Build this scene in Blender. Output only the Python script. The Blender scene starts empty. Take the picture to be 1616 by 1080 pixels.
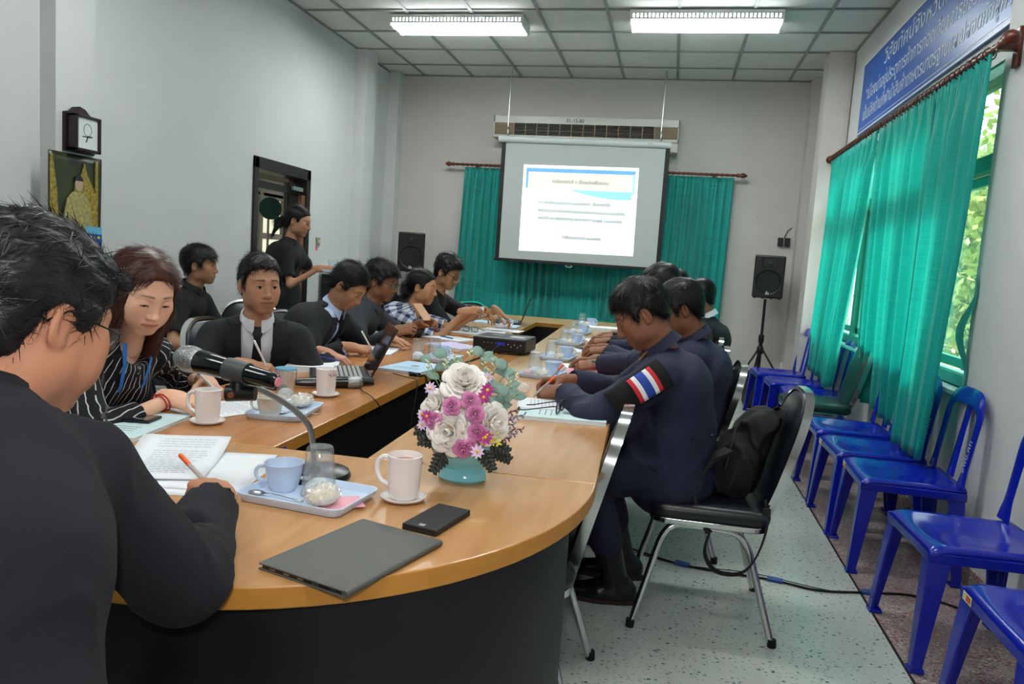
import bpy, math, random
import numpy as np
from mathutils import Matrix, Vector
random.seed(7); RNG=np.random.RandomState(5)
sc=bpy.context.scene
# ---------- camera ----------
cam=bpy.data.objects.new('camera',bpy.data.cameras.new('camera')); sc.collection.objects.link(cam); sc.camera=cam
cam.data.sensor_width=36; cam.data.lens=1180*36/1616; cam.data.clip_start=.05
cam.matrix_world=Matrix(((0.97586087,-0.08706494,0.20028796,0),(0.20798735,0.09078813,-0.97390902,0),(0.06660956,0.99205706,0.10670499,1.27),(0,0,0,1)))
cam.data.dof.use_dof=False
# ---------- colour management, world, lights ----------
sc.view_settings.view_transform='Standard'; sc.view_settings.look='None'; sc.view_settings.gamma=1; sc.view_settings.use_curve_mapping=False
sc.view_settings.exposure=0.0
W=bpy.data.worlds.new('world'); sc.world=W; W.use_nodes=True
wn=W.node_tree.nodes; wn['Background'].inputs[0].default_value=(.86,.95,1,1); wn['Background'].inputs[1].default_value=4.5
def arealight(name,loc,rot,sx,sy,power,col,target=None):
    l=bpy.data.lights.new(name,'AREA'); l.shape='RECTANGLE'; l.size=sx; l.size_y=sy; l.energy=power; l.color=col
    o=bpy.data.objects.new(name,l); sc.collection.objects.link(o); o.location=loc; o.rotation_euler=rot
    if target: o.rotation_euler=(Vector(target)-Vector(loc)).to_track_quat('-Z','Y').to_euler()
    return o
TUBE=(.97,.99,1.0)
for (lx,ly,p) in ((-1.97,6.45,22),(.085,6.35,22),(-1.97,3.3,14),(.085,3.3,14),(-1.97,.4,14),(.085,.4,14)):  # lamps past the first row belong to the unseen, added fittings
    arealight('tube_light',(lx,ly,3.19),(0,0,0),1.1,.12,p,TUBE)
    arealight('tube_uplight',(lx,ly,3.215),(math.pi,0,0),1.1,.30,p*1.7,TUBE)
sun=bpy.data.lights.new('sun','SUN'); sun.energy=14; sun.angle=.35; sun.color=(1,.97,.88); so=bpy.data.objects.new('sun',sun); sc.collection.objects.link(so); so.rotation_euler=(0,math.radians(52),math.radians(-12))
# the camera's own flash, just above the lens
arealight('camera_flash',(-.02,-.03,1.40),(0,0,0),.07,.05,9,(1,.96,.95),target=(-.75,3.2,1.1))
S=lambda *c: tuple((v/12.92 if v<=.04045 else ((v+.055)/1.055)**2.4) for v in c[:3])+(1,)   # sRGB 0..1 -> linear
def hexc(h): return S(*[int(h[i:i+2],16)/255 for i in (0,2,4)])
# ---------- materials ----------
MATS={}
def mat(name,col,rough=.5,metal=0,spec=.5,bump=None,noise=None,emit=None,trans=0,coat=0,sheen=0,attr=None,sss=0,ior=1.45,bumpd=.002):
    """col hex; noise=(scale,amount,hex2) mixes a second colour; bump=(scale,strength)"""
    if name in MATS: return MATS[name]
    m=bpy.data.materials.new(name); m.use_nodes=True; nt=m.node_tree; b=nt.nodes['Principled BSDF']
    b.inputs['Base Color'].default_value=hexc(col); b.inputs['Roughness'].default_value=rough; b.inputs['Metallic'].default_value=metal
    b.inputs['Specular IOR Level'].default_value=spec; b.inputs['Transmission Weight'].default_value=trans; b.inputs['IOR'].default_value=ior
    b.inputs['Coat Weight'].default_value=coat; b.inputs['Sheen Weight'].default_value=sheen
    if sss: b.inputs['Subsurface Weight'].default_value=sss; b.inputs['Subsurface Radius'].default_value=(.012,.004,.002); b.inputs['Subsurface Scale'].default_value=1
    tc=nt.nodes.new('ShaderNodeTexCoord')
    if attr:
        a=nt.nodes.new('ShaderNodeAttribute'); a.attribute_name=attr; nt.links.new(a.outputs['Color'],b.inputs['Base Color'])
    if noise:
        n=nt.nodes.new('ShaderNodeTexNoise'); n.inputs['Scale'].default_value=noise[0]; n.inputs['Detail'].default_value=5; nt.links.new(tc.outputs['Object'],n.inputs['Vector'])
        mp=nt.nodes.new('ShaderNodeMapRange'); mp.inputs[1].default_value=.35; mp.inputs[2].default_value=.7; mp.inputs[4].default_value=noise[1]; nt.links.new(n.outputs[0],mp.inputs[0])
        mx=nt.nodes.new('ShaderNodeMix'); mx.data_type='RGBA'; mx.inputs['B'].default_value=hexc(noise[2])
        if attr: nt.links.new(a.outputs['Color'],mx.inputs['A'])
        else: mx.inputs['A'].default_value=hexc(col)
        nt.links.new(mp.outputs[0],mx.inputs['Factor']); nt.links.new(mx.outputs['Result'],b.inputs['Base Color'])
    if bump:
        n2=nt.nodes.new('ShaderNodeTexNoise'); n2.inputs['Scale'].default_value=bump[0]; n2.inputs['Detail'].default_value=4; nt.links.new(tc.outputs['Object'],n2.inputs['Vector'])
        bp=nt.nodes.new('ShaderNodeBump'); bp.inputs['Strength'].default_value=bump[1]; bp.inputs['Distance'].default_value=bumpd; nt.links.new(n2.outputs[0],bp.inputs['Height']); nt.links.new(bp.outputs[0],b.inputs['Normal'])
    if emit: b.inputs['Emission Color'].default_value=hexc(col); b.inputs['Emission Strength'].default_value=emit
    MATS[name]=m; return m
def glassmat(name,tint,alpha=.25,rough=.03):
    if name in MATS: return MATS[name]
    m=bpy.data.materials.new(name); m.use_nodes=True; nt=m.node_tree; nt.nodes.clear()
    o=nt.nodes.new('ShaderNodeOutputMaterial'); t=nt.nodes.new('ShaderNodeBsdfTransparent'); g=nt.nodes.new('ShaderNodeBsdfGlossy'); d=nt.nodes.new('ShaderNodeBsdfDiffuse')
    t.inputs[0].default_value=hexc(tint); g.inputs['Roughness'].default_value=rough; d.inputs[0].default_value=hexc(tint)
    lw=nt.nodes.new('ShaderNodeLayerWeight'); lw.inputs[0].default_value=.5; f=nt.nodes.new('ShaderNodeMath'); f.operation='POWER'; f.inputs[1].default_value=4; nt.links.new(lw.outputs['Facing'],f.inputs[0]); f2=nt.nodes.new('ShaderNodeMath'); f2.operation='MULTIPLY_ADD'; f2.inputs[1].default_value=.8; f2.inputs[2].default_value=.05; nt.links.new(f.outputs[0],f2.inputs[0]); f=f2
    m1=nt.nodes.new('ShaderNodeMixShader'); m1.inputs[0].default_value=alpha; nt.links.new(t.outputs[0],m1.inputs[1]); nt.links.new(d.outputs[0],m1.inputs[2])
    m2=nt.nodes.new('ShaderNodeMixShader'); nt.links.new(f.outputs[0],m2.inputs[0]); nt.links.new(m1.outputs[0],m2.inputs[1]); nt.links.new(g.outputs[0],m2.inputs[2]); nt.links.new(m2.outputs[0],o.inputs[0])
    MATS[name]=m; return m
# ---------- object helpers ----------
COL=sc.collection
def tag(o,label=None,cat=None,group=None,kind=None):
    if label: o['label']=label
    if cat: o['category']=cat
    if group: o['group']=group
    if kind: o['kind']=kind
    return o
def thing(name,label,cat,loc=(0,0,0),rz=0,group=None):
    o=bpy.data.objects.new(name,None); o.empty_display_size=.1; COL.objects.link(o); o.location=loc; o.rotation_euler=(0,0,rz); return tag(o,label,cat,group)
def kids(o): return [c for c in bpy.data.objects if c.parent==o]
def copy_tree(o,parent=None,memo=None):
    c=o.copy(); COL.objects.link(c)
    if parent: c.parent=parent
    for ch in kids(o): copy_tree(ch,c)
    return c
def smooth_obj(me): me.polygons.foreach_set('use_smooth',[True]*len(me.polygons))
class MB:
    """collects shapes; build() links them as ONE mesh object"""
    def __init__(s): s.v=[]; s.f=[]; s.m=[]; s.cur=0
    def add(s,vs,fs):
        o=len(s.v); s.v+= [tuple(v) for v in vs]; s.f+=[tuple(i+o for i in f) for f in fs]; s.m+=[s.cur]*len(fs); return s
    def mi(s,i): s.cur=i; return s
    def box(s,x0,x1,y0,y1,z0,z1,R=None,c=None):
        vs=[(x,y,z) for z in (z0,z1) for y in (y0,y1) for x in (x0,x1)]
        if R is not None: vs=[tuple(R@Vector(v)+(Vector(c) if c is not None else Vector((0,0,0)))) for v in vs]
        return s.add(vs,[(0,2,3,1),(4,5,7,6),(0,1,5,4),(2,6,7,3),(0,4,6,2),(1,3,7,5)])
    def cbox(s,c,d,rz=0,R=None):
        R=R or Matrix.Rotation(rz,3,'Z'); return s.box(-d[0]/2,d[0]/2,-d[1]/2,d[1]/2,-d[2]/2,d[2]/2,R,c)
    def tube(s,pts,r,n=10,closed=False,flat=1.0,up=None):
        pts=[Vector(p) for p in pts]; m=len(pts); rr=r if isinstance(r,(list,tuple)) else [r]*m
        T=[]
        for i in range(m):
            a=pts[(i-1)%m] if (closed or i>0) else pts[i]; b=pts[(i+1)%m] if (closed or i<m-1) else pts[i]
            t=(b-a); T.append(t.normalized() if t.length>1e-9 else Vector((0,0,1)))
        u=Vector(up) if up else Vector((0,0,1)); 
        if abs(u.dot(T[0]))>.95: u=Vector((1,0,0))
        N=[]; nrm=(u-T[0]*u.dot(T[0])).normalized()
        for i in range(m):
            nn=nrm-T[i]*nrm.dot(T[i]); nrm=nn.normalized() if nn.length>1e-6 else nrm; N.append(nrm.copy())
        vs=[]
        for i in range(m):
            B=T[i].cross(N[i])
            for j in range(n):
                a=2*math.pi*j/n; vs.append(pts[i]+N[i]*(math.cos(a)*rr[i]*flat)+B*(math.sin(a)*rr[i]))
        fs=[]
        for i in range(m if closed else m-1):
            k=(i+1)%m
            for j in range(n): fs.append((i*n+j,i*n+(j+1)%n,k*n+(j+1)%n,k*n+j))
        if not closed: fs+= [tuple(range(n))[::-1], tuple((m-1)*n+j for j in range(n))]
        return s.add(vs,fs)
    def cyl(s,a,b,r0,r1=None,n=16): return s.tube([a,b],[r0,r0 if r1 is None else r1],n)
    def lathe(s,prof,c=(0,0,0),n=32,sx=1,sy=1,R=None):
        vs=[]
        for r,z in prof:
            for j in range(n):
                a=2*math.pi*j/n; v=Vector((r*math.cos(a)*sx,r*math.sin(a)*sy,z)); v=(R@v if R else v)+Vector(c); vs.append(v)
        fs=[]
        for i in range(len(prof)-1):
            for j in range(n): fs.append((i*n+j,i*n+(j+1)%n,(i+1)*n+(j+1)%n,(i+1)*n+j))
        if prof[0][0]>1e-5: fs.append(tuple(range(n))[::-1])
        if prof[-1][0]>1e-5: fs.append(tuple((len(prof)-1)*n+j for j in range(n)))
        return s.add(vs,fs)
    def prism(s,poly,z0,z1):
        n=len(poly); vs=[(x,y,z0) for x,y in poly]+[(x,y,z1) for x,y in poly]
        return s.add(vs,[tuple(range(n))[::-1],tuple(range(n,2*n))]+[(i,(i+1)%n,n+(i+1)%n,n+i) for i in range(n)])
    def sphere(s,c,r,n=12,m=8,R=None):
        r=r if isinstance(r,(tuple,list)) else (r,r,r); vs=[];fs=[]
        for i in range(m+1):
            ph=math.pi*i/m
            for j in range(n):
                a=2*math.pi*j/n; v=Vector((r[0]*math.sin(ph)*math.cos(a),r[1]*math.sin(ph)*math.sin(a),-r[2]*math.cos(ph))); vs.append((R@v if R else v)+Vector(c))
        for i in range(m):
            for j in range(n): fs.append((i*n+j,i*n+(j+1)%n,(i+1)*n+(j+1)%n,(i+1)*n+j))
        return s.add(vs,fs)
    def grid(s,fn,nu,nv,closeu=False):
        vs=[fn(i/(nu if closeu else nu-1),j/(nv-1)) for j in range(nv) for i in range(nu)]; fs=[]
        for j in range(nv-1):
            for i in range(nu if closeu else nu-1): fs.append((j*nu+i,j*nu+(i+1)%nu,(j+1)*nu+(i+1)%nu,(j+1)*nu+i))
        return s.add(vs,fs)
    def build(s,name,m,parent=None,smooth=False,bevel=0,loc=None,rz=0,solid=0,label=None,R=None,seg=2,sub=0):
        me=bpy.data.meshes.new(name); me.from_pydata(s.v,[],s.f)
        for q in (m if isinstance(m,(list,tuple)) else [m]): me.materials.append(q)
        if any(s.m): me.polygons.foreach_set('material_index',s.m)
        if smooth:
            smooth_obj(me)
            if smooth!='all':
                try: me.set_sharp_from_angle(angle=math.radians(smooth if smooth is not True else 40))
                except Exception: pass
        me.update()
        o=bpy.data.objects.new(name,me); COL.objects.link(o)
        if parent: o.parent=parent
        if loc is not None: o.location=loc
        if rz: o.rotation_euler=(0,0,rz)
        if R is not None: o.matrix_local=R
        if solid: q=o.modifiers.new('s','SOLIDIFY'); q.thickness=solid; q.offset=0
        if bevel: q=o.modifiers.new('b','BEVEL'); q.width=bevel; q.segments=seg; q.limit_method='ANGLE'; q.angle_limit=math.radians(50)
        if sub: q=o.modifiers.new('u','SUBSURF'); q.levels=sub; q.render_levels=sub
        if label: o['label']=label
        return o
def npobj(name,V,F,m,parent=None,attrs=None,smooth=True,mi=None):
    me=bpy.data.meshes.new(name); V=np.asarray(V,np.float32); F=np.asarray(F,np.int32); k=F.shape[1]
    me.vertices.add(len(V)); me.vertices.foreach_set('co',V.ravel()); me.loops.add(F.size); me.loops.foreach_set('vertex_index',F.ravel())
    me.polygons.add(len(F)); me.polygons.foreach_set('loop_start',np.arange(0,F.size,k,dtype=np.int32)); me.polygons.foreach_set('loop_total',np.full(len(F),k,np.int32))
    for q in (m if isinstance(m,(list,tuple)) else [m]): me.materials.append(q)
    if mi is not None: me.polygons.foreach_set('material_index',np.asarray(mi,np.int32))
    me.update(calc_edges=True); me.validate()
    if smooth: smooth_obj(me)
    for an,(ty,arr) in (attrs or {}).items():
        a=me.attributes.new(an,ty,'POINT'); a.data.foreach_set('color' if ty=='FLOAT_COLOR' else 'vector',np.asarray(arr,np.float32).ravel())
    o=bpy.data.objects.new(name,me); COL.objects.link(o)
    if parent: o.parent=parent
    return o
# ---------- distance fields: smooth union of limbs, turned into one continuous surface ----------
def _h(ix,iy,iz): n=(ix*374761393+iy*668265263+iz*2147483647)&0xffffffff; n=((n^(n>>13))*1274126177)&0xffffffff; return ((n^(n>>16))&0xffff)/65535.
def vnoise(P):
    P=np.asarray(P,np.float64); I=np.floor(P).astype(np.int64); f=P-I; f=f*f*(3-2*f); r=0
    for dx in (0,1):
        for dy in (0,1):
            for dz in (0,1):
                w=(f[...,0] if dx else 1-f[...,0])*(f[...,1] if dy else 1-f[...,1])*(f[...,2] if dz else 1-f[...,2]); r=r+w*_h(I[...,0]+dx,I[...,1]+dy,I[...,2]+dz)
    return r
A=lambda *v: np.array(v if len(v)>1 else v[0],float)
nrm=lambda v: np.asarray(v,float)/max(1e-9,np.linalg.norm(v))
def capsule(a,b,ra,rb=None):
    a=A(a);b=A(b);rb=ra if rb is None else rb; ab=b-a; L=max(1e-9,ab@ab)
    def fn(P):
        t=np.clip((P-a)@ab/L,0,1); return np.linalg.norm(P-a-t[...,None]*ab,axis=-1)-(ra+(rb-ra)*t)
    m=max(ra,rb); return fn,np.minimum(a,b)-m,np.maximum(a,b)+m
def ellipsoid(c,r,R=None):
    c=A(c);r=A(r)
    def fn(P):
        q=P-c
        if R is not None: q=q@R
        k0=np.linalg.norm(q/r,axis=-1); k1=np.linalg.norm(q/(r*r),axis=-1)+1e-9; return k0*(k0-1)/k1
    m=max(r); return (fn,c-m,c+m) if R is not None else (fn,c-r,c+r)
def econe(a,b,w0,d0,w1,d1,lat):
    a=A(a);b=A(b);ax=nrm(b-a);L=np.linalg.norm(b-a); la=nrm(A(lat)-ax*(A(lat)@ax)); dp=np.cross(la,ax)
    def fn(P):
        q=P-a; t=np.clip(q@ax/L,0,1); w=w0+(w1-w0)*t; d=d0+(d1-d0)*t; m=np.minimum(w,d)
        x=q@la/w; y=q@dp/d; z=(q@ax-t*L)/m; return (np.sqrt(x*x+y*y+z*z)-1)*m
    m=max(w0,d0,w1,d1); return fn,np.minimum(a,b)-m,np.maximum(a,b)+m
class Field:
    def __init__(s,h,prims):  # prims: (op, prim, k); op '+', '-'
        s.h=h; lo=np.min([p[1][1] for p in prims if p[0]=='+'],0)-3*h; hi=np.max([p[1][2] for p in prims if p[0]=='+'],0)+3*h
        s.lo=lo; s.n=np.ceil((hi-lo)/h).astype(int)+1; s.ax=[lo[i]+h*np.arange(s.n[i]) for i in range(3)]; s.v=np.full(s.n,9.,np.float32)
        for op,pr,k in prims: s.op(op,pr,k)
    def op(s,op,pr,k=.01):
        fn,lo,hi=pr; m=k+2.5*s.h; sl=[]
        for i in range(3):
            a=max(0,int((lo[i]-m-s.lo[i])/s.h)); b=min(s.n[i],int((hi[i]+m-s.lo[i])/s.h)+2)
            if b<=a: return
            sl.append(slice(a,b))
        sl=tuple(sl); P=np.stack(np.meshgrid(s.ax[0][sl[0]],s.ax[1][sl[1]],s.ax[2][sl[2]],indexing='ij'),-1); d=fn(P).astype(np.float32); v=s.v[sl]
        if op=='+': hh=np.maximum(k-np.abs(v-d),0)/k if k>0 else 0; s.v[sl]=np.minimum(v,d)-hh*hh*k*.25
        elif op=='-': d=-d; hh=np.maximum(k-np.abs(v-d),0)/k; s.v[sl]=np.maximum(v,d)+hh*hh*k*.25
        elif op=='&': hh=np.maximum(k-np.abs(v-d),0)/k; s.v[sl]=np.maximum(v,d)+hh*hh*k*.25
    def nets(s):
        v=s.v; ins=v<0; c=np.zeros(np.array(v.shape)-1,np.int8); N=c.shape
        for dx in (0,1):
            for dy in (0,1):
                for dz in (0,1): c+=ins[dx:dx+N[0],dy:dy+N[1],dz:dz+N[2]]
        I=np.argwhere((c>0)&(c<8)); idx=np.full(N,-1,np.int32); idx[tuple(I.T)]=np.arange(len(I)); pos=np.zeros((len(I),3)); cnt=np.zeros(len(I))
        cor=[(a,b,d) for a in (0,1) for b in (0,1) for d in (0,1)]
        cv={q:v[I[:,0]+q[0],I[:,1]+q[1],I[:,2]+q[2]].astype(float) for q in cor}
        for q in cor:
            for ax in range(3):
                if q[ax]==0:
                    q2=list(q);q2[ax]=1;q2=tuple(q2);a=cv[q];b=cv[q2];m=(a<0)!=(b<0); t=np.where(m,a/np.where(m,a-b,1),0); p=np.tile(A(*q),(len(I),1)); p[:,ax]+=t; pos+=p*m[:,None]; cnt+=m
        V=(I+pos/cnt[:,None])*s.h+s.lo; F=[]
        for ax in range(3):
            o1,o2=[(1,2),(2,0),(0,1)][ax]; a=ins; sh=list(v.shape); sa=[slice(None)]*3; sb=[slice(None)]*3; sa[ax]=slice(0,-1); sb[ax]=slice(1,None)
            E=np.argwhere(ins[tuple(sa)]!=ins[tuple(sb)]); E=E[(E[:,o1]>0)&(E[:,o2]>0)&(E[:,o1]<N[o1])&(E[:,o2]<N[o2])]
            fl=ins[tuple(E.T)]; d1=np.zeros(3,int); d1[o1]=1; d2=np.zeros(3,int); d2[o2]=1
            g=lambda e: idx[tuple(e.T)]
            q=np.stack([g(E-d1-d2),g(E-d2),g(E),g(E-d1)],1); q[~fl]=q[~fl][:,::-1]; F.append(q)
        return V,np.concatenate(F).astype(np.int32)
def vnormals(V,F):
    n=np.cross(V[F[:,2]]-V[F[:,0]],V[F[:,3]]-V[F[:,1]]); N=np.zeros_like(V)
    for k in range(4): np.add.at(N,F[:,k],n)
    return N/(np.linalg.norm(N,axis=1)[:,None]+1e-12)
def relax(V,F,it=2,w=.5):
    for _ in range(it):
        S_=np.zeros_like(V); c=np.zeros(len(V))
        for k in range(4):
            np.add.at(S_,F[:,k],V[F[:,(k+1)%4]]); np.add.at(c,F[:,k],1); 
        V=V*(1-w)+w*S_/np.maximum(c,1)[:,None]
    return V
def rotm(f,up=(0,0,1),roll=0):
    """columns: right, forward, up"""
    f=nrm(f); r=nrm(np.cross(f,A(up))); u=np.cross(r,f); M=np.stack([r,f,u],1)
    if roll: c,s_=math.cos(roll),math.sin(roll); M=M@np.array([[c,0,s_],[0,1,0],[-s_,0,c]])
    return M
def rot_axis(v,ax,a): ax=nrm(ax); return v*math.cos(a)+np.cross(ax,v)*math.sin(a)+ax*(ax@v)*(1-math.cos(a))
def joinVF(L):
    V=[];F=[];o=0
    for v,f in L: V.append(v);F.append(f+o);o+=len(v)
    return np.concatenate(V),np.concatenate(F)
# ---------- head ----------
def head_prims(g='m',fat=0,eye=.5,nose=1,neck=True,jaw=0,smile=0,neckto=None):
    w=1+fat*.06; p=[]; a=lambda op,pr,k: p.append((op,pr,k))
    a('+',ellipsoid((0,-.014,.032),(.075,.094,.083)),.01)
    a('+',ellipsoid((0,.022,-.022),(.064*w,.064,.078)),.03)
    a('+',ellipsoid((0,.030,-.066),((.047+jaw*.005)*w,.048,.046)),.03)
    a('+',capsule((-.016*w,.062,-.098),(.016*w,.062,-.098),.0165 if g=='m' else .0145),.025)
    for s in (-1,1):
        a('+',ellipsoid((s*(.05+jaw*.004)*w,.0,-.062),(.016,.026,.03)),.03)
        a('+',ellipsoid((s*.043*w,.056,-.024),(.019+fat*.004,.022,.021+fat*.006)),.022)
        a('+',ellipsoid((s*.034*w,.054,-.058),(.02+fat*.006,.022,.024)),.022)
        a('+',capsule((s*.012,.078,.022),(s*.042,.064,.024),.0105 if g=='m' else .008),.014)
        a('-',ellipsoid((s*.031,.093,.0),(.0185,.017,.0125)),.012)
        a('+',ellipsoid((s*.031,.0665,-.001),(.0175,.0172,.0165)),.006)      # lids over the eyeball
        if eye>.05: a('-',ellipsoid((s*.031,.0865,-.0015-(1-eye)*.003),(.0130,.012,.0024+.0050*eye)),.002)
        else: a('-',capsule((s*.021,.0835,-.007),(s*.041,.0805,-.007),.0013),.0015)
        a('+',ellipsoid((s*.077,-.014,-.008),(.007,.017,.031),rotm((.35*s,-1,0.15))),.006)
        a('-',ellipsoid((s*.0845,-.010,-.006),(.006,.010,.020)),.004)
        a('+',ellipsoid((s*.076,-.008,-.031),(.006,.008,.008)),.006)
    a('+',capsule((0,.083,.012),(0,.097*nose**.3,-.030),.0062,.0095),.014)
    a('+',ellipsoid((0,.0995,-.0345),(.0115*nose,.0105,.0095)),.008)
    for s in (-1,1):
        a('+',ellipsoid((s*.0125*nose,.089,-.0385),(.0075,.0095,.007)),.006)
        a('-',ellipsoid((s*.007,.0955,-.0465),(.0038,.005,.003)),.002)
    a('+',ellipsoid((0,.0750,-.066),(.028,.0145,.02)),.014)
    a('+',capsule((-.020,.0800,-.0630+smile*.002),(0,.0878,-.0620),.0028,.0042),.005); a('+',capsule((.020,.0800,-.0630+smile*.002),(0,.0878,-.0620),.0028,.0042),.005)
    a('+',capsule((-.015,.0795,-.0720),(.015,.0795,-.0720),.0050),.006); a('+',ellipsoid((0,.0843,-.0720),(.013,.0050,.0048)),.005)
    a('-',capsule((-.026,.0850,-.0670+smile*.003),(0,.0930,-.0670),.0022),.002); a('-',capsule((.026,.0850,-.0670+smile*.003),(0,.0930,-.0670),.0022),.002)
    a('-',ellipsoid((0,.0955,-.052),(.003,.004,.008)),.006)
    if neckto is not None:
        nr=.053 if g=='m' else .045; nr*=(1+fat*.12)
        a('+',econe((0,-.022,-.06),neckto,nr,nr*.98,nr*1.02,nr*1.02,(1,0,0)),.02)
    return p
def lerpc(c1,c2,t): return c1*(1-t[:,None])+c2*t[:,None]
def head_colors(L,skin,lip,brow,hairc,g='m',browz=.026,stub=0):
    """skin colours: lips, brows, lash line, painted shade between the lips, by place on the head"""
    x,y,z=np.abs(L[:,0]),L[:,1],L[:,2]; C=np.tile(A(skin),(len(L),1)); sm=lambda v,a,b: np.clip((v-a)/(b-a),0,1)
    m=(1-sm(np.abs(z+.067)-(.0078-x*.20),0,.0025))*(1-sm(x,.024,.029))*sm(y,.067,.074); C=lerpc(C,A(lip),m*.6); m=(1-sm(np.abs(z+.0670),.0006,.0020))*(1-sm(x,.024,.028))*sm(y,.067,.074); C=lerpc(C,A(lip)*.35,m*.6)  # second mask darkens the mouth line as painted shade
    bc=browz-.10*(np.maximum(x-.03,0))+.05*np.minimum(x-.02,0); th=.0045 if g=='m' else .003
    bc=bc+.0015; m=(1-sm(np.abs(z-bc)-th*(.70-sm(x,.02,.05)*.6),-.001,.0028))*sm(x,.010,.015)*(1-sm(x,.046,.052))*sm(y,.04,.06); C=lerpc(C,A(brow),m*.85)
    ch=(1-sm(np.hypot(x-.042,z+.03),.0,.028))*sm(y,.03,.06); C=lerpc(C,A(skin)*A(1.08,.86,.84),ch*.5)
    if stub: m=(1-sm(z,-.06,-.04))*sm(z,-.12,-.10)*sm(y,.03,.06)+(1-sm(np.abs(z+.054),.003,.007))*(1-sm(x,.018,.026))*sm(y,.07,.08); C=lerpc(C,A(brow),np.clip(m,0,1)*stub)
    return C
# ---------- hand ----------
POSES=dict(relax=((.35,.45,.3),(.4,.5,.3),(.45,.5,.35),(.5,.5,.35)),flat=((.08,.12,.08),(.08,.1,.08),(.1,.12,.08),(.12,.15,.1)),
 pen=((.75,.75,.25),(.85,.9,.35),(.95,1.0,.5),(1.05,1.0,.5)),fist=((1.2,1.4,.9),(1.25,1.45,.9),(1.3,1.45,.9),(1.3,1.4,.9)),hold=((.6,.9,.6),(.65,.95,.6),(.7,.95,.6),(.75,.9,.6)),
 pinch=((.8,.8,.4),(.6,.6,.3),(.5,.5,.3),(.45,.5,.3)))
def hand_vf(w,d,n,thumb,pose,sz=1.,h=.003):
    """w wrist, d direction, n back-of-hand normal, thumb: +1/-1 side of cross(d,n)"""
    w=A(w); d=nrm(d); n=nrm(A(n)-d*(A(n)@d)); s=np.cross(d,n)*thumb; P=[]; q=lambda f,l,u: w+(d*f+s*l+n*u)*sz
    kn=[(.088,.028,0),(.092,.0095,.003),(.087,-.0095,.002),(.078,-.027,-.002)]; ln=[.070,.078,.072,.056]; rr=[.0092,.0095,.009,.0078]
    for (f,l,u) in kn: P.append(('+',capsule(q(-.005,l*.5,0),q(f,l,u),.0145*sz,.0115*sz),.012*sz))
    P.append(('+',econe(w-d*.035*sz,w+d*.012*sz,.031*sz,.024*sz,.029*sz,.020*sz,s),.02))
    cu=POSES[pose]
    for i,(f,l,u) in enumerate(kn):
        p=q(f,l,u); dd=nrm(d+s*(.10,.02,-.06,-.15)[i]); ax=np.cross(dd,n); ax=nrm(ax)
        for j,fr in enumerate((.46,.30,.24)):
            dd=rot_axis(dd,ax,-cu[i][j]); e=p+dd*ln[i]*fr*sz; P.append(('+',capsule(p,e,(rr[i]-.0006*j)*sz,(rr[i]-.0006*(j+1))*sz),.0015)); p=e
    th={'pen':(.55,.6,-.75),'pinch':(.7,.45,-.7),'fist':(.75,.25,-.75),'hold':(.6,.45,-.8),'relax':(.72,.62,-.4),'flat':(.7,.72,-.1)}[pose]
    p=q(.018,.022,-.006); dd=nrm(d*th[0]+s*th[1]+n*th[2]); e=p+dd*.043*sz; P.append(('+',capsule(p,e,.0155*sz,.0115*sz),.012*sz)); p=e
    tgt=nrm(d*1.0+s*-.05+n*(-.35 if pose in('pen','pinch','fist','hold') else 0))
    for k,(L_,r_) in enumerate(((.032,.0105),(.026,.0092))): dd=nrm(dd*.6+tgt*.4*(k+1)); e=p+dd*L_*sz; P.append(('+',capsule(p,e,r_*sz,(r_-.0008)*sz),.003)); p=e
    V,F=Field(h,P).nets(); return relax(V,F,1,.4),F
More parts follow.
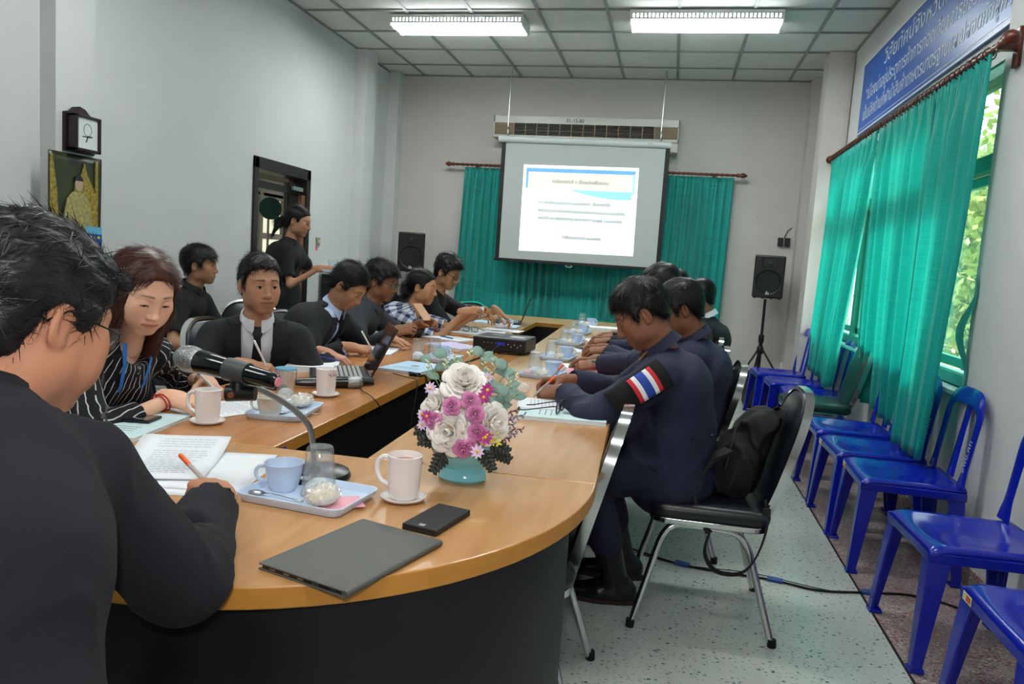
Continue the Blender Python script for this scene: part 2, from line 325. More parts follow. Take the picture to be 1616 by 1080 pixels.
# ---------- people ----------
def M4(R,c): 
    m=Matrix.Identity(4)
    for i in range(3):
        for j in range(3): m[i][j]=float(R[i][j])
        m[i][3]=float(c[i])
    return m
def ik(S_,W_,hint,lu,lf):
    S_=A(S_);W_=A(W_); v=W_-S_; D=np.linalg.norm(v); 
    if D>(lu+lf)*.985: return S_+v*lu/(lu+lf)
    u=v/D; a=(lu*lu-lf*lf+D*D)/(2*D); hh=math.sqrt(max(0,lu*lu-a*a)); hv=A(hint)-u*(A(hint)@u); return S_+u*a+nrm(hv)*hh
SKIN=lambda h: A(hexc(h)[:3])
class Person:
    def __init__(s,label,seat,face,head,look,base_skin='B07F62',g='m',up=(0,0,1),roll=0,stand=False,scale=1.,fat=0,wr=None,wl=None,hr=None,hl=None,hint_r=None,hint_l=None,
                 pelvis_z=.535,res=1.,cat='person',group=None,lens=(.275,.25),knee=None,shrug=0,footz=0):
        """seat (x,y); face = heading in degrees; head = centre of head; look = direction of the face"""
        s.g=g;s.res=res;s.fat=fat;s.k=scale; a=math.radians(face); s.f=A(math.cos(a),math.sin(a),0.); s.l=A(-math.sin(a),math.cos(a),0.); s.base=A(seat[0],seat[1],0.)
        s.o=thing('person',label,cat,tuple(s.base),0,group); s.skin=SKIN(base_skin); s.Hc=A(head); s.R=rotm(look,up,roll)
        s.P=A(seat[0],seat[1],.9 if stand else pelvis_z); s.stand=stand
        lookf=A(look); 
        s.N=s.Hc+(-s.R[:,2]*.55+A(0,0,-.45)*1.0)*.165*scale - s.R[:,1]*.02*scale - s.f*.02
        ax=nrm(s.N-s.P); s.ax=ax; L=np.linalg.norm(s.N-s.P); s.fw=nrm(np.cross(s.l,ax)) # chest forward
        if s.fw@s.f<0: s.fw=-s.fw
        s.C=s.P+ax*L*.70-s.fw*.035; s.Wa=s.P+ax*L*.34-s.fw*.02
        sw=(.160 if g=='m' else .138)*scale; s.SL=s.N-ax*(.078-shrug)+s.l*sw+s.fw*.012; s.SR=s.N-ax*(.078-shrug)-s.l*sw+s.fw*.012; s.arm=lens
        s.WL=A(wl) if wl is not None else s.SL+A(0,0,-.5); s.WR=A(wr) if wr is not None else s.SR+A(0,0,-.5)
        s.EL=ik(s.SL,s.WL,hint_l if hint_l is not None else s.l*.8-A(0,0,1.)-s.f*.2,*[v*scale for v in lens]); s.ER=ik(s.SR,s.WR,hint_r if hint_r is not None else -s.l*.8-A(0,0,1.)-s.f*.2,*[v*scale for v in lens])
        s.hl=hl; s.hr=hr
        hp=.095*scale; s.legs=[]
        for sg in (1,-1):
            h=s.P+s.l*hp*sg
            if stand: k=h+s.f*.03-A(0,0,.42); an=k-s.f*.04-A(0,0,.40)
            else:
                k=h+s.f*.40*scale+s.l*sg*.035+A(0,0,-.025) if knee is None else h+A(knee[0 if sg>0 else 1]); an=A(k[0]+s.f[0]*(.03 if sg>0 else -.03),k[1]+s.f[1]*(.03 if sg>0 else -.03),.085+footz)
                if knee is not None and len(knee)>2: an=A(knee[2 if sg>0 else 3])
            s.legs.append((h,k,an))
    def w(s,name,V,F,m,**kw): return npobj(name,V-s.base,F,m,s.o,**kw)
    def torso(s,off,hem=-.02,kk=.05):
        g=s.g=='m'; f=1+s.fat*.13; k=s.k; o=off; N,C,Wa,P=s.N,s.C,s.Wa,s.P; l=s.l
        cw,cd=(.165,.112) if g else (.142,.112); ww,wd=(.150,.108) if g else (.125,.098); pw,pd=(.165,.118) if g else (.165,.12); ww*=f;wd*=f*(1+s.fat*.08);pw*=f;pd*=f
        p=[('+',econe(N-s.ax*.10,C,(cw-.045)*k+o,(cd-.025)*k+o,cw*k+o,cd*k+o,l),kk),('+',econe(C,Wa,cw*k+o,cd*k+o,ww*k+o,wd*k+o,l),kk),('+',econe(Wa,P-s.ax*hem,ww*k+o,wd*k+o,pw*k+o,pd*k+o,l),kk)]
        for S_ in (s.SL,s.SR): p.append(('+',capsule(N-s.ax*.025-s.fw*.005,S_,.040*k+o,.048*k+o),.04))
        if not g:
            for sg in (1,-1): p.append(('+',ellipsoid(C+s.fw*.085+l*sg*.062-s.ax*.01,(.058+o,.058+o,.058+o)),.04))
        return p
    def arms(s,off,to=1.,taper=1.,kk=.035):
        p=[];k=s.k; g=1. if s.g=='m' else .85
        for S_,E_,W_ in ((s.SL,s.EL,s.WL),(s.SR,s.ER,s.WR)):
            if to<=.5: q=S_+(E_-S_)*to*2; p.append(('+',capsule(S_,q,.052*k*g+off,(.043*k*g+off*1.3)),kk))
            else:
                q=E_+(W_-E_)*(to-.5)*2; p.append(('+',capsule(S_,E_,.050*k*g+off,.039*k*g+off),kk)); p.append(('+',capsule(E_,q,.040*k*g+off,(.030*k*g+off)*taper),.02))
        return p
    def body(s,bare=0,eye=.5,lip='96524A',browc='15100E',fat=None,nose=1.,jaw=0,smile=0,stub=0,browz=.026,gaze=None,hres=None,glasses=None,lash=True):
        L=[]; fat=s.fat if fat is None else fat; h=(hres or .003)*1.; k=s.k
        nl=(s.N-s.Hc)@s.R/k; pr=head_prims(s.g,fat,eye,nose,True,jaw,smile,nl+A(0,0,-.03)); V,F=Field(h,pr).nets(); V=relax(V,F,1,.35)
        C=[head_colors(V,s.skin,SKIN(lip),SKIN(browc),None,s.g,browz,stub)]; L.append((V@s.R.T*k+s.Hc,F))
        for side,(E_,W_,hs) in (('L',(s.EL,s.WL,s.hl)),('R',(s.ER,s.WR,s.hr))):
            fd=nrm(W_-E_); hs=hs or {}; d=hs.get('d',fd); n=hs.get('n',A(0,0,1.)-fd*fd[2]); 
            V,F=hand_vf(W_,d,n,(1 if side=='L' else -1)*hs.get('t',1),hs.get('pose','relax'),(1. if s.g=='m' else .9)*k*hs.get('sz',1),.0028*(1 if s.res<=1 else 1.5)); L.append((V,F)); C.append(np.tile(s.skin*A(.97,.93,.92),(len(V),1)))
        if bare:
            V,F=Field(.006*max(1,s.res),s.arms(-.004 if s.g=='m' else -.006)).nets(); V=relax(V,F,1,.5); L.append((V,F)); C.append(np.tile(s.skin,(len(V),1)))
        pr=s.torso(-.016)+s.arms(-.014,.97)
        for (hh,kn,an) in s.legs: pr+=[('+',capsule(hh,kn,.068,.05),.04),('+',capsule(kn,an,.045,.033),.02),('+',capsule(an-A(0,0,.03),an+s.f*.12-A(0,0,.045),.03,.025),.02)]
        V,F=Field(.02,pr).nets(); L.append((V,F)); C.append(np.tile(s.skin,(len(V),1)))
        V,F=joinVF(L); C=np.concatenate(C); C=np.concatenate([np.clip(C,0,1),np.ones((len(C),1))],1)
        s.w('body',V,F,mat('skin','B07F62',.52,spec=.35,attr='Col',sss=.0,bump=(900,.12),bumpd=.0006,noise=None),attrs={'Col':('FLOAT_COLOR',C)})
        gz=A(gaze) if gaze is not None else A(0,1,-.25*(1-eye)); gz=nrm(gz)
        if eye>.05:
            for sg in (-1,1):
                b=MB(); Rz=Matrix([[float(v) for v in r] for r in rotm(gz,(0,0,1))]); Rq=Rz@Matrix.Rotation(math.radians(-90),3,'X'); ring=[0,.14,.4,.47,1.0,1.7,2.5,3.1416]; c=Vector((sg*.031,.0665,-.001)); r=.0153; n=20
                vs=[c+Rq@Vector((r*math.sin(a)*math.cos(2*math.pi*j/n),r*math.sin(a)*math.sin(2*math.pi*j/n),r*math.cos(a))) for a in ring for j in range(n)]
                for i in range(len(ring)-1):
                    b.mi(0 if i<1 else 1 if i<3 else 2)
                    if i==0: b.add(vs,[(j,(j+1)%n,n+(j+1)%n,n+j) for j in range(n)])
                    else: b.f+=[(i*n+j,i*n+(j+1)%n,(i+1)*n+(j+1)%n,(i+1)*n+j) for j in range(n)]; b.m+=[b.cur]*n
                b.build('eye',[mat('pupil','050404',.1),mat('iris','2A170E',.1),mat('sclera','CFC4BC',.25)],s.o,smooth='all',R=M4(s.R*k,s.Hc-s.base))
        if lash:
            for sg in (-1,1):
                b=MB(); zz=(-.0015-(1-eye)*.003+(.0024+.0050*eye)) if eye>.05 else -.0072
                b.tube([(sg*(.0195+t*.024),.0835-.0045*t*t-.0006*0,zz-.0038*(2*t-1)**2+(.0 if t<.8 else .0)) for t in [i/8 for i in range(9)]],.0009 if s.g=='m' else .0012,6)
                b.build('eyelashes',mat('lash','0B0807',.6),s.o,smooth='all',R=M4(s.R*k,s.Hc-s.base))
        return s
    def garment(s,name,m,off=.012,sleeve=.97,V=None,hem=-.03,amp=.004,h=None,flare=1.,taper=1.,puv=False,label=None,arms=True,cut=True,kk=.05,extra=None,freq=13.,neckcut=0):
        h=(h or .009)*1.; pr=s.torso(off,hem,kk); T=len(pr)
        if arms: pr+=s.arms(off,sleeve,taper)
        if extra: pr+=extra
        F_=Field(h,pr)
        if arms and cut:
            for S_,E_,W_ in ((s.SL,s.EL,s.WL),(s.SR,s.ER,s.WR)):
                if sleeve>.5: e=E_+(W_-E_)*(sleeve-.5)*2; d=nrm(W_-E_)
                else: e=S_+(E_-S_)*sleeve*2; d=nrm(E_-S_)
                F_.op('-',capsule(e+d*.028,e+d*.10,.05),.004)
        if neckcut: F_.op('-',capsule(s.N-s.ax*.01+s.fw*.035,s.N+s.ax*.08+s.fw*.05,neckcut),.008)
        if V:
            C,l,ax,fw=s.C,s.l,s.ax,s.fw; N=s.N
            def vf(P):
                q=P-C; t=q@ax; x=np.abs(q@l); w=np.interp(t,[V[0],V[1],.22,.3],[V[2],V[3],V[4],V[4]]); return np.maximum(np.maximum((x-w)*.9,-(q@fw)+.02),V[0]-t-.0)
            F_.op('-',(vf,C-.35,C+.35),.006)
        Vv,F=F_.nets(); Vv=relax(Vv,F,2,.5); Nn=vnormals(Vv,F)
        if amp:
            q=Vv*freq; r=1-np.abs(2*vnoise(q*A(1,1,.8)+vnoise(q*.7)[:,None]*2.2)-1); f=r**2.2-.35
            el=np.minimum(np.linalg.norm(Vv-s.EL,axis=1),np.linalg.norm(Vv-s.ER,axis=1)); f*=amp*(1+1.3*np.exp(-(el/.09)**2)); Vv=Vv+Nn*f[:,None]+Nn*((vnoise(Vv*5)-.5)*amp*1.4)[:,None]
        at=None
        if puv:
            U=np.zeros((len(Vv),3)); best=np.full(len(Vv),9.)
            segs=[(s.P,s.N,.13,s.l),(s.SL,s.EL,.05,s.fw),(s.EL,s.WL,.045,s.fw),(s.SR,s.ER,.05,s.fw),(s.ER,s.WR,.045,s.fw)]
            for i,(a,b,r,la) in enumerate(segs):
                d=capsule(a,b,r)[0](Vv); mk=d<best; best[mk]=d[mk]; ax=nrm(b-a); L1=nrm(la-ax*(la@ax)); L2=np.cross(ax,L1); q=Vv[mk]-a; U[mk]=np.stack([np.arctan2(q@L2,q@L1)*(r if i else .16),q@ax,np.full(mk.sum(),i*.37)],1)
            at={'puv':('FLOAT_VECTOR',U)}
        o=s.w(name,Vv,F,m,attrs=at)
        if label: o['label']=label
        return o
    def trousers(s,m,h=.012,skirt=False,off=.014,name='trousers',amp=.004,anklecut=0):
        pr=[('+',econe(s.P+s.ax*.06,s.P-A(0,0,.02),.15*s.k*(1+s.fat*.12),.115*(1+s.fat*.1),.165*s.k*(1+s.fat*.1),.12*(1+s.fat*.1),s.l),.04)]
        for (hh,kn,an) in s.legs:
            pr+=[('+',capsule(hh,kn,.076*(1+s.fat*.08)+off,.056+off),.05),('+',capsule(kn,an+nrm(kn-an)*anklecut,.055+off,.043+off),.03)]
        V,F=Field(h,pr).nets(); V=relax(V,F,2,.5); N=vnormals(V,F); q=V*11; r=1-np.abs(2*vnoise(q+vnoise(q*.6)[:,None]*2)-1); V=V+N*((r**2-.3)*amp)[:,None]
        return s.w(name,V,F,m)
    def shoes(s,m,h=.01,boot=0,f=None):
        for i,(hh,kn,an) in enumerate(s.legs):
            f_=s.f if f is None else nrm(A(f)); l=np.cross(A(0,0,1),f_); z0=an[2]-.085
            b=A(an[0],an[1],z0); pr=[('+',econe(b-f_*.045+A(0,0,.045),b+f_*.06+A(0,0,.04),.038,.045,.046,.038,l),.02),('+',econe(b+f_*.06+A(0,0,.04),b+f_*.155+A(0,0,.033),.046,.036,.038,.028,l),.03)]
            if boot: pr+=[('+',capsule(b-f_*.004+A(0,0,.06),A(an)+nrm(A(kn)-A(an))*(boot-.06),.046,.054),.03)]
            pr+=[('-',(lambda P,z=z0+.012:P[...,2]-z,b-A(.3,.3,.1),b+A(.3,.3,.012)),.003)] if False else []
            F_=Field(h,pr); F_.op('&',(lambda P,z=z0:(z+.016)-P[...,2],F_.lo,F_.lo+F_.h*F_.n),.002); V,F=F_.nets(); V=relax(V,F,1,.5)
            sh=s.w('shoe' if not boot else 'boot',V,F,m)
            bb=MB(); pts=[]
            for t in range(24):
                a=2*math.pi*t/24; ca,sa=math.cos(a),math.sin(a); c=b+f_*.055-s.base; pts.append(c+f_*(.142*ca)+l*((.046 if ca>0 else .040)*sa*(1-.0*ca)))
            bb.prism([(p[0],p[1]) for p in pts],z0,z0+.02); bb.build('sole',mat('sole','2A211C',.8),sh,bevel=.003)
    def hair(s,m,top=.016,side=.006,zf=.062,line=None,tufts=(),strands=1500,slen=.035,lift=.25,flow='fwd',h=None,amp=.004,long=None,sw=.0012,nape=True,seed=1,jit=.35,label=None,front=.0,name='hair'):
        k=s.k; h=h or .0045; rng=np.random.RandomState(seed)
        pr=[('+',ellipsoid((0,-.016,.033+(top-side)*.5),(.075+side,.094+side+(top-side)*.3,.083+side*.5+(top-side)*.6)),.01)]
        if nape: pr.append(('+',econe((0,-.048,.0),(0,-.050,-.06),.064+side*.6,.056+side*.6,.050+side*.5,.040+side*.5,(1,0,0)),.03))
        for s_ in (-1,1): pr.append(('+',ellipsoid((s_*(.066+side*.5),.018,.012),(.010+side*.3,.014,.026)),.01))
        for t in tufts: pr.append(('+',t,.012))
        ys,zs=line or ([-.13,-.095,-.05,-.036,-.024,.004,.012,.028,.036,.052,.07,.11],[-.075,-.072,-.055,-.02,.018,.016,-.012,-.012,.030,.045,zf-.006,zf])
        F_=Field(h,pr)
        F_.op('&',(lambda P:(np.interp(P[...,1],ys,zs)-P[...,2])*.7,F_.lo,F_.lo+F_.h*F_.n),.006)
        if long:
            lp=Field(h,long+[('+',(lambda P:0*P[...,0]+9,F_.lo,F_.lo+F_.h*F_.n),0)])
            VL,FL=lp.nets(); VL=relax(VL,FL,2,.5)
        V,F=F_.nets(); V=relax(V,F,1,.5); N=vnormals(V,F)
        if amp: V=V+N*((vnoise(V*A(55,40,55)+seed*7)-.45)*amp+(vnoise(V*22+seed)-.5)*amp)[:,None]
        Ls=[(V,F)]; 
        if long:
            NL=vnormals(VL,FL); VL=VL+NL*((vnoise(VL*A(90,90,8))-.5)*.006)[:,None]; Ls.append((VL,FL))
        # strands: thin ribbons lying along the flow of the hair
        if strands:
            for (v,f,n_,isl) in ([(V,F,vnormals(V,F),0)]+([(VL,FL,NL,1)] if long else [])):
                ii=rng.randint(0,len(v),strands); p=v[ii]+rng.randn(strands,3)*.002; n=n_[ii]
                if isl or flow=='down': d=np.tile(A(0,-.15,-1.),(strands,1))+A(0,0,0); 
                if not isl:
                    cr=A(.012,-.055,.115); rad=p-cr
                    if flow=='fwd': d=rad*8+A(0,1.,0)*np.clip((p[:,2:3]-.03)*12,0,1)*np.clip(p[:,1:2]*8+.8,0,1)+A(0,0,-1.)*np.clip(.6-(p[:,2:3]-.02)*10,0,1)
                    elif flow=='side': d=rad*4+A(1.,.25,0)*np.clip((p[:,2:3]-.03)*12,0,1)+A(0,0,-1.2)*np.clip(.6-(p[:,2:3]-.02)*10,0,1)
                    elif flow=='back': d=A(0,-1,.0)+A(0,0,-1.)*np.clip(-p[:,1:2]*12,0,1)*np.ones_like(p[:,:1])
                    elif flow=='part': d=np.sign(p[:,:1]-.008)*A(.9,0,0)*np.clip((p[:,2:3]-.06)*20,0,1)+A(0,-.15,-1.)*np.clip(1.1-(p[:,2:3]-.06)*12,.15,1)
                d=d+rng.randn(strands,3)*jit; d=d-n*np.sum(d*n,1)[:,None]; d/=np.linalg.norm(d,axis=1)[:,None]+1e-9
                ln=slen*(.5+rng.rand(strands)); c=np.cross(d,n); wd=sw*(.6+.8*rng.rand(strands)); pts=[]
                lf=lift*rng.rand(strands)
                for t in (0,.35,.7,1.):
                    q=p+d*(ln*t)[:,None]+n*((-.0015+ln*(lf*t-.55*t*t*min(1,lift*2.2)*1.0*.6))[:,None] if not isl else (.0015*np.ones(strands))[:,None]) ; ww=(wd*(1-.85*t))[:,None]; pts.append((q-c*ww,q+c*ww))
                VV=np.stack([x for ab in pts for x in ab],1).reshape(-1,3); b0=np.arange(strands)[:,None]*8; FF=np.concatenate([b0+A(2*t,2*t+1,2*t+3,2*t+2).astype(int) for t in range(3)],0).astype(np.int32); Ls.append((VV,FF))
        Vj,Fj=joinVF(Ls); o=s.w(name,Vj@s.R.T*k+s.Hc,Fj,m)
        if label: o['label']=label
        return o
    def loc_part(s,b,name,m,**kw): return b.build(name,m,s.o,R=M4(s.R*s.k,s.Hc-s.base),**kw)
    def glasses(s,m,shape='rect',r=.0011,lensmat=None,label=None):
        b=MB(); L=MB()
        for sg in (-1,1):
            pts=[]
            for i in range(24):
                a=2*math.pi*i/24; ca,sa=math.cos(a),math.sin(a); e=.6 if shape=='rect' else 1.
                x=.0255*abs(ca)**e*(1 if ca>0 else -1); z=.0165*abs(sa)**e*(1 if sa>0 else -1); pts.append((sg*.0335+x,.0965-.010*((sg*.0335+x)/.06)**2,-.003+z))
            b.tube(pts,r,6,closed=True); L.add(pts,[tuple(range(24))])
            b.tube([(sg*.0585,.0885,.002),(sg*.071,.078,.004),(sg*.080,.03,.006),(sg*.083,-.012,.010),(sg*.080,-.035,-.01)],r*1.15,6)
        b.tube([(-.009,.0965,.002),(0,.0985,.005),(.009,.0965,.002)],r,6)
        o=s.loc_part(b,'glasses',m,smooth='all'); 
        if label: o['label']=label
        q=L.build('lens',lensmat or glassmat('lensglass','E8EEEE',.06),o,solid=.0008); return o
    def frame(s):  # chest frame: right, forward, up at chest centre
        return np.stack([-s.l,s.fw,s.ax],1)
    def collar(s,m,off=.012,hgt=.036,gap=.5,fl=.022,pts=.03,name='collar',r0=None,z=.008,tilt=.25):
        r0=r0 or (.060 if s.g=='m' else .052)*(1+s.fat*.1); up=nrm(s.Hc-s.R[:,1]*.02-s.N); l=nrm(s.l-up*(s.l@up)); f=np.cross(l,up); f=f if f@s.fw>0 else -f; c0=s.N+up*z; n=36; prof=[]
        V=[];F=[]
        for i in range(n):
            a=gap/2+(2*math.pi-gap)*i/(n-1); fr=max(0,math.cos(a)); dirv=f*math.cos(a)+l*math.sin(a); dz=-tilt*r0*math.cos(a)*1.2; tip=pts*max(0,(math.cos(a)-.55)/.45)
            for (rr,zz) in ((r0-.002,-.01),(r0+.001,hgt),(r0+.007,hgt+.001),(r0+fl,hgt*.15-tip),(r0+fl-.004,hgt*.12-tip),(r0+.004,hgt*.75)): V.append(c0+dirv*rr*(1.0+.0*fr)+up*(zz+dz))
        for i in range(n-1):
            for j in range(6): F.append((i*6+j,(i+1)*6+j,(i+1)*6+(j+1)%6,i*6+(j+1)%6))
        F.append(tuple(range(6))); F.append(tuple((n-1)*6+j for j in range(5,-1,-1))); b=MB(); b.add([v-s.base for v in V],F); return b.build(name,m,s.o,smooth=60)
    def surf(s,lat,t,off=.0):
        """point on the chest surface at sideways lat and height t above the chest centre"""
        g=s.g=='m'; f=1+s.fat*.13; L=np.linalg.norm(s.N-s.P); k=s.k
        cw,cd=(.165,.112) if g else (.142,.112); ww,wd=(.150,.108) if g else (.125,.098)
        wd*=f*(1+s.fat*.08); ww*=f
        if t>=0: tt=min(1,t/(L*.30-.10+1e-6)); w=cw-.045*tt; d=cd-.025*tt; c=s.C+(s.N-s.ax*.1-s.C)*tt+s.ax*max(0,t-(L*.3-.1))
        else: tt=min(1,-t/(L*.36)); w=cw+(ww-cw)*tt; d=cd+(wd-cd)*tt; c=s.C+(s.Wa-s.C)*tt
        w=w*k+off; d=d*k+off; x=max(-.98,min(.98,lat/w)); yy=d*math.sqrt(1-x*x); 
        if t>L*.3-.1: yy*=max(.2,1-(t-(L*.3-.1))/.13)
        return c+s.l*lat+s.fw*yy
    def push(s,q,off):
        for _ in range(34):
            d=9.
            for op,pr,k in s.torso(off)+s.arms(off,.6):
                e=float(pr[0](q[None])[0]); h_=max(k-abs(d-e),0)/k; d=min(d,e)-h_*h_*k*.25
            if d>.0035: break
            q=q+s.fw*.0025
        return q
    def strip(s,name,m,pts,wds,off,th=.004,label=None,parent=None,under=None):
        """a band of cloth lying on the chest: pts [(lat,t)], half-widths"""
        b=MB(); V=[];F=[]
        for (la,t),w in zip(pts,wds):
            ps=[s.push(s.surf(la+q*w,t,0),under if under is not None else off) for q in (-1,1)]; V+=[ps[0]-s.base,ps[1]-s.base,ps[1]+s.fw*th-s.base,ps[0]+s.fw*th-s.base]
        n=len(pts)
        for i in range(n-1):
            for j in range(4): F.append((i*4+j,i*4+(j+1)%4,(i+1)*4+(j+1)%4,(i+1)*4+j))
        F+=[(3,2,1,0),tuple((n-1)*4+j for j in range(4))]; b.add(V,F); o=b.build(name,m,parent or s.o,smooth=50)
        if label: o['label']=label
        return o
    def lapels(s,m,V,off=.018):
        for sg in (1,-1):
            pts=[];w=[]
            for i in range(9):
                t=V[0]+(0.155-V[0])*i/8; wv=np.interp(t,[V[0],V[1],.22],[V[2],V[3],V[4]]); lw=.006+.028*min(1,(i/6))*(1 if i<7 else .8); pts.append((sg*(wv+lw),t)); w.append(lw)
            s.strip('lapel',m,pts,w,off,.004)
# ================= THE ROOM =================
XL,XR,YB,ZC=-3.33,1.38,8.42,3.32; Y0=-2.6
def nodemat(name,build,rough=.5,spec=.5,metal=0):
    if name in MATS: return MATS[name]
    m=bpy.data.materials.new(name); m.use_nodes=True; nt=m.node_tree; b=nt.nodes['Principled BSDF']; b.inputs['Roughness'].default_value=rough; b.inputs['Specular IOR Level'].default_value=spec; b.inputs['Metallic'].default_value=metal
    tc=nt.nodes.new('ShaderNodeTexCoord'); build(nt,b,tc); MATS[name]=m; return m
def N_(nt,t,**kw):
    n=nt.nodes.new(t)
    for k,v in kw.items():
        if k.startswith('i_'): n.inputs[k[2:]].default_value=v
        else: setattr(n,k,v)
    return n
def mixc(nt,fac,a,b):
    m=nt.nodes.new('ShaderNodeMix'); m.data_type='RGBA'
    for k,v in (('Factor',fac),('A',a),('B',b)):
        if hasattr(v,'links') or hasattr(v,'is_linked'): nt.links.new(v,m.inputs[k])
        else: m.inputs[k].default_value=v
    return m.outputs['Result']
def ramp(nt,src,a,b,lo=0,hi=1):
    m=nt.nodes.new('ShaderNodeMapRange'); m.inputs[1].default_value=a; m.inputs[2].default_value=b; m.inputs[3].default_value=lo; m.inputs[4].default_value=hi; nt.links.new(src,m.inputs[0]); return m.outputs[0]
def terrazzo(base,c2,specks,scale=70,thr=.16,seed=0):
    def f(nt,b,tc):
        n=N_(nt,'ShaderNodeTexNoise'); n.inputs['Scale'].default_value=3; nt.links.new(tc.outputs['Object'],n.inputs['Vector']); c=mixc(nt,ramp(nt,n.outputs[0],.35,.65),hexc(base),hexc(c2))
        for i,(hx,sc_,th) in enumerate(specks):
            mp=N_(nt,'ShaderNodeMapping'); mp.inputs['Scale'].default_value=(1,1.5,1); mp.inputs['Location'].default_value=(i*3.3+seed,1.7*i,0); mp.inputs['Rotation'].default_value=(0,0,.7*i); nt.links.new(tc.outputs['Object'],mp.inputs[0])
            v=N_(nt,'ShaderNodeTexVoronoi'); v.inputs['Scale'].default_value=sc_; nt.links.new(mp.outputs[0],v.inputs['Vector']); s_=N_(nt,'ShaderNodeSeparateColor'); nt.links.new(v.outputs['Color'],s_.inputs[0])
            r_=ramp(nt,s_.outputs[0],0,1,-.05,th) ; l=N_(nt,'ShaderNodeMath',operation='LESS_THAN'); nt.links.new(v.outputs['Distance'],l.inputs[0]); nt.links.new(r_,l.inputs[1]); c=mixc(nt,l.outputs[0],c,hexc(hx))
        nt.links.new(c,b.inputs['Base Color'])
    return f
floor_m=nodemat('terrazzo_pale',terrazzo('BDC2BB','B4BAB3',[('6F7F80',46,.30),('46585E',30,.22),('8FA29E',80,.4)]),.22,.5)
floor_r=nodemat('terrazzo_red',terrazzo('8E8480','A09894',[('7A3B3A',60,.55),('C8C2BC',75,.5),('5A4A4A',90,.4),('9A5A55',110,.5)]),.3,.5)
def wallmat(name,c1,c2):
    def f(nt,b,tc):
        n=N_(nt,'ShaderNodeTexNoise'); n.inputs['Scale'].default_value=1.3; n.inputs['Detail'].default_value=6; nt.links.new(tc.outputs['Object'],n.inputs['Vector']); c=mixc(nt,ramp(nt,n.outputs[0],.35,.7),hexc(c1),hexc(c2))
        v=N_(nt,'ShaderNodeTexVoronoi'); v.inputs['Scale'].default_value=2.1; nt.links.new(tc.outputs['Object'],v.inputs['Vector']); l=N_(nt,'ShaderNodeMath',operation='LESS_THAN'); l.inputs[1].default_value=.022; nt.links.new(v.outputs['Distance'],l.inputs[0]); m=N_(nt,'ShaderNodeMath',operation='MULTIPLY'); m.inputs[1].default_value=.55; nt.links.new(l.outputs[0],m.inputs[0])
        c=mixc(nt,m.outputs[0],c,hexc('8A7F70')); nt.links.new(c,b.inputs['Base Color'])
        n2=N_(nt,'ShaderNodeTexNoise'); n2.inputs['Scale'].default_value=60; nt.links.new(tc.outputs['Object'],n2.inputs['Vector']); bp=N_(nt,'ShaderNodeBump'); bp.inputs['Strength'].default_value=.15; bp.inputs['Distance'].default_value=.003; nt.links.new(n2.outputs[0],bp.inputs['Height']); nt.links.new(bp.outputs[0],b.inputs['Normal'])
    return nodemat(name,f,.62,.25)
wl_m=wallmat('wall_paint','C8C9C8','C1C3C2'); wb_m=wallmat('wall_paint_back','C4BFBA','BAB6B1')
def wood(name,c1,c2,rough=.3,scale=(1,9,9)):
    def f(nt,b,tc):
        mp=N_(nt,'ShaderNodeMapping'); mp.inputs['Scale'].default_value=scale; nt.links.new(tc.outputs['Object'],mp.inputs[0]); n=N_(nt,'ShaderNodeTexNoise'); n.inputs['Scale'].default_value=3.2; n.inputs['Detail'].default_value=7; n.inputs['Distortion'].default_value=.6; nt.links.new(mp.outputs[0],n.inputs['Vector'])
        nt.links.new(mixc(nt,ramp(nt,n.outputs[0],.3,.72),hexc(c1),hexc(c2)),b.inputs['Base Color'])
    return nodemat(name,f,rough,.5)
blk=mat('black_laminate','090A0B',.5,noise=(4,.5,'0D0E10'))
dark_wood=wood('dark_wood','241915','17100E',.35,(9,9,1))
black_pl=mat('black_plastic','0D0E0F',.4); rubber=mat('rubber','0A0A0A',.8); chrome=mat('chrome','D5D8D8',.14,1); steel=mat('steel','A9ABAA',.3,1); white_pl=mat('white_plastic','D9DAD6',.4)
def struct(b,name,m,**kw): o=b.build(name,m,**kw); o['kind']='structure'; return o
struct(MB().box(-6.2,.885,Y0,YB+.2,-.1,0),'floor',floor_m)
bd=MB(); bd.prism([(.905,Y0),(1.75,Y0),(1.75,YB+.2),(.865,YB+.2)],-.1,.0005); struct(bd,'floor_border',floor_r)['label']='speckled red and grey terrazzo border by the window wall'
bd=MB(); bd.prism([(.897,Y0),(.907,Y0),(.867,YB+.2),(.857,YB+.2)],-.1,.0015); struct(bd,'trim_1',mat('brass_strip','3A2C22',.4,.6))
bd=MB(); bd.prism([(.885,Y0),(.895,Y0),(.86,YB+.2),(.80,YB+.2),(.80,3)],-.1,.0002); struct(bd,'floor_edge',floor_m)
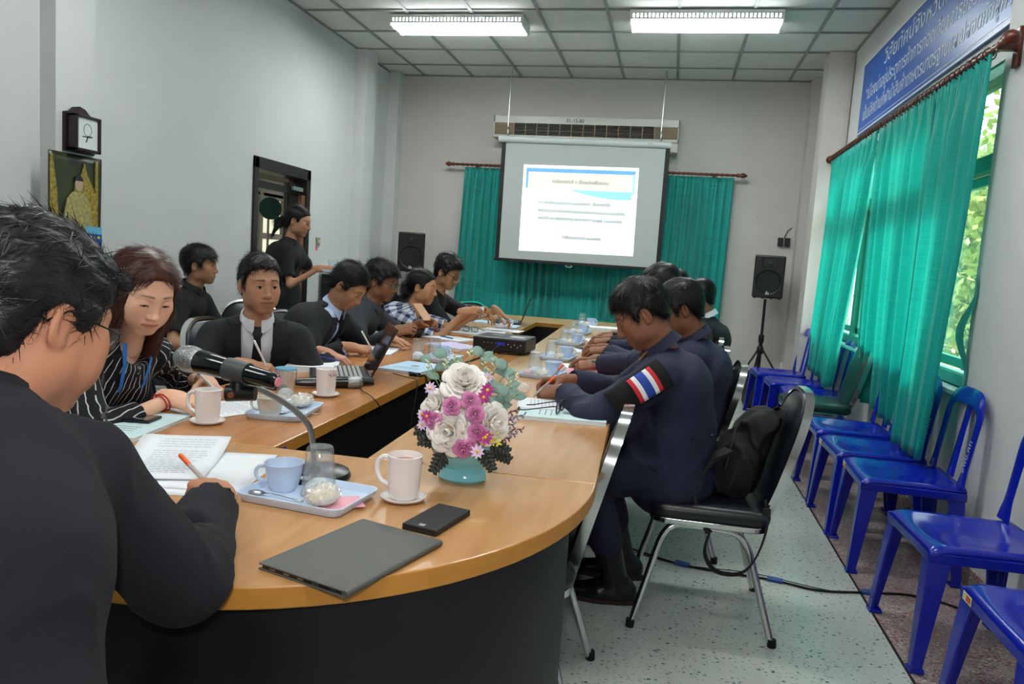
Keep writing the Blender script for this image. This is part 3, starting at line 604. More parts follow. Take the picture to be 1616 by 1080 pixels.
# left wall with its doorway, pilasters
T_=.16; b=MB(); b.box(XL-T_,XL,Y0,5.52,0,ZC+.1).box(XL-T_,XL,6.45,YB+T_,0,ZC+.1).box(XL-T_,XL,5.52,6.45,1.96,ZC+.1); struct(b,'wall_left',wl_m)
b=MB().box(XL,-3.233,3.438,3.71,0,ZC).box(XL,-3.205,7.36,7.62,0,ZC).box(XL,-3.20,8.26,YB,0,ZC); struct(b,'wall_left_pilasters',wl_m)
b=MB().box(XL-T_,-.85,YB,YB+T_,0,ZC+.1).box(.42,XR+.4,YB,YB+T_,0,ZC+.1).box(-.85,.42,YB,YB+T_,0,.85).box(-.85,.42,YB,YB+T_,2.15,ZC+.1); struct(b,'wall_back',wb_m)
w2_=thing('window_2','teal framed window hidden behind the back curtains','window',(-.215,YB+.08,0)); del w2_['category']; w2_['kind']='structure'; b=MB().box(-.635,-.575,-.04,.04,.85,2.15).box(.575,.635,-.04,.04,.85,2.15).box(-.635,.635,-.04,.04,.85,.92).box(-.635,.635,-.04,.04,2.08,2.15).box(-.03,.03,-.04,.04,.85,2.15); b.build('window_frame',mat('teal_paint','3FA08C',.5),w2_)
for s_ in (-1,1): MB().box(s_*.3-.275,s_*.3+.275,-.003,.003,.92,2.08).build('pane',glassmat('window_glass','F4F8F6',.03),w2_)
struct(MB().box(XL-3,XR+.4,Y0-T_,Y0,0,ZC+.1),'wall_front',wl_m)
b=MB().box(XR,XR+.24,Y0,3.85,0,ZC+.1).box(1.43,XR+.24,3.85,7.36,0,.80).box(1.43,XR+.24,3.85,7.36,2.36,ZC+.1).box(1.43,XR+.24,7.3,YB+T_,0,ZC+.1); struct(b,'wall_right',wl_m)
b=MB().box(1.215,1.43,7.33,7.6,0,ZC).box(1.235,1.43,8.24,YB,0,ZC); struct(b,'wall_right_pilasters',wb_m)
b=MB().box(XL,XL+.014,Y0,3.438,0,.1).box(XL,XL+.014,3.71,5.47,0,.1).box(XL,XL+.014,6.5,7.36,0,.1); struct(b,'baseboard_left',floor_r)
b=MB().box(XR-.016,XR,Y0,3.85,0,.09).box(XR-.016,1.43,3.85,3.866,0,.09).box(1.414,1.43,3.866,7.33,0,.09); struct(b,'baseboard_right',floor_r)
struct(MB().box(-3.2,1.23,YB-.014,YB,0,.1),'baseboard_back',floor_r)
# corridor outside the door
cor=MB().box(-6.2,XL-T_,3.6,3.7,0,3).box(-6.2,XL-T_,9.3,9.4,0,3).box(-6.3,-6.2,3.6,9.4,0,3).box(-6.2,XL-T_,3.6,9.4,2.6,2.7); struct(cor,'wall_corridor',mat('corridor','9A9488',.8))
struct(MB().box(-6.2,XL-T_,3.7,9.4,-.1,.001),'floor_corridor',mat('corridor_floor','8C8A84',.5))
arealight('corridor_daylight',(-4.7,5.2,2.5),(0,0,0),.8,2.2,22,(1,.96,.86))
# corridor window seen through the doorway: timber grid with pale panes
wd=thing('window_3','timber framed corridor window with pale panes beyond the door','window',(-4.9,7.6,0)); del wd['category']; wd['kind']='structure'
cw=mat('grey_timber','6E685E',.7); f=MB(); f.box(0,.05,-1.0,1.3,.2,.5).box(0,.05,-1.0,1.3,1.86,2.05)
for zz in (.90,1.38,1.86): f.box(0,.05,-1.,1.3,zz-.035,zz+.035)
for k,yy in enumerate((-1.0,-.46,.08,.62,1.16)): f.box(-.005,.055,yy-.04,yy+.04,.2,2.05)
f.build('window_frame',cw,wd)
pm=mat('lit_pane','E9E6C8',.6,emit=.55)
for i in range(4):
    for j,(z0,z1) in enumerate(((.5,.87),(.93,1.35),(1.41,1.83))): MB().box(.01,.02,-.96+.54*i,-.5+.54*i,z0,z1).build('pane',pm,wd)
# door frame
dm=mat('frame_dark','1E1C1A',.4); dr=thing('door_1','dark timber door frame in the left wall','door',(XL,5.985,0)); del dr['category']; dr['kind']='structure'
f=MB(); f.box(-.17,.02,-.48,-.42,0,1.97).box(-.17,.02,.40,.465,0,1.97).box(-.17,.02,-.48,.465,1.88,1.975); f.build('door_frame',dm,dr,bevel=.004)
f=MB(); f.box(-.10,-.05,-.42,.40,1.74,1.80); f.build('transom_rail',dm,dr,bevel=.003)
f=MB(); f.box(-.035,-.0,.335,.40,0,1.74); f.build('door_stop',mat('door_wood','6B4A33',.5),dr,bevel=.003)
f=MB(); f.box(-.02,.0,.18,.36,1.77,1.805); f.build('door_closer',mat('closer','7C8A88',.4,.5),dr,bevel=.003)
dl=MB(); dl.box(-.215,-.175,.40,1.20,.01,1.86); dl.build('door_leaf',mat('leaf_green','2E332C',.5),dr,bevel=.003)
# ceiling: T-bars and lift-out tiles
ce=thing('ceiling','suspended ceiling of pale square tiles in a grey grid','ceiling',(0,0,ZC)); del ce['category']; ce['kind']='structure'
xs=[XL]+[-2.953+.567*k for k in range(8)]+[XR+.06]; ys=[YB]+[YB-.475-.575*k for k in range(19)]+[Y0]
tm=mat('ceiling_tile','DADCD8',.85,noise=(9,.25,'BCC1BE'),bump=(120,.2)); tb=MB(); tcache={}
for x in xs[1:-1]: tb.box(x-.013,x+.013,Y0,YB,-.006,.0)
for y in ys[1:-1]: tb.box(XL,XR+.06,y-.013,y+.013,-.005,.001)
tb.box(XL,XL+.02,Y0,YB,-.008,.0).box(XR+.03,XR+.05,Y0,YB,-.008,0).box(XL,XR+.05,YB-.02,YB,-.008,0)
tb.build('grid_bars',mat('tbar','8A908E',.5),ce)
for i in range(len(xs)-1):
    for j in range(len(ys)-1):
        w=xs[i+1]-xs[i]; d=ys[j]-ys[j+1]; key=(round(w,3),round(d,3))
        if key in tcache:
            o=bpy.data.objects.new('ceiling_tile',tcache[key]); COL.objects.link(o); o.parent=ce
        else: o=MB().box(-w/2+.006,w/2-.006,-d/2+.006,d/2-.006,0,.012).build('ceiling_tile',tm,ce); tcache[key]=o.data
        o.location=((xs[i]+xs[i+1])/2,(ys[j]+ys[j+1])/2,.004+random.uniform(0,.003)); o.rotation_euler=(random.uniform(-.002,.002),random.uniform(-.002,.002),0)
struct(MB().box(XL-.2,XR+.4,Y0-.2,YB+.2,ZC+.09,ZC+.12),'roof_slab',mat('slab','808080',.9))
# fluorescent fittings
def fitting(x,y,label):
    t=thing('ceiling_light',label,'lamp',(x,y,ZC),0,'slotted tube lights on the ceiling'); b=MB(); b.box(-.58,.58,-.16,.16,-.03,-.008); b.build('housing',white_pl,t,bevel=.004)
    for sy in (-1,1):
        b=MB(); yy=sy*.155; yb=sy*.135; b.box(-.58,.58,min(yy,yb)-.002,max(yy,yb)-.012*0,-.036,-.028); b.box(-.58,.58,min(yy,yb),max(yy,yb),-.080,-.066)
        for k in range(38): xx=-.57+k*.0308; b.box(xx-.008,xx+.008,min(yy,yb)+.004,max(yy,yb)-.004,-.068,-.03)
        b.build('slotted_side',mat('reflector','C9CDCB',.35,.3),t)
    [MB().box(x_,x_+.01,-.16,.16,-.10,-.01).build('end_cap',white_pl,t) for x_ in (-.585,.575)]
    for sy in (-1,1): MB().cyl((-.57,sy*.085,-.088),(.57,sy*.085,-.088),.024,n=12).build('tube',mat('tube_glow','F4FFFA',.3,emit=9),t,smooth=True)
fitting(-1.97,6.45,'slotted fluorescent ceiling light nearer the left wall'); fitting(.085,6.35,'slotted fluorescent ceiling light nearer the window wall')
for y in (3.3,.4):  # unseen fittings added nearer the camera to light the room
    fitting(-1.97,y,'unseen slotted fluorescent ceiling light further forward on the left, row %s'%('over the table' if y>1 else 'behind the camera')); fitting(.085,y,'unseen slotted fluorescent ceiling light further forward on the right, row %s'%('over the table' if y>1 else 'behind the camera'))
# ---------- right wall window ----------
teal_fr=mat('teal_paint','3FA08C',.5); wn_=thing('window_1','teal framed window behind the curtains in the right wall','window',(1.5,5.6,0)); del wn_['category']; wn_['kind']='structure'
b=MB(); b.box(-.06,.04,-1.76,-1.68,.8,2.37).box(-.06,.04,1.66,1.74,.8,2.37).box(-.06,.04,-1.75,1.74,2.3,2.37).box(-.06,.04,-1.75,1.74,.8,.86).box(-.05,.04,-1.75,1.74,1.86,1.94)
for yy in (-.86,0,.86): b.box(-.05,.04,yy-.035,yy+.035,.8,2.37)
b.build('window_frame',teal_fr,wn_,bevel=.004)
for k in range(4):
    y0=-1.68+k*.86; b=MB(); b.box(-.02,.01,y0+.03,y0+.08,.88,1.85).box(-.02,.01,y0+.74,y0+.79,.88,1.85).box(-.02,.01,y0+.03,y0+.79,.88,.93).box(-.02,.01,y0+.03,y0+.79,1.8,1.85); s_=b.build('sash',teal_fr,wn_,bevel=.003)
    MB().box(-.006,-.002,y0+.08,y0+.74,.93,1.8).build('pane',glassmat('window_glass','F4F8F6',.03),s_)
    MB().box(-.006,-.002,y0+.04,y0+.79,1.95,2.3).build('pane',glassmat('window_glass','F4F8F6',.03),wn_)
MB().box(-.14,.04,-1.77,1.75,.775,.80).build('window_sill',white_pl,wn_,bevel=.004)
b=MB(); b.box(.12,.15,-2.2,-1.15,1.93,2.5); b.build('outside_shutter',mat('cream_board','C9C2AA',.7),wn_)
for k in range(6): MB().tube([(.118,-1.74+0.02*math.cos(a),2.0+.07*k+.012*math.sin(a)) for a in [math.pi*q/6 for q in range(7)]],.004,5).build('shutter_hook',steel,wn_)
# greenery and ground outside
struct(MB().box(1.75,14,-8,20,-.35,-.25),'ground_outside',mat('ground','7C7A5A',.9))
for ti,(tx,ty) in enumerate(((5.0,13.8),(6.2,17.6),(10.5,8.2),(8.6,22.5))):
    t=thing('tree',['leafy tree outside the window, seen beside the curtain edge','leafy tree outside, second from the near end of the window','leafy tree outside, nearest the sill','leafy tree outside, farthest along the yard'][ti],'tree',(tx,ty,-.25)); MB().tube([(0,0,0),(.05,.05,1.2),(0,.1,2.2)],[.12,.1,.06],8).build('trunk',mat('bark','4A4032',.9),t,smooth=True)
    n=5200; c=RNG.randn(n,3)*A(.62,.72,1.0)+A(0,0,2.2); c[:,2]=np.abs(c[:,2]-.35)+.35; dr_=RNG.randn(n,3); dr_/=np.linalg.norm(dr_,axis=1)[:,None]; e=np.cross(dr_,RNG.randn(n,3)); e/=np.linalg.norm(e,axis=1)[:,None]; s_=.07+.05*RNG.rand(n)[:,None]
    V=np.stack([c-dr_*s_,c+e*s_*.5,c+dr_*s_,c-e*s_*.5],1).reshape(-1,3); F=np.arange(4*n).reshape(-1,4); lf=npobj('foliage',V,F,mat('leaf_out','7FA03C',.5,noise=(3,1,'C4CC7A')),t,smooth=False); lf['kind']='stuff'
# ---------- curtains ----------
def curtain(name,label,group,path,ztop,zbot,folds,amp,m,pl=1,seed=0,nu=None):
    """path(u)->(x,y,nx,ny); folds across; pinch pleats at the header"""
    nu=nu or folds*(9 if pl==1 else 18); nv=34; r=random.Random(seed); ph=[r.uniform(0,6.28) for _ in range(8)]
    def P(u,v):
        x,y,nx,ny=path(u,v); g=1-v; op=min(1,g*7)
        a=2*math.pi*folds*u+.8*math.sin(2*math.pi*u*2.3+ph[0])*g+ .5*math.sin(2*math.pi*u*5.1+ph[1])*g
        d=amp*(op*(math.sin(a)+.35*math.sin(2.1*a+ph[2])*g)*(.75+.4*math.sin(2*math.pi*u*1.7+ph[3]))+(1-op)*.35*math.sin(2*math.pi*folds*pl*u))
        z=ztop+(zbot(u) if callable(zbot) else zbot)*0+((zbot(u) if callable(zbot) else zbot)-ztop)*g
        return (x+nx*d,y+ny*d,z)
    b=MB(); b.grid(lambda u,v:P(u,v),nu,nv)
    x0,y0=path(0,1)[:2]; base=Vector((x0,y0,0)); b.v=[tuple(Vector(v)-base) for v in b.v]
    o=b.build(name,m,smooth='all',loc=base,solid=.0015); tag(o,label,'curtain',group); return o
def fabric(name,c1,c2,trans):
    m=bpy.data.materials.new(name); m.use_nodes=True; nt=m.node_tree; nt.nodes.clear(); out=N_(nt,'ShaderNodeOutputMaterial'); tc=N_(nt,'ShaderNodeTexCoord')
    mp=N_(nt,'ShaderNodeMapping'); mp.inputs['Scale'].default_value=(60,60,1.2); nt.links.new(tc.outputs['Object'],mp.inputs[0]); n=N_(nt,'ShaderNodeTexNoise'); n.inputs['Scale'].default_value=1; n.inputs['Detail'].default_value=3; nt.links.new(mp.outputs[0],n.inputs['Vector'])
    mp2=N_(nt,'ShaderNodeMapping'); mp2.inputs['Scale'].default_value=(3,3,160); nt.links.new(tc.outputs['Object'],mp2.inputs[0]); n2=N_(nt,'ShaderNodeTexNoise'); n2.inputs['Scale'].default_value=1; nt.links.new(mp2.outputs[0],n2.inputs['Vector'])
    ad=N_(nt,'ShaderNodeMath',operation='ADD'); nt.links.new(n.outputs[0],ad.inputs[0]); nt.links.new(n2.outputs[0],ad.inputs[1]); c=mixc(nt,ramp(nt,ad.outputs[0],.75,1.3),hexc(c1),hexc(c2))
    p=N_(nt,'ShaderNodeBsdfPrincipled'); p.inputs['Roughness'].default_value=.42; p.inputs['Sheen Weight'].default_value=.3; p.inputs['Specular IOR Level'].default_value=.4; nt.links.new(c,p.inputs['Base Color']); t=N_(nt,'ShaderNodeBsdfTranslucent'); nt.links.new(c,t.inputs[0])
    mx=N_(nt,'ShaderNodeMixShader'); mx.inputs[0].default_value=trans; nt.links.new(p.outputs[0],mx.inputs[1]); nt.links.new(t.outputs[0],mx.inputs[2]); nt.links.new(mx.outputs[0],out.inputs[0]); return m
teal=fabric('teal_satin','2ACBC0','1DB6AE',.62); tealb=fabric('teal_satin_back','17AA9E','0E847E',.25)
GB='teal curtains on the back wall'; GR='teal curtains along the window wall'
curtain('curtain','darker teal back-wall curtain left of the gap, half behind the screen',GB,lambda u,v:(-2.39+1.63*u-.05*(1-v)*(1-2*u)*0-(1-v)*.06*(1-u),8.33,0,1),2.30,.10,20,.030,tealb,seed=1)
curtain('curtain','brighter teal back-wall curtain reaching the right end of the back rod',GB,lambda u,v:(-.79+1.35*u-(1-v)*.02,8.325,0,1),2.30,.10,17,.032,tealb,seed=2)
def rod(label,a,b,r,endcap=True):
    t=thing('curtain_rod',label,'curtain rod',a); d=Vector(b)-Vector(a); rw=mat('rod_wood','5A2413',.35); L=d.length; n=max(12,int(L/.055)); pts=[d*(i/(n*2)) for i in range(2*n+1)]
    MB().tube(pts,[r*(1.15 if i%2 else .8) for i in range(2*n+1)],8).build('pole',rw,t,smooth='all')
    for e,s_ in ((Vector((0,0,0)),-1),(d,1)): u=d.normalized()*s_; MB().tube([e,e+u*.02,e+u*.04,e+u*.07,e+u*.095,e+u*.12],[r*.8,r*1.6,r*1.1,r*2.0,r*1.5,r*.2],10).build('finial',rw,t,smooth='all')
    return t,d
t,d=rod('brown turned wooden curtain rod with pointed finials on the back wall',(-2.50,8.30,2.325),(.57,8.30,2.325),.014)
for k in range(58): o=MB().tube([(.10+k*.0505+.0*math.cos(q),.021*math.cos(q),.021*math.sin(q)-.004) for q in [2*math.pi*i/10 for i in range(10)]],.0025,4,closed=True).build('curtain_ring',mat('ring','3A1B10',.4),t,smooth='all') if k==0 else None; \
    (lambda r: None)(0)
r0=[c for c in kids(t) if c.name.startswith('curtain_ring')][0]
for k in range(1,57): c=r0.copy(); COL.objects.link(c); c.parent=t; c.location=(k*.0505,0,0)
for xx in (.25,2.85): MB().box(xx-.012,xx+.012,.0,.12,-.03,.01).build('bracket',mat('rod_wood','5A2413'),t,bevel=.004)
t,d=rod('dark turned wooden curtain rod along the window wall',(1.30,7.20,2.365),(1.30,3.66,2.335),.019)
r0=MB().tube([(.028*math.cos(q),-.10,.028*math.sin(q)-.006) for q in [2*math.pi*i/10 for i in range(10)]],.003,4,closed=True).build('curtain_ring',mat('ring','3A1B10'),t,smooth='all')
for k in range(1,48): c=r0.copy(); COL.objects.link(c); c.parent=t; c.location=(0,-k*.07,-.0006*k)
for yy in (-.05,-1.75,-3.50): b=MB(); b.box(-.012,.08 if yy==-3.50 else .13,yy-.02,yy+.02,-.05,-.01); b.box(.06,.08 if yy==-3.50 else .13,yy-.025,yy+.025,-.12,.05); b.build('bracket',mat('rod_wood','5A2413'),t,bevel=.005)
# window curtains: hung from the rod, blown in at the foot over the chair seats
def pathR(y0,y1,out,lean):
    def f(u,v): g=1-v; return (1.295-out(u)*g**1.6,y0+(y1-y0)*u+lean(u)*g,1,0)
    return f
curtain('curtain','pale teal window curtain at the far end beside the pillar',GR,pathR(7.16,5.62,lambda u:.03+.05*u,lambda u:.18*u),2.33,lambda u:.52-.02*u,9,.040,teal,seed=3,pl=3)
curtain('curtain','teal window curtain in the middle, hanging over the blue seats',GR,pathR(5.60,4.48,lambda u:-.045+.02*u,lambda u:-.04*u),2.33,lambda u:.50-.03*u,7,.028,teal,seed=5,pl=3)
curtain('curtain','teal window curtain nearest the camera, its hem on a blue chair',GR,pathR(4.50,3.76,lambda u:.03+.05*u,lambda u:-.20*(1-u)+.02),2.32,lambda u:.44+.03*u,5,.036,teal,seed=6,pl=3)
b=MB(); b.grid(lambda u,v:(.02*math.sin(3*v*3.1)+(u-.5)*.012,(u-.5)*(.03+.10*math.sin(math.pi*v)**1.5)+.05*math.sin(math.pi*v),.55*v),8,20); o=b.build('curtain_tie',teal,smooth='all',loc=(1.36,3.80,.80),solid=.003); tag(o,'narrow hanging teal curtain tie on the window jamb','curtain tie')
# ---------- blue wall sign, with its lettering ----------
def lettering(txt,size,m,parent,M,name='lettering',align='CENTER',ext=.0006,sx=1,width=None):
    cu=bpy.data.curves.new(name,'FONT'); cu.body=txt; cu.size=size; cu.align_x=align; cu.extrude=ext; cu.resolution_u=3
    o=bpy.data.objects.new(name,cu); COL.objects.link(o); bpy.context.view_layer.update(); dg=bpy.context.evaluated_depsgraph_get(); me=bpy.data.meshes.new_from_object(o.evaluated_get(dg)); bpy.data.objects.remove(o)
    if width and len(me.vertices):
        xs_=[v.co.x for v in me.vertices]; k=width/max(1e-6,(max(xs_)-min(xs_))); off=(max(xs_)+min(xs_))/2
        for v in me.vertices: v.co.x=(v.co.x-(off if align=='CENTER' else min(xs_)))*k
    me.materials.clear(); me.materials.append(m); o=bpy.data.objects.new(name,me); COL.objects.link(o); o.parent=parent; o.matrix_local=M; return o
def MX(rows,loc): m=Matrix.Identity(4); [m.__setitem__(i,[rows[0][i],rows[1][i],rows[2][i],loc[i]]) for i in range(3)]; return m   # local x,y,z axes
sg=thing('sign_board','long blue sign with white Thai lettering above the window curtains','sign',(1.425,5.0,2.5))
b=MB(); b.box(-.015,0,-1.45,1.85,0,.58); b.build('board',mat('sign_blue','1C4FA0',.35),sg,bevel=.002)
b=MB(); 
for (y0,y1,z0,z1) in ((-1.44,1.84,.004,.014),(-1.44,1.84,.566,.576),(-1.44,-1.43,.004,.576),(1.83,1.84,.004,.576)): b.box(-.0165,-.014,y0,y1,z0,z1)
b.build('white_border',white_pl,sg)
b=MB(); b.box(-.0168,-.015,-1.40,1.80,.035,.039); b.build('pinstripe',white_pl,sg)
wt=mat('sign_letter','B9C3CC',.5); ax=((0,-1,0),(0,0,1),(-1,0,0))
lettering('วิสัยทัศน์จังหวัดศรีสะเกษ',.155,wt,sg,MX(ax,(-.0165,.20,.415)),width=2.0)
lettering('“เมืองน่าอยู่ประตูการค้าการท่องเที่ยวอารยธรรมขอมโบราณ',.14,wt,sg,MX(ax,(-.0165,.17,.25)),width=3.0)
lettering('เป็นเลิศด้านกีฬานำสินค้าเกษตรมาตรฐานและปลอดภัยสู่ครัวโลก”',.14,wt,sg,MX(ax,(-.0165,.17,.095)),width=3.05)
# ---------- air conditioner, projection screen ----------
ac=thing('air_conditioner','long cream air conditioner on the back wall above the screen','air conditioner',(-1.05,8.412,2.62))
b=MB(); b.box(-1.0,1.0,-.24,0,.155,.235); b.box(-1.0,1.0,-.24,0,0,.03); b.box(-1.0,-.985,-.24,0,0,.235); b.box(.985,1.0,-.24,0,0,.235); b.box(-.98,.98,-.06,0,.03,.155); b.build('casing',mat('cream_metal','B9B8B0',.4),ac,bevel=.004)
b=MB(); b.box(-.985,-.76,-.235,-.19,.03,.155).box(.74,.985,-.235,-.19,.03,.155); b.build('side_grille_panel',mat('tan_plastic','8A7358',.5),ac)
for k in range(7): MB().box(-.985,.985,-.242,-.20,.038+k*.0165,.043+k*.0165).build('slat',mat('slat_brown','4A4034',.5),ac)
b=MB(); 
for k in range(13): b.box(-.77+k*.126,-.763+k*.126,-.244,-.235,.03,.155)
b.build('divider',mat('tan_plastic','8A7358'),ac); MB().box(.85,1.0,-.22,-.02,-.10,0).build('end_box',mat('cream_metal','B9B8B0'),ac,bevel=.004)
lettering('01-15-80',.055,mat('ink','101010',.6),ac,MX(((1,0,0),(0,0,1),(0,-1,0)),(-.10,-.241,.175)),width=.19)
pj=thing('projection_screen','pull-down projection screen showing a white and blue Thai slide','screen',(-1.03,8.02,0))
b=MB(); b.tube([(-.91,0,2.575),(.91,0,2.568)],[.036,.036],14); b.build('housing',mat('screen_housing','BFC5C5',.35),pj,smooth=True)
b=MB(); b.box(-.83,.86,.004,.010,1.30,2.56); b.build('screen_sheet',mat('screen_grey','A9AEAC',.7),pj)
for x_ in (-.875,.86): b=MB(); b.box(x_,x_+.045,.003,.011,1.30,2.55); b.build('black_border',mat('matte_black','0B0D0F',.6),pj)
b=MB(); b.box(-.885,.915,-.008,.02,1.272,1.305); b.build('bottom_bar',mat('matte_black','0B0D0F'),pj,bevel=.004)
MB().tube([(-.055+.035*math.cos(q),0,1.262+.012*math.sin(q)) for q in [2*math.pi*i/12 for i in range(12)]],.004,5,closed=True).build('pull_handle',white_pl,pj,smooth='all')
lettering('acer',.03,mat('logo_green','5FA63F',.5),pj,MX(((1,0,0),(0,0,1),(0,-1,0)),(.70,-.037,2.565)))
for xx in (-.82,.80): MB().tube([(xx,0,2.6),(xx,.0,2.85),(xx+.004,0,3.31)],.006,6).build('hanger',steel,pj); MB().tube([(xx,0,2.6),(xx+.01,0,2.66),(xx,0,2.7)],.010,6).build('hook',steel,pj,smooth='all')
# projected slide
def em(name,h,e): return mat(name,h,.8,emit=e)
ex=((1,0,0),(0,0,1),(0,-1,0)); sw_=.62; b=MB(); b.add([(-.62,.0025,2.315),(.605,.0025,2.325),(.618,.0025,1.41),(-.615,.0025,1.395)],[(0,3,2,1)]); b.box(0,0,0,0,0,0) if False else None; sl=b.build('slide',em('slide_white','F4FBFD',.46),pj)
def quad(pts,m,n,y=.001): b=MB(); b.add([(x,y,z) for x,z in pts],[tuple(range(len(pts)))[::-1]]); return b.build(n,m,sl)
quad([(-.585,2.282),(.575,2.290),(.575,2.250),(-.585,2.242)],em('slide_blue','6FA8DC',.5),'slide_band'); quad([(-.585,2.25),(-.562,2.25),(-.562,2.075),(-.585,2.07)],em('slide_blue','6FA8DC',.5),'slide_band'); quad([(.553,2.26),(.575,2.26),(.575,2.035),(.553,2.04)],em('slide_blue2','9CC8E6',.72),'slide_band')
quad([(-.562,2.242),(.553,2.250),(.548,2.075),(-.562,2.07)],em('slide_cream','E9E4DC',.42),'title_panel',.0012)
pts=[(-.12+.67*i/16,2.07) for i in range(17)]+[(.55-.67*i/16,2.07-.085*math.sin(math.pi*min(1,(1-i/16)*.62)))for i in range(17)]; quad(pts,em('slide_wave','9AD4DE',.5),'wave',.0005)
tk=mat('slide_ink','2E3438',.8,emit=.35)
lettering('ระเบียบวาระที่ ๑ เรื่องแจ้งเพื่อทราบ',.05,tk,sl,MX(ex,(0,.0,2.135)),width=.60)
for z,tx,w,x in ((1.91,'* ๑.๑ คำสั่งกรมประมงที่ ๑๑๐๐/๒๕๕๙ เรื่องแต่งตั้ง',.80,-.46),(1.825,'คณะกรรมการขับเคลื่อนนโยบายของกรมประมงแบบเบ็ดเสร็จ',.93,-.43),(1.745,'ลงวันที่ ๒๘ พฤศจิกายน พ.ศ.๒๕๕๙ (Single Command)',.90,-.43),(1.55,'คำสั่งกรมประมงที่ ๑๑๐๐/๒๕๕๙',.42,-.15)): lettering(tx,.05,tk,sl,MX(ex,(x,0,z)),align='LEFT',width=w)
# ---------- things on the walls ----------
ck=thing('wall_clock','dark carved wooden wall clock with a white picture dial','clock',(-3.233,3.585,1.70)); cwd=mat('clock_wood','1D0F10',.3)
b=MB(); pr=[(-.105,.0),(-.105,.205),(-.07,.215),(-.04,.24),(0,.25),(.04,.24),(.07,.215),(.105,.205),(.105,0)]; b.add([(x,y,z) for x in (.0,.02) for (y,z) in pr],[tuple(range(9)),tuple(range(17,8,-1))]+[(i,9+i,9+(i+1)%9,(i+1)%9) for i in range(9)]); b.build('backboard',cwd,ck,bevel=.003)
b=MB(); b.box(.018,.075,-.092,-.072,.008,.20).box(.018,.075,.072,.092,.008,.20).box(.018,.075,-.092,.092,.185,.20).box(.018,.075,-.092,.092,.008,.024); b.build('case',cwd,ck,bevel=.003)
b=MB(); b.box(.02,.066,-.072,.072,.024,.185); dl=b.build('dial',mat('dial','C9D0CE',.4),ck)
b=MB(); b.tube([(.067,.028*math.cos(q),.125+.033*math.sin(q)) for q in [2*math.pi*i/16 for i in range(16)]],.0015,4,closed=True); b.build('dial_oval',mat('ink','101010'),dl); b=MB(); b.tube([(.068,0,.09),(.068,.030,.092)],.003,5); b.tube([(.068,0,.09),(.068,-.012,.06)],.003,5); b.tube([(.068,-.035,.088),(.068,.0,.088)],.002,4); b.build('hands',mat('ink','101010'),dl)
cal=thing('wall_calendar','tall royal portrait calendar with a blue lower part under the clock','calendar',(-3.228,3.565,.93))
b=MB(); b.grid(lambda u,v:(.006+.008*math.sin(v*5+u*2)*(1-v)+.003,-.19+.375*u,.76*v),10,20); b.build('sheet',mat('calendar_dark','1E241E',.35,noise=(9,1,'39401F')),cal,smooth='all',solid=.001)
gold=mat('calendar_gold','A08A34',.5,noise=(60,1,'5A4C1C')); pal=mat('calendar_robe','A39A66',.5,noise=(50,1,'7C7038'))
def flat(name,pts,m,x=.018): b=MB(); n=len(pts); b.add([(x,y,z) for y,z in pts]+[(x-.006,y,z) for y,z in pts],[tuple(range(n)),tuple(range(2*n-1,n-1,-1))]+[(i,n+i,n+(i+1)%n,(i+1)%n) for i in range(n)]); return b.build(name,m,cal)
flat('printed_throne',[(-.02,.36),(.15,.36),(.15,.50),(.12,.58),(.07,.66),(.05,.72),(.03,.66),(-.02,.58)],gold,.0175); flat('printed_throne',[(-.185,.42),(-.13,.42),(-.14,.56),(-.17,.74),(-.185,.74)],gold,.0175); flat('printed_column',[(.13,.36),(.15,.36),(.15,.74),(.13,.74)],gold,.0172)
flat('printed_robe',[(-.09,.36),(.11,.36),(.10,.44),(.08,.51),(.05,.555),(-.03,.56),(-.07,.52),(-.09,.44)],pal,.0185); flat('printed_face',[(.01+.028*math.cos(q),.60+.036*math.sin(q)) for q in [2*math.pi*i/14 for i in range(14)]],mat('calendar_face','A88F78',.5),.019); flat('printed_hair',[(.01+.030*math.cos(q),.62+.028*math.sin(q)) for q in [math.pi*i/10 for i in range(11)]],mat('ink','101010'),.0195)
flat('printed_blue_field',[(-.185,.02),(.18,.02),(.18,.34),(.06,.335),(-.185,.30)],mat('calendar_blue','1D4C8C',.4),.019); flat('printed_strip',[(.06,.34),(.18,.335),(.18,.375),(.06,.38)],mat('calendar_sky','5FA6C8',.4),.0195)
for i,(yy,cc) in enumerate(((.09,'C9D8E8'),(.12,'9A4A5A'),(.155,'C8B94A'))): flat('printed_emblem',[(yy+.011*math.cos(q),.318+.009*math.sin(q)) for q in [2*math.pi*k/10 for k in range(10)]],mat('emblem_%d'%i,cc,.5),.0198)
for k in range(5): flat('printed_rule',[(-.15,.26-.05*k),(.16,.26-.05*k),(.16,.268-.05*k),(-.15,.268-.05*k)],mat('calendar_sky','5FA6C8'),.0198)
sw=thing('light_switch','small wall switch with a pink tag beside the doorway','switch',(XL,6.66,1.30)); MB().box(0,.012,-.04,.04,-.0,.075).build('plate',mat('switch_plate','8C8A72',.4),sw,bevel=.003); MB().box(.012,.02,-.012,.012,.022,.052).build('rocker',white_pl,sw,bevel=.002); MB().box(0,.004,-.035,-.005,-.05,-.002).build('tag',mat('pink_tag','E0527A',.6),sw)
sw=thing('wall_socket','pair of old dark sockets on the back wall above the right speaker','socket',(1.13,YB,1.62)); 
for xx in (-.035,.035): MB().box(xx-.026,xx+.026,-.035,0,0,.09).build('socket_box',mat('socket_dark','1B1A18',.5),sw,bevel=.004)
MB().tube([(.0,-.01,.09),(.03,-.01,.17),(.07,-.008,.2)],.004,5).build('wire',rubber,sw,smooth='all')
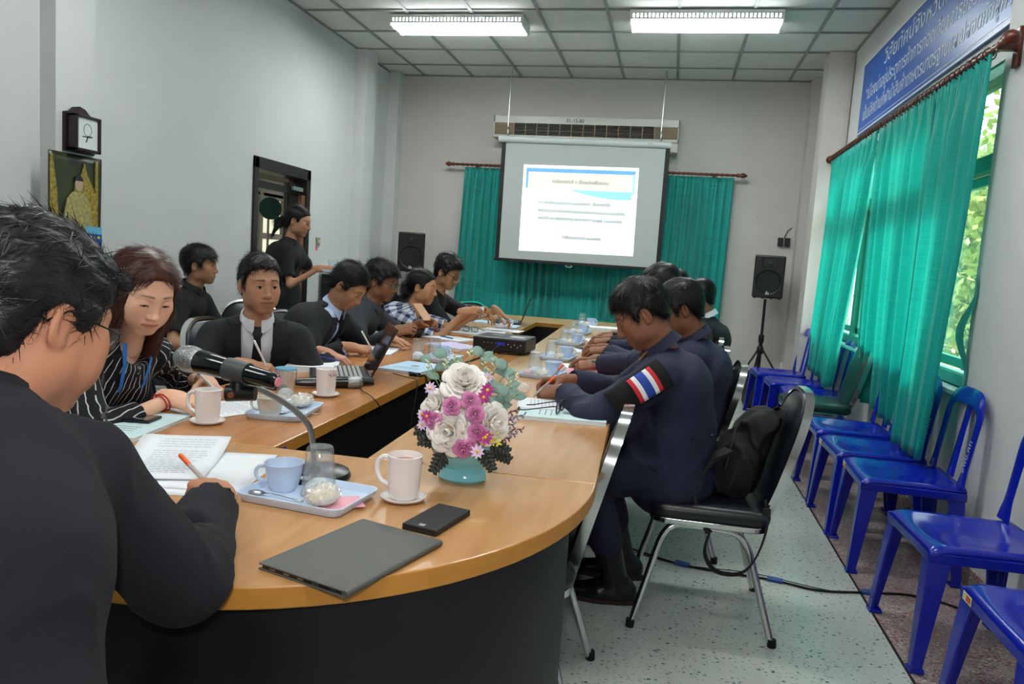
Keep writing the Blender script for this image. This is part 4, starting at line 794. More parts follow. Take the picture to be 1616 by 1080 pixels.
sw=thing('wall_socket','white conduit box low in the corner behind the blue chairs','socket',(1.20,YB-.2,.28)); sw.location=(1.233,8.30,.28); MB().box(-.02,0,-.03,.03,0,.12).build('plate',white_pl,sw,bevel=.003)
fan=thing('round_sign','dark green round disc on a pole beyond the doorway','sign',(-4.0,6.95,0)); R_=Matrix.Rotation(math.radians(-60),3,'Z')@Matrix.Rotation(math.radians(90),3,'Y'); MB().lathe([(0,-.008),(.108,-.008),(.112,0),(.108,.008),(0,.008)],(0,0,1.64),28,R=R_).build('disc',mat('disc_green','0F4038',.5),fan,smooth=True); MB().cyl((-.02,0,.02),(-.02,0,1.6),.012,n=8).build('pole',steel,fan); MB().lathe([(.14,0),(.14,.02),(.02,.035)],(-.02,0,0),20).build('base',black_pl,fan)
# ================= FURNITURE =================
TH=-.0345; TO=Vector((-.842,1.745,0)); RT=Matrix.Rotation(-TH,3,'Z')   # table frame: x right, y along
def tw(x,t): v=RT@Vector((x,t,0)); return (TO.x+v.x,TO.y+v.y)
topw=wood('table_wood','C2915E','B07D4C',.22,(7,.9,7)); edgew=wood('table_edge','C08536','B2782E',.35,(3,3,9)); topf=wood('table_wood_far','B49468','AE8C60',.25,(7,.9,7)); topc=wood('table_wood_cross','BE8350','A86E3E',.22,(7,.9,7))
def tabletop(poly,parent,m,name='tabletop'):
    b=MB(); b.mi(0); n=len(poly); b.add([(x,y,.75) for x,y in poly]+[(x,y,.712) for x,y in poly],[tuple(range(n)),tuple(range(2*n-1,n-1,-1))]); b.mi(1); b.f+=[(i,n+i,n+(i+1)%n,(i+1)%n) for i in range(n)]; b.m+=[1]*n; return b.build(name,[m,edgew],parent,bevel=.003)
def module(x0,x1,t0,t1,label,m,inner=None,ends=True):
    o=thing('meeting_table',label,'table',(*tw((x0+x1)/2,(t0+t1)/2),0),-TH,'wooden modules of the conference table'); hx,ht=(x1-x0)/2,(t1-t0)/2
    tabletop([(-hx,-ht),(hx,-ht),(hx,ht),(-hx,ht)],o,m)
    if inner: s=hx-.03 if inner>0 else -hx+.03; MB().box(s-.009,s+.009,-ht+.01,ht-.01,.02,.712).build('modesty_panel',blk,o)
    if inner==0: [MB().box(-hx+.02,hx-.02,q*(ht-.03)-.009,q*(ht-.03)+.009,.02,.712).build('modesty_panel',blk,o) for q in (-1,1)]
    if ends:
        for q in (-1,1): MB().box(-hx+.08,hx-.06,q*(ht-.02)-.009,q*(ht-.02)+.009,0,.712).build('leg_panel',blk,o,bevel=.002)
    return o
g=.0015
for k in range(3):
    nm=('nearest the camera','in the middle','at the far end')[k]
    module(-.708,-.128,1.6*k+g,1.6*(k+1)-g,'wooden table module on the left side, '+nm,topc if k<2 else topf,1)
    module(.128,.708,1.6*k+g,1.6*(k+1)-g,'wooden table module on the right side, '+nm,topw if k<1 else topf,-1)
module(-.126,.126,1.68,2.95,'narrow wooden table filling the gap, the projector standing on it',topc,0,False)
module(-.708,.708,4.8+g,5.45,'wooden cross module closing the far end of the conference table',topf,0)
o=thing('meeting_table','curved wooden end table with a black curved skirt nearest the camera','table',(*tw(0,0),0),-TH,'wooden modules of the conference table')
pl=[(.708*math.cos(a),-.80*math.sin(a)-g) for a in [math.pi*i/48 for i in range(49)]]; pl[0]=(.708,-g); tabletop(pl[::-1],o,topw)
b=MB(); inn=[(.655*math.cos(a),-.735*math.sin(a)-.02) for a in [math.pi*i/40 for i in range(41)]]; inn2=[(x*.975,y*.975-.001) for x,y in inn]; b.prism(inn+inn2[::-1],0,.712); b.build('curved_skirt',blk,o,smooth=30); MB().box(-.64,.64,-.04,-.02,.02,.712).build('modesty_panel',blk,o)
b=MB(); b.box(0,.06,-.002,0,.0,.018); o2=b.build('lettering_label',mat('blue_tape','1E3FB0',.5),None); bpy.data.objects.remove(o2)
tp=MB().box(-.001,.001,-.03,.03,.716,.738).build('blue_tape',mat('blue_tape','1E3FB0'),loc=(*tw(-.1265,.035),0),rz=-TH); tag(tp,'scrap of blue tape on the inner edge of the left table module','tape')
# ---------- chrome and vinyl chairs ----------
vinyl=mat('vinyl_dark','12161E',.3,spec=.6,bump=(260,.25)); 
def sq(w,d,r,n=6):
    P=[]
    for cx_,cy_,a0 in ((w-r,d-r,0),(-w+r,d-r,90),(-w+r,-d+r,180),(w-r,-d+r,270)):
        for i in range(n+1): a=math.radians(a0+90*i/n); P.append((cx_+r*math.cos(a),cy_+r*math.sin(a)))
    return P
def bez(pts,r=.05,n=6):
    out=[Vector(pts[0])]
    for i in range(1,len(pts)-1):
        p0,p,p1=Vector(pts[i-1]),Vector(pts[i]),Vector(pts[i+1]); a=p+(p0-p).normalized()*min(r,(p0-p).length/2); c=p+(p1-p).normalized()*min(r,(p1-p).length/2)
        for k in range(n+1): t=k/n; out.append(a*(1-t)**2+p*2*t*(1-t)+c*t*t)
    return out+[Vector(pts[-1])]
def make_chair(vm=None,label='',cat='chair',group=None,vinyl_=None):
    vm=vinyl_ or vinyl; t=thing('stacking_chair',label,cat,(0,0,0),0,group)
    for k,(sc_,z) in enumerate(((1,0),)):
        b=MB(); n=len(sq(.21,.21,.06)); rings=[(.93,.405),(1.,.415),(1.01,.435),(.985,.452),(.90,.462),(.6,.466),(.0001,.467)]; V=[];F=[]
        for s_,zz in rings: V+=[(x*s_,y*s_*1.03,zz) for x,y in sq(.21,.21,.06)]
        for i in range(len(rings)-1): F+=[(i*n+j,i*n+(j+1)%n,(i+1)*n+(j+1)%n,(i+1)*n+j) for j in range(n)]
        F.append(tuple(range(n))[::-1]); b.add(V,F); b.build('seat',vm,t,smooth=60)
    b=MB(); b.prism(sq(.205,.212,.06),.385,.407); b.build('seat_frame',chrome,t,smooth=60,bevel=.004)
    # backrest: a flat rounded panel in a chrome band, leaning back
    def bp(u,w,th,s_=1.): # w up 0..1
        a=u; return None
    R_=[];H0,H1=.40,.885
    def xx(z): return -.185-.125*((z-H0)/(H1-H0))
    out=[]
    for i in range(40):
        a=2*math.pi*i/40; ca,sa=math.cos(a),math.sin(a); y=.205*(abs(ca)**.55)*(1 if ca>0 else -1); z=(H0+H1)/2+(H1-H0)/2*(abs(sa)**.6)*(1 if sa>0 else -1); y*=1-.10*max(0,-sa)-.16*max(0,sa)**3; out.append((y,z))
    b=MB(); V=[];F=[];n=40
    for (s_,dx) in ((.0001,.022),(.6,.021),(.88,.016),(.95,.004),(.95,-.012),(.6,-.016),(.0001,-.017)): V+=[(xx(z*s_+.6425*(1-s_))+dx,y*s_,z*s_+.6425*(1-s_)) for y,z in out]
    for i in range(6): F+=[(i*n+j,i*n+(j+1)%n,(i+1)*n+(j+1)%n,(i+1)*n+j) for j in range(n)]
    b.add(V,F); b.build('backrest',vm,t,smooth=60)
    b=MB(); V=[]
    for (s_,dx) in ((.945,.014),(1.0,.014),(1.0,-.016),(.945,-.016)): V+=[(xx(z*s_+.6425*(1-s_))+dx,y*s_,z*s_+.6425*(1-s_)) for y,z in out]
    F=[];
    for i in range(4): F+=[(i*n+j,i*n+(j+1)%n,((i+1)%4)*n+(j+1)%n,((i+1)%4)*n+j) for j in range(n)]
    b.add(V,F); b.build('back_frame',chrome,t,smooth=50)
    for sy in (-1,1):
        y=sy*.165; path=bez([(.245,sy*.235,.0),(.150,y*1.05,.37),(.06,y,.375)],.09)+bez([(-.02,y,.372),(-.13,y,.365),(-.245,sy*.235,0)],.09)[0:]
        h=len(bez([(.245,0,0),(.15,0,.37),(.06,0,.375)],.09)); m_=path[h-1]*.5+path[h]*.5
        for nm,pp in (('leg',path[:h]+[m_]),('leg',[m_]+path[h:])):
            lg=MB().tube(pp,.0125,8,flat=1.0).build(nm,chrome,t,smooth=60)
            e=pp[0] if nm and pp[0].z<.1 else pp[-1]; MB().cyl((e.x,e.y,0),(e.x*.992,e.y*.995,.028),.0155,n=10).build('rubber_foot',rubber,lg)
        MB().tube([(-.12,sy*.17,.385),(-.165,sy*.185,.40),(-.19,sy*.19,.44)],.011,8).build('back_support',chrome,t,smooth=60)
    return t
GC='chrome and dark vinyl stacking chairs'
ch=make_chair(label='chrome chair with dark seat in the aisle, backpack leaning on its back',group=GC); ch.location=(.20,2.85,0); ch.rotation_euler=(0,0,math.pi+.03)
def chair_at(x,y,a,label,src=None):
    c=copy_tree(src or ch); c.location=(x,y,0); c.rotation_euler=(0,0,math.radians(a)); c['label']=label; return c
chair_at(-.395,2.10,180,'empty chrome chair tucked under the right table, edge-on beside the table curve')
chair_at(.045,3.56,181,'chrome chair of the second officer on the right side')
chair_at(.02,4.26,180,'chrome chair of the third man on the right, hidden by the officers')
chair_at(.03,4.88,180,'chrome chair under the black-suited man at the far right')
chair_at(-.02,5.55,180,'chrome chair of the far man on the right side, behind the others')
for x,y,a,l in ((-1.93,1.98,3,'chrome chair under the woman in the striped blouse'),(-1.98,2.74,5,'chrome chair under the man with the black tie'),(-2.02,3.42,0,'chrome chair under the bowed man in the open-collar pale blue shirt'),(-2.03,4.18,0,'chrome chair under the man in the charcoal shirt'),
   (-1.98,4.84,0,'chrome chair under the woman in the checked blouse'),(-2.02,5.52,0,'chrome chair under the far man in the black T-shirt'),(-2.92,4.05,12,'chrome chair under the young man by the left wall'),(-2.72,4.50,-60,'empty chrome chair between the young man and the doorway'),(-1.55,6.45,-40,'empty chrome chair at the far left corner of the table'),(-1.05,.55,75,'chrome chair under the large man in the foreground')): chair_at(x,y,a,l)
gch=make_chair(label='dark green padded chair between the blue plastic chairs, its back behind the curtain',vinyl_=mat('vinyl_green','10302C',.35,spec=.5)); gch.location=(1.04,5.45,0); gch.rotation_euler=(0,0,math.pi)
# ---------- blue plastic chairs ----------
bp_=mat('blue_plastic','0E1E9E',.16,spec=.6,noise=(5,.35,'0B1A8C'))
def make_blue():
    t=thing('plastic_chair','blue moulded plastic chair','chair',(0,0,0),0,'blue plastic chairs along the window wall')
    def seat(u,v):
        x=-.20+.42*v; w=.205+.018*v; y=(-1+2*u)*w; e=abs(-1+2*u); z=.425-.022*math.cos(min(1,e*1.15)*math.pi/2)*math.sin(min(1,max(0,v*1.05))*math.pi)**.6; z-=.02*max(0,(v-.86)/.14)**2+.012*max(0,(e-.9)/.1)**2; return (x,y,z)
    b=MB(); b.grid(seat,22,22); b.build('seat',bp_,t,smooth='all',solid=.010)
    b=MB(); pts=[]
    ap=[(.222,-.2),(.222,.2)]
    b.box(.205,.222,-.215,.215,.375,.412).box(-.20,.222,-.222,-.207,.375,.412).box(-.20,.222,.207,.222,.375,.412).box(-.20,-.185,-.2,.2,.375,.412); b.build('apron',bp_,t,bevel=.006)
    for (fx,fy,tx,ty) in ((.245,.245,.185,.178),(.245,-.245,.185,-.178),(-.215,.235,-.165,.17),(-.215,-.235,-.165,-.17)):
        b=MB(); sx=1 if fx>0 else -1; sy=1 if fy>0 else -1; V=[]
        for k in range(9):
            f=k/8; z=.41*(1-f); cx=tx+(fx-tx)*f**.9; cy=ty+(fy-ty)*f**.9; w=.072-.038*f; tk=.013
            ox,oy=cx+sx*.030*(1-f)+0,cy+sy*.036*(1-f)
            V+=[(ox,oy,z),(ox-sx*w,oy,z),(ox-sx*w,oy-sy*tk,z),(ox-sx*tk,oy-sy*tk,z),(ox-sx*tk,oy-sy*w,z),(ox,oy-sy*w,z)]
        F=[(i*6+j,i*6+(j+1)%6,(i+1)*6+(j+1)%6,(i+1)*6+j) for i in range(8) for j in range(6)]+[(0,1,2,3,4,5),tuple(48+j for j in range(5,-1,-1))]; b.add(V,F); lg=b.build('leg',bp_,t,bevel=.003)
        MB().box(min(fx,fx-sx*.04)-.004*1,max(fx,fx-sx*.04)+.004,min(fy,fy-sy*.04)-.004,max(fy,fy-sy*.04)+.004,0,.014).build('foot_pad',bp_,lg,bevel=.003)
    # back: outer loop band
    def ctr(s_):   # s_ -1..1 round the loop
        a=abs(s_); y=(1 if s_>0 else -1)*(.195*(1-max(0,(a<.55)*(.55-a)/.55)**2.2)); h=min(1,(1-a)/.5); z=.43+.375*math.sin(min(1,(1-a)*1.12)*math.pi/2)**.9; x=-.175-.05*((z-.43)/.375)-.012*(1-abs(y)/.195); return Vector((x,y,z))
    n=44; C_=[ctr(-1+2*i/n) for i in range(n+1)]; b=MB(); V=[]
    for i in range(n+1):
        p=C_[i]; tt=(C_[min(n,i+1)]-C_[max(0,i-1)]).normalized(); nf=Vector((1,0,.3)).normalized(); sd=tt.cross(nf).normalized(); a=abs(-1+2*i/n); w=.040-.010*a
        if a>.9: w+=.02*(a-.9)*10
        V+=[p+sd*w+nf*.002,p+sd*w*.6-nf*.006,p-sd*w*.6-nf*.006,p-sd*w+nf*.002,p-sd*w*.5+nf*.008,p+sd*w*.5+nf*.008]
    b.add(V,[(i*6+j,i*6+(j+1)%6,(i+1)*6+(j+1)%6,(i+1)*6+j) for i in range(n) for j in range(6)]+[(5,4,3,2,1,0),tuple(n*6+j for j in range(6))]); b.build('back_loop',bp_,t,smooth=70)
    for y0,y1 in ((0,0),):
        b=MB(); V=[]; m=12
        for k in range(m+1):
            f=k/m; z=.44+.335*f; x=-.18-.052*((z-.43)/.375)-.008; y=y0+(y1-y0)*math.sin(f*math.pi*.5); w=.020+.022*(1-f)**2+.006*f; V+=[(x-.004,y-w,z),(x-.004,y+w,z),(x+.004,y+w*.8,z),(x+.004,y-w*.8,z)]
        b.add(V,[(i*4+j,i*4+(j+1)%4,(i+1)*4+(j+1)%4,(i+1)*4+j) for i in range(m) for j in range(4)]+[(3,2,1,0),tuple(m*4+j for j in range(4))]); b.build('back_slat',bp_,t,smooth=60)
    # stencilled lettering on the side band of the back (facing the room) and a maker's sticker on the front rail
    e1=Vector((-.26,0,.966)).normalized()
    lettering('สพอ.ศก',.052,mat('stencil','8E97C8',.6),t,MX(((-.13,.05,.99),(.0,-1.,.05),(.99,0,.13)),(-.172,.212,.50)),width=.14,align='LEFT')
    return t
bc=make_blue(); k0=[c for c in kids(bc)]
names=['glossy blue plastic chair in the front row end, cut by the bottom right corner','glossy blue plastic chair in front of the wall pillar, second from the camera','blue plastic chair with the curtain hem lying on its seat','blue plastic chair just beyond the one under the curtain hem','blue plastic chair with its back against the hanging curtain, nearer side of the green chair','blue plastic chair just beyond the dark green chair','blue plastic chair next to the end one, its back over the curtain foot','blue plastic chair at the far end, in front of the speaker stand']
pos=[(1.135,2.14,0),(1.125,2.85,2),(1.125,3.68,-2),(1.115,4.19,1),(1.12,4.74,0),(1.15,6.10,-2),(1.09,6.62,1),(1.04,7.20,3)]
for i,((x,y,a),l) in enumerate(zip(pos,names)):
    c=bc if i==0 else copy_tree(bc); c.location=(x,y,0); c.rotation_euler=(0,0,math.pi+math.radians(a)); c['label']=l
stk=mat('sticker_cream','D8CFA0',.4); str_=mat('sticker_red','B5502E',.4)
bl=[o for o in bpy.data.objects if o.name.startswith('plastic_chair')]; bl.sort(key=lambda o:o.location.y)
for i in (0,2,3):
    c=bl[i]; s_=MB().box(.2235,.2245,-.19,-.13,.383,.408).build('sticker',stk,c); MB().box(.2245,.225,-.165,-.135,.387,.404).build('sticker_print',str_,s_)
# ---------- loudspeakers ----------
def speaker(x,y,z,rz,label,pitch=0):
    t=thing('loudspeaker',label,'speaker',(x,y,z),rz); b=MB(); P=[(-.15,-.0),(.15,0),(.10,.24),(-.10,.24)]; V=[(px,py,0) for px,py in P]+[(px,py,.43) for px,py in P]; b.add(V,[(3,2,1,0),(4,5,6,7)]+[(i,(i+1)%4,4+(i+1)%4,4+i) for i in range(4)]); b.build('cabinet',black_pl,t,bevel=.015)
    R_=Matrix.Rotation(math.radians(90),3,'X'); MB().lathe([(.128,0),(.125,.010),(.112,.004),(.108,-.0)],(0,-.001,.16),32,R=R_).build('woofer_ring',mat('ring_black','16181A',.5),t,smooth=True); MB().lathe([(.0001,-.0),(.04,.004),(.108,.006),(.112,.0)],(0,-.004,.16),28,R=R_).build('woofer_grille',mat('grille','08090A',.7),t,smooth=True)
    b=MB(); b.add([(-.075,-.002,.31),(.075,-.002,.31),(.075,-.002,.405),(-.075,-.002,.405),(-.03,.03,.335),(.03,.03,.335),(.03,.03,.38),(-.03,.03,.38)],[(0,1,5,4),(1,2,6,5),(2,3,7,6),(3,0,4,7),(4,5,6,7)]); b.build('horn',mat('horn_black','1A1C1E',.45),t,solid=.004); MB().lathe([(.0001,.0),(.018,.0),(.022,.006),(.02,.008)],(0,-.006,.357),16,R=R_).build('horn_mouth',mat('cone_grey','2A2D30',.4),t,smooth=True)
    b=MB(); b.add([(-.022,-.014,.035),(.0,-.014,.035),(.0,-.014,.068),(-.012,-.014,.068)],[(0,1,2,3)]); b.add([(.004,-.014,.035),(.016,-.014,.035),(.016,-.014,.058),(.004,-.014,.058)],[(0,1,2,3)]); b.build('badge',mat('badge','A9AFAE',.4,.3),t,solid=.001)
    b=MB(); 
    for k in range(4): b.cyl((-.12+.08*k,.03,-.008),(-.12+.08*k,.03,.004),.010,n=8)
    b.build('rubber_feet',rubber,t); return t
def stand(x,y,h,label,lr=.36,a0=20):
    t=thing('speaker_stand',label,'stand',(x,y,0)); MB().cyl((0,0,.12),(0,0,h*.62),.019,n=12).build('lower_pole',black_pl,t,smooth=True); MB().cyl((0,0,h*.55),(0,0,h),.014,n=12).build('upper_pole',black_pl,t,smooth=True)
    MB().lathe([(.026,h*.58),(.028,h*.60),(.028,h*.645),(.022,h*.66)],(0,0,0),14).build('collar',black_pl,t,smooth=True); MB().lathe([(.03,.50),(.034,.52),(.034,.56),(.024,.58)],(0,0,0),14).build('hub',black_pl,t,smooth=True)
    for k in range(3):
        a=math.radians(a0+120*k); c,s_=math.cos(a),math.sin(a); lg=MB().tube([(c*.03,s_*.03,.54),(c*lr,s_*lr,.012)],.011,8).build('leg',black_pl,t,smooth=True); MB().cyl((c*lr,s_*lr,0),(c*lr,s_*lr,.022),.016,n=8).build('rubber_foot',rubber,lg); MB().tube([(c*lr*.5,s_*lr*.5,.28),(c*.02,s_*.02,.17)],.007,6).build('brace',black_pl,lg)
    return t
speaker(.955,7.90,1.075,math.radians(-8),'black loudspeaker on the tripod in the right back corner'); stand(.955,8.0,1.062,'black tripod stand under the right loudspeaker',a0=215,lr=.40)
speaker(-2.80,7.82,1.085,math.radians(12),'black loudspeaker on the stand left of the back curtains'); stand(-2.80,7.92,1.07,'black tripod stand under the left loudspeaker',a0=30)
def equip(x,y,z,w,d,h,label,knobs=5,rz=0):
    t=thing('equipment_box',label,'audio equipment',(x,y,z),rz); MB().box(-w/2,w/2,-d/2,d/2,.01,h).build('case',mat('case_black','121314',.5),t,bevel=.006); b=MB()
    MB().box(-w/2+.02,w/2-.02,-d/2-.005,-d/2+.001,.03,h-.02).build('front_panel',mat('panel_grey','26292B',.5),t)
    for k in range(knobs): xx=-w/2+.05+k*(w-.1)/(max(1,knobs-1)); MB().cyl((xx,-d/2-.004,h*.5),(xx,-d/2-.018,h*.5),.009,n=8).build('knob',mat('knob','4A4C4E',.4),t)
    for sx in (-1,1): MB().box(sx*(w/2-.03)-.015,sx*(w/2-.03)+.015,-d/2+.01,d/2-.01,0,.011).build('foot',rubber,t)
    return t
equip(1.02,7.72,0,.42,.36,.33,'black equipment case on the floor below the far blue chair',4)
tb=thing('side_table','small black table against the left back wall under the loudspeaker','table',(-2.72,7.45,0)); MB().box(-.30,.30,-.22,.22,.66,.70).build('tabletop',blk,tb,bevel=.004)
for sx in (-1,1):
    for sy in (-1,1): MB().box(sx*.27-.02,sx*.27+.02,sy*.19-.02,sy*.19+.02,0,.66).build('leg',blk,tb)
equip(-2.74,7.44,.70,.42,.30,.14,'black amplifier on the small black table at the left back',6)
cb=thing('cabinet','tall black cabinet between the doorway and the left speaker','cabinet',(-3.00,6.96,0)); MB().box(-.30,.30,-.24,.24,.04,1.03).build('body',blk,cb,bevel=.003); MB().box(-.31,.31,-.25,.25,1.03,1.055).build('top',mat('cab_top','B9BDBB',.4),cb,bevel=.003)
for sx in (-1,1):
    d_=MB().box(sx*.15-.145,sx*.15+.145,-.252,-.24,.08,1.0).build('door',mat('cab_door','0A0B0C',.4),cb,bevel=.002); MB().tube([(sx*.03,-.252,.55),(sx*.03,-.27,.57),(sx*.03,-.27,.65),(sx*.03,-.252,.67)],.004,6).build('handle',steel,d_,smooth='all')
MB().box(-.29,.29,-.22,.22,0,.04).build('plinth',blk,cb)
# ---------- floor cable ----------
def cable(name,label,pts,r,m=None,cat='cable'):
    b=MB(); P=[Vector(p) for p in pts]; Q=[]
    for i in range(len(P)-1):
        p0=P[max(0,i-1)];p1=P[i];p2=P[i+1];p3=P[min(len(P)-1,i+2)]
        for k in range(6): t=k/6; Q.append(.5*((2*p1)+(p2-p0)*t+(2*p0-5*p1+4*p2-p3)*t*t+(3*p1-p0-3*p2+p3)*t**3))
    Q.append(P[-1]); b.tube([q-P[0] for q in Q],r,6); o=b.build(name,m or rubber,smooth='all',loc=P[0]); return tag(o,label,cat)
cable('floor_cable','black cable taped across the floor behind the backpack chair',[(-.35,3.5,.006),(.028,3.30,.006),(.206,3.235,.006),(.522,3.22,.006),(.702,3.18,.006),(.911,3.232,.006),(1.097,3.27,.006),(1.25,3.20,.006),(1.345,3.05,.006),(1.35,2.7,.006)],.005)
cable('floor_cable','thin dark wire beside the taped floor cable',[(-.35,3.46,.004),(.1,3.26,.004),(.45,3.27,.004),(.75,3.20,.004),(.93,3.245,.004)],.002)
for (x,y,a,l) in ((.155,3.255,-15,'first strip of blue tape over the floor cable, left of the chair legs'),(.54,3.225,-10,'strip of blue tape over the floor cable right of the chair legs'),(.915,3.235,5,'strip of blue tape where the floor cable crosses the terrazzo border')): tag(MB().box(-.032,.032,-.018,.018,.0,.013).build('blue_tape',mat('blue_tape_floor','1F4A8C',.5),loc=(x,y,0),rz=math.radians(a),bevel=.003),l,'tape')
# ================= THINGS ON THE TABLES =================
TZ=.7502; R_d=math.radians
porc=mat('porcelain','EDE6E4',.18,spec=.6); blu=mat('melamine_blue','C8D8EE',.3); tea=mat('milky_tea','A0664A',.3); clear=glassmat('drinking_glass','FAFCFD',.07,.03); paper=mat('paper','E4E6EA',.75); cover=mat('cover_cyan','CBE4E6',.5); film=glassmat('cling_film','FBFAF8',.30,.10); ink=mat('print_grey','8A8E96',.8)
def spl(P,k=6):
    P=[Vector(p) for p in P]; Q=[]
    for i in range(len(P)-1):
        p0=P[max(0,i-1)];p1=P[i];p2=P[i+1];p3=P[min(len(P)-1,i+2)]
        for j in range(k): t=j/k; Q.append(.5*((2*p1)+(p2-p0)*t+(2*p0-5*p1+4*p2-p3)*t*t+(3*p1-p0-3*p2+p3)*t**3))
    return Q+[P[-1]]
def mug(x,y,rz,label,filled=False,group='white lidless porcelain mugs on their saucers'):
    t=thing('mug',label,'mug',(x,y,TZ+.0045),R_d(rz),group); MB().lathe([(.0001,.004),(.028,.002),(.031,.006),(.034,.03),(.036,.085),(.0375,.094),(.0355,.095),(.033,.085),(.031,.012),(.0001,.010)],(0,0,0),36).build('cup',porc,t,smooth=True)
    MB().tube(spl([(.034,0,.080),(.050,0,.083),(.064,0,.072),(.067,0,.052),(.056,0,.030),(.034,0,.022)],5),.0055,10,up=(0,1,0)).build('handle',porc,t,smooth='all')
    if filled: MB().lathe([(.0001,.080),(.034,.080),(.034,.079),(.0001,.079)],(0,0,0),28).build('tea',tea,t)
    pr=[mat('print_pink','C98FA8',.4),mat('print_blue','8FA2D0',.4),mat('print_gold','C8A070',.4)]
    for k in range(9):
        a=R_d(-150+k*7+(k%2)*3); z=.078-.003*(k%3)+(.002 if k%2 else 0); c=Vector((.0362*math.cos(a),.0362*math.sin(a),z)); MB().sphere(c,(.003,.003,.0026),6,4).build('printed_flower',pr[k%3],t)
    s=thing('saucer','saucer under the '+label.replace('with a pale flower print ','').replace(' with a blue flower garland',''),'saucer',(x,y,TZ),0,'small white saucers under the mugs'); MB().lathe([(.0001,0),(.028,0),(.046,.006),(.0485,.0105),(.047,.0115),(.044,.008),(.03,.0045),(.0001,.004)],(0,0,0),36).build('plate',porc,s,smooth=True); MB().lathe([(.026,.0),(.030,.0),(.030,-.0002)],(0,0,0),24).build('foot_ring',porc,s)
    return t
mug(-1.268,1.895,178,'white mug with a pale flower print beside the woman with the red bracelet')
mug(-1.168,2.445,100,'white mug standing by the wireless microphone')
mug(-.517,1.475,170,'white mug of milky tea with a blue flower garland, nearest the flowers',True)
def tray(x,y,rz,label,w=.245,d=.175,m=None):
    t=thing('serving_tray',label,'tray',(x,y,TZ),R_d(rz),'pale blue melamine trays on the table'); P=sq(w/2,d/2,.022,5); n=len(P); V=[];F=[]; rings=[(.86,0),(.93,.001),(1.0,.017),(1.0,.019),(.975,.019),(.91,.005),(.0001,.0045)]
    for s_,z in rings: V+=[(px*s_,py*(1-(1-s_)*w/d*.9 if s_>.5 else s_),z) for px,py in P]
    for i in range(6): F+=[(i*n+j,i*n+(j+1)%n,(i+1)*n+(j+1)%n,(i+1)*n+j) for j in range(n)]
    F.append(tuple(range(n))[::-1]); MB().add(V,F).build('tray_body',m or blu,t,smooth=50); return t
def cup(x,y,rz,label,m=None,z=.0047):
    t=thing('teacup',label,'cup',(x,y,TZ+z),R_d(rz),'pale blue cups on the trays'); MB().lathe([(.0001,.003),(.024,0),(.026,.003),(.031,.012),(.037,.035),(.0405,.058),(.0425,.060),(.0395,.060),(.035,.034),(.028,.011),(.0001,.008)],(0,0,0),36).build('bowl',m or blu,t,smooth=True)
    MB().tube(spl([(.037,0,.050),(.052,0,.049),(.058,0,.036),(.050,0,.022),(.031,0,.018)],5),.0042,8,up=(0,1,0)).build('handle',m or blu,t,smooth='all'); return t
def tumbler(x,y,label,inv=True,z=.0047,h=.105,inside=True):
    t=thing('glass_tumbler',label,'glass',(x,y,TZ+z),0,'upturned glass tumblers on the trays'); 
    if inv: pr=[(.0375,0),(.0275,h-.004),(.025,h),(.0001,h),(.0001,h-.014),(.023,h-.016),(.0262,h-.03),(.0357,0.0005)]
    else: pr=[(.0001,0),(.025,0),(.0275,.004),(.0375,h),(.036,h),(.0265,.018),(.0001,.014)]
    MB().lathe(pr,(0,0,0),28).build('glass',clear,t,smooth=True)
    if inside: 
        b=MB(); b.lathe([(.0001,.001),(.029,.001),(.027,.022),(.012,.034),(.0001,.036)],(0,0,0),12); b.v=[(x_+random.uniform(-.002,.002),y_+random.uniform(-.002,.002),z_) for x_,y_,z_ in b.v]; b.build('foil_cup',mat('white_paper_cup','E8EEF2',.5),t)
    return t
def pastry(x,y,label,s=1.,col='E3D6BC',z=.006):
    t=thing('wrapped_bun',label,'snack',(x,y,TZ+z),random.uniform(0,3),'buns wrapped in clear film on the trays'); n=2
    b=MB(); b.sphere((0,0,.018*s),(.036*s,.028*s,.018*s),20,12); b.v=[tuple(Vector(v)*(1+.06*math.sin(v[0]*150)+.05*math.sin(v[1]*170+1))) for v in b.v]; b.build('bun',mat('bun_'+col,col,.6),t,smooth='all')
    P=np.array([]); b=MB(); b.sphere((0,0,.021*s),(.042*s,.034*s,.022*s),36,22); vs=[]
    for v in b.v: r=vnoise(A(v)[None]*95+3)[0]; q=1+.22*(abs(r-.5)*2-.3); vs.append((v[0]*q,v[1]*q,max(.0,v[2]*q)))
    b.v=vs; b.build('wrapper',film,t); return t
def spoon(x,y,rz,label):
    t=thing('teaspoon',label,'spoon',(x,y,TZ+.007),R_d(rz)); b=MB(); b.sphere((-.052,0,.003),(.019,.0125,.004),14,8); b.build('bowl',steel,t,smooth='all'); MB().tube([(-.035,0,.004),(-.015,0,.007),(.03,0,.004),(.062,0,.003)],[.0022,.0016,.0020,.0030],8,flat=.6).build('handle',steel,t,smooth='all')
trays=[(-.700,1.405,-6,'pale blue tray nearest the camera, beside the microphone base'),(-1.145,2.12,98,'pale blue tray between the two white mugs on the left'),(-1.10,3.62,92,'pale blue tray on the left side beyond the laptop'),(-1.22,5.72,92,'pale blue tray farthest along the left side'),
 (-.545,3.42,80,'pale blue tray nearest the officer with the flag patch'),(-.575,4.10,84,'second pale blue tray on the right side'),(-.62,4.93,84,'third pale blue tray on the right side'),(-.665,5.75,84,'fourth pale blue tray on the right side'),(-.70,6.62,84,'pale blue tray farthest on the right side')]
nm=['on the nearest tray','on the tray between the white mugs','on the left tray beyond the laptop','on the farthest left tray','on the tray before the officer with the flag patch','on the second right-hand tray','on the third right-hand tray','on the fourth right-hand tray','on the farthest right-hand tray']
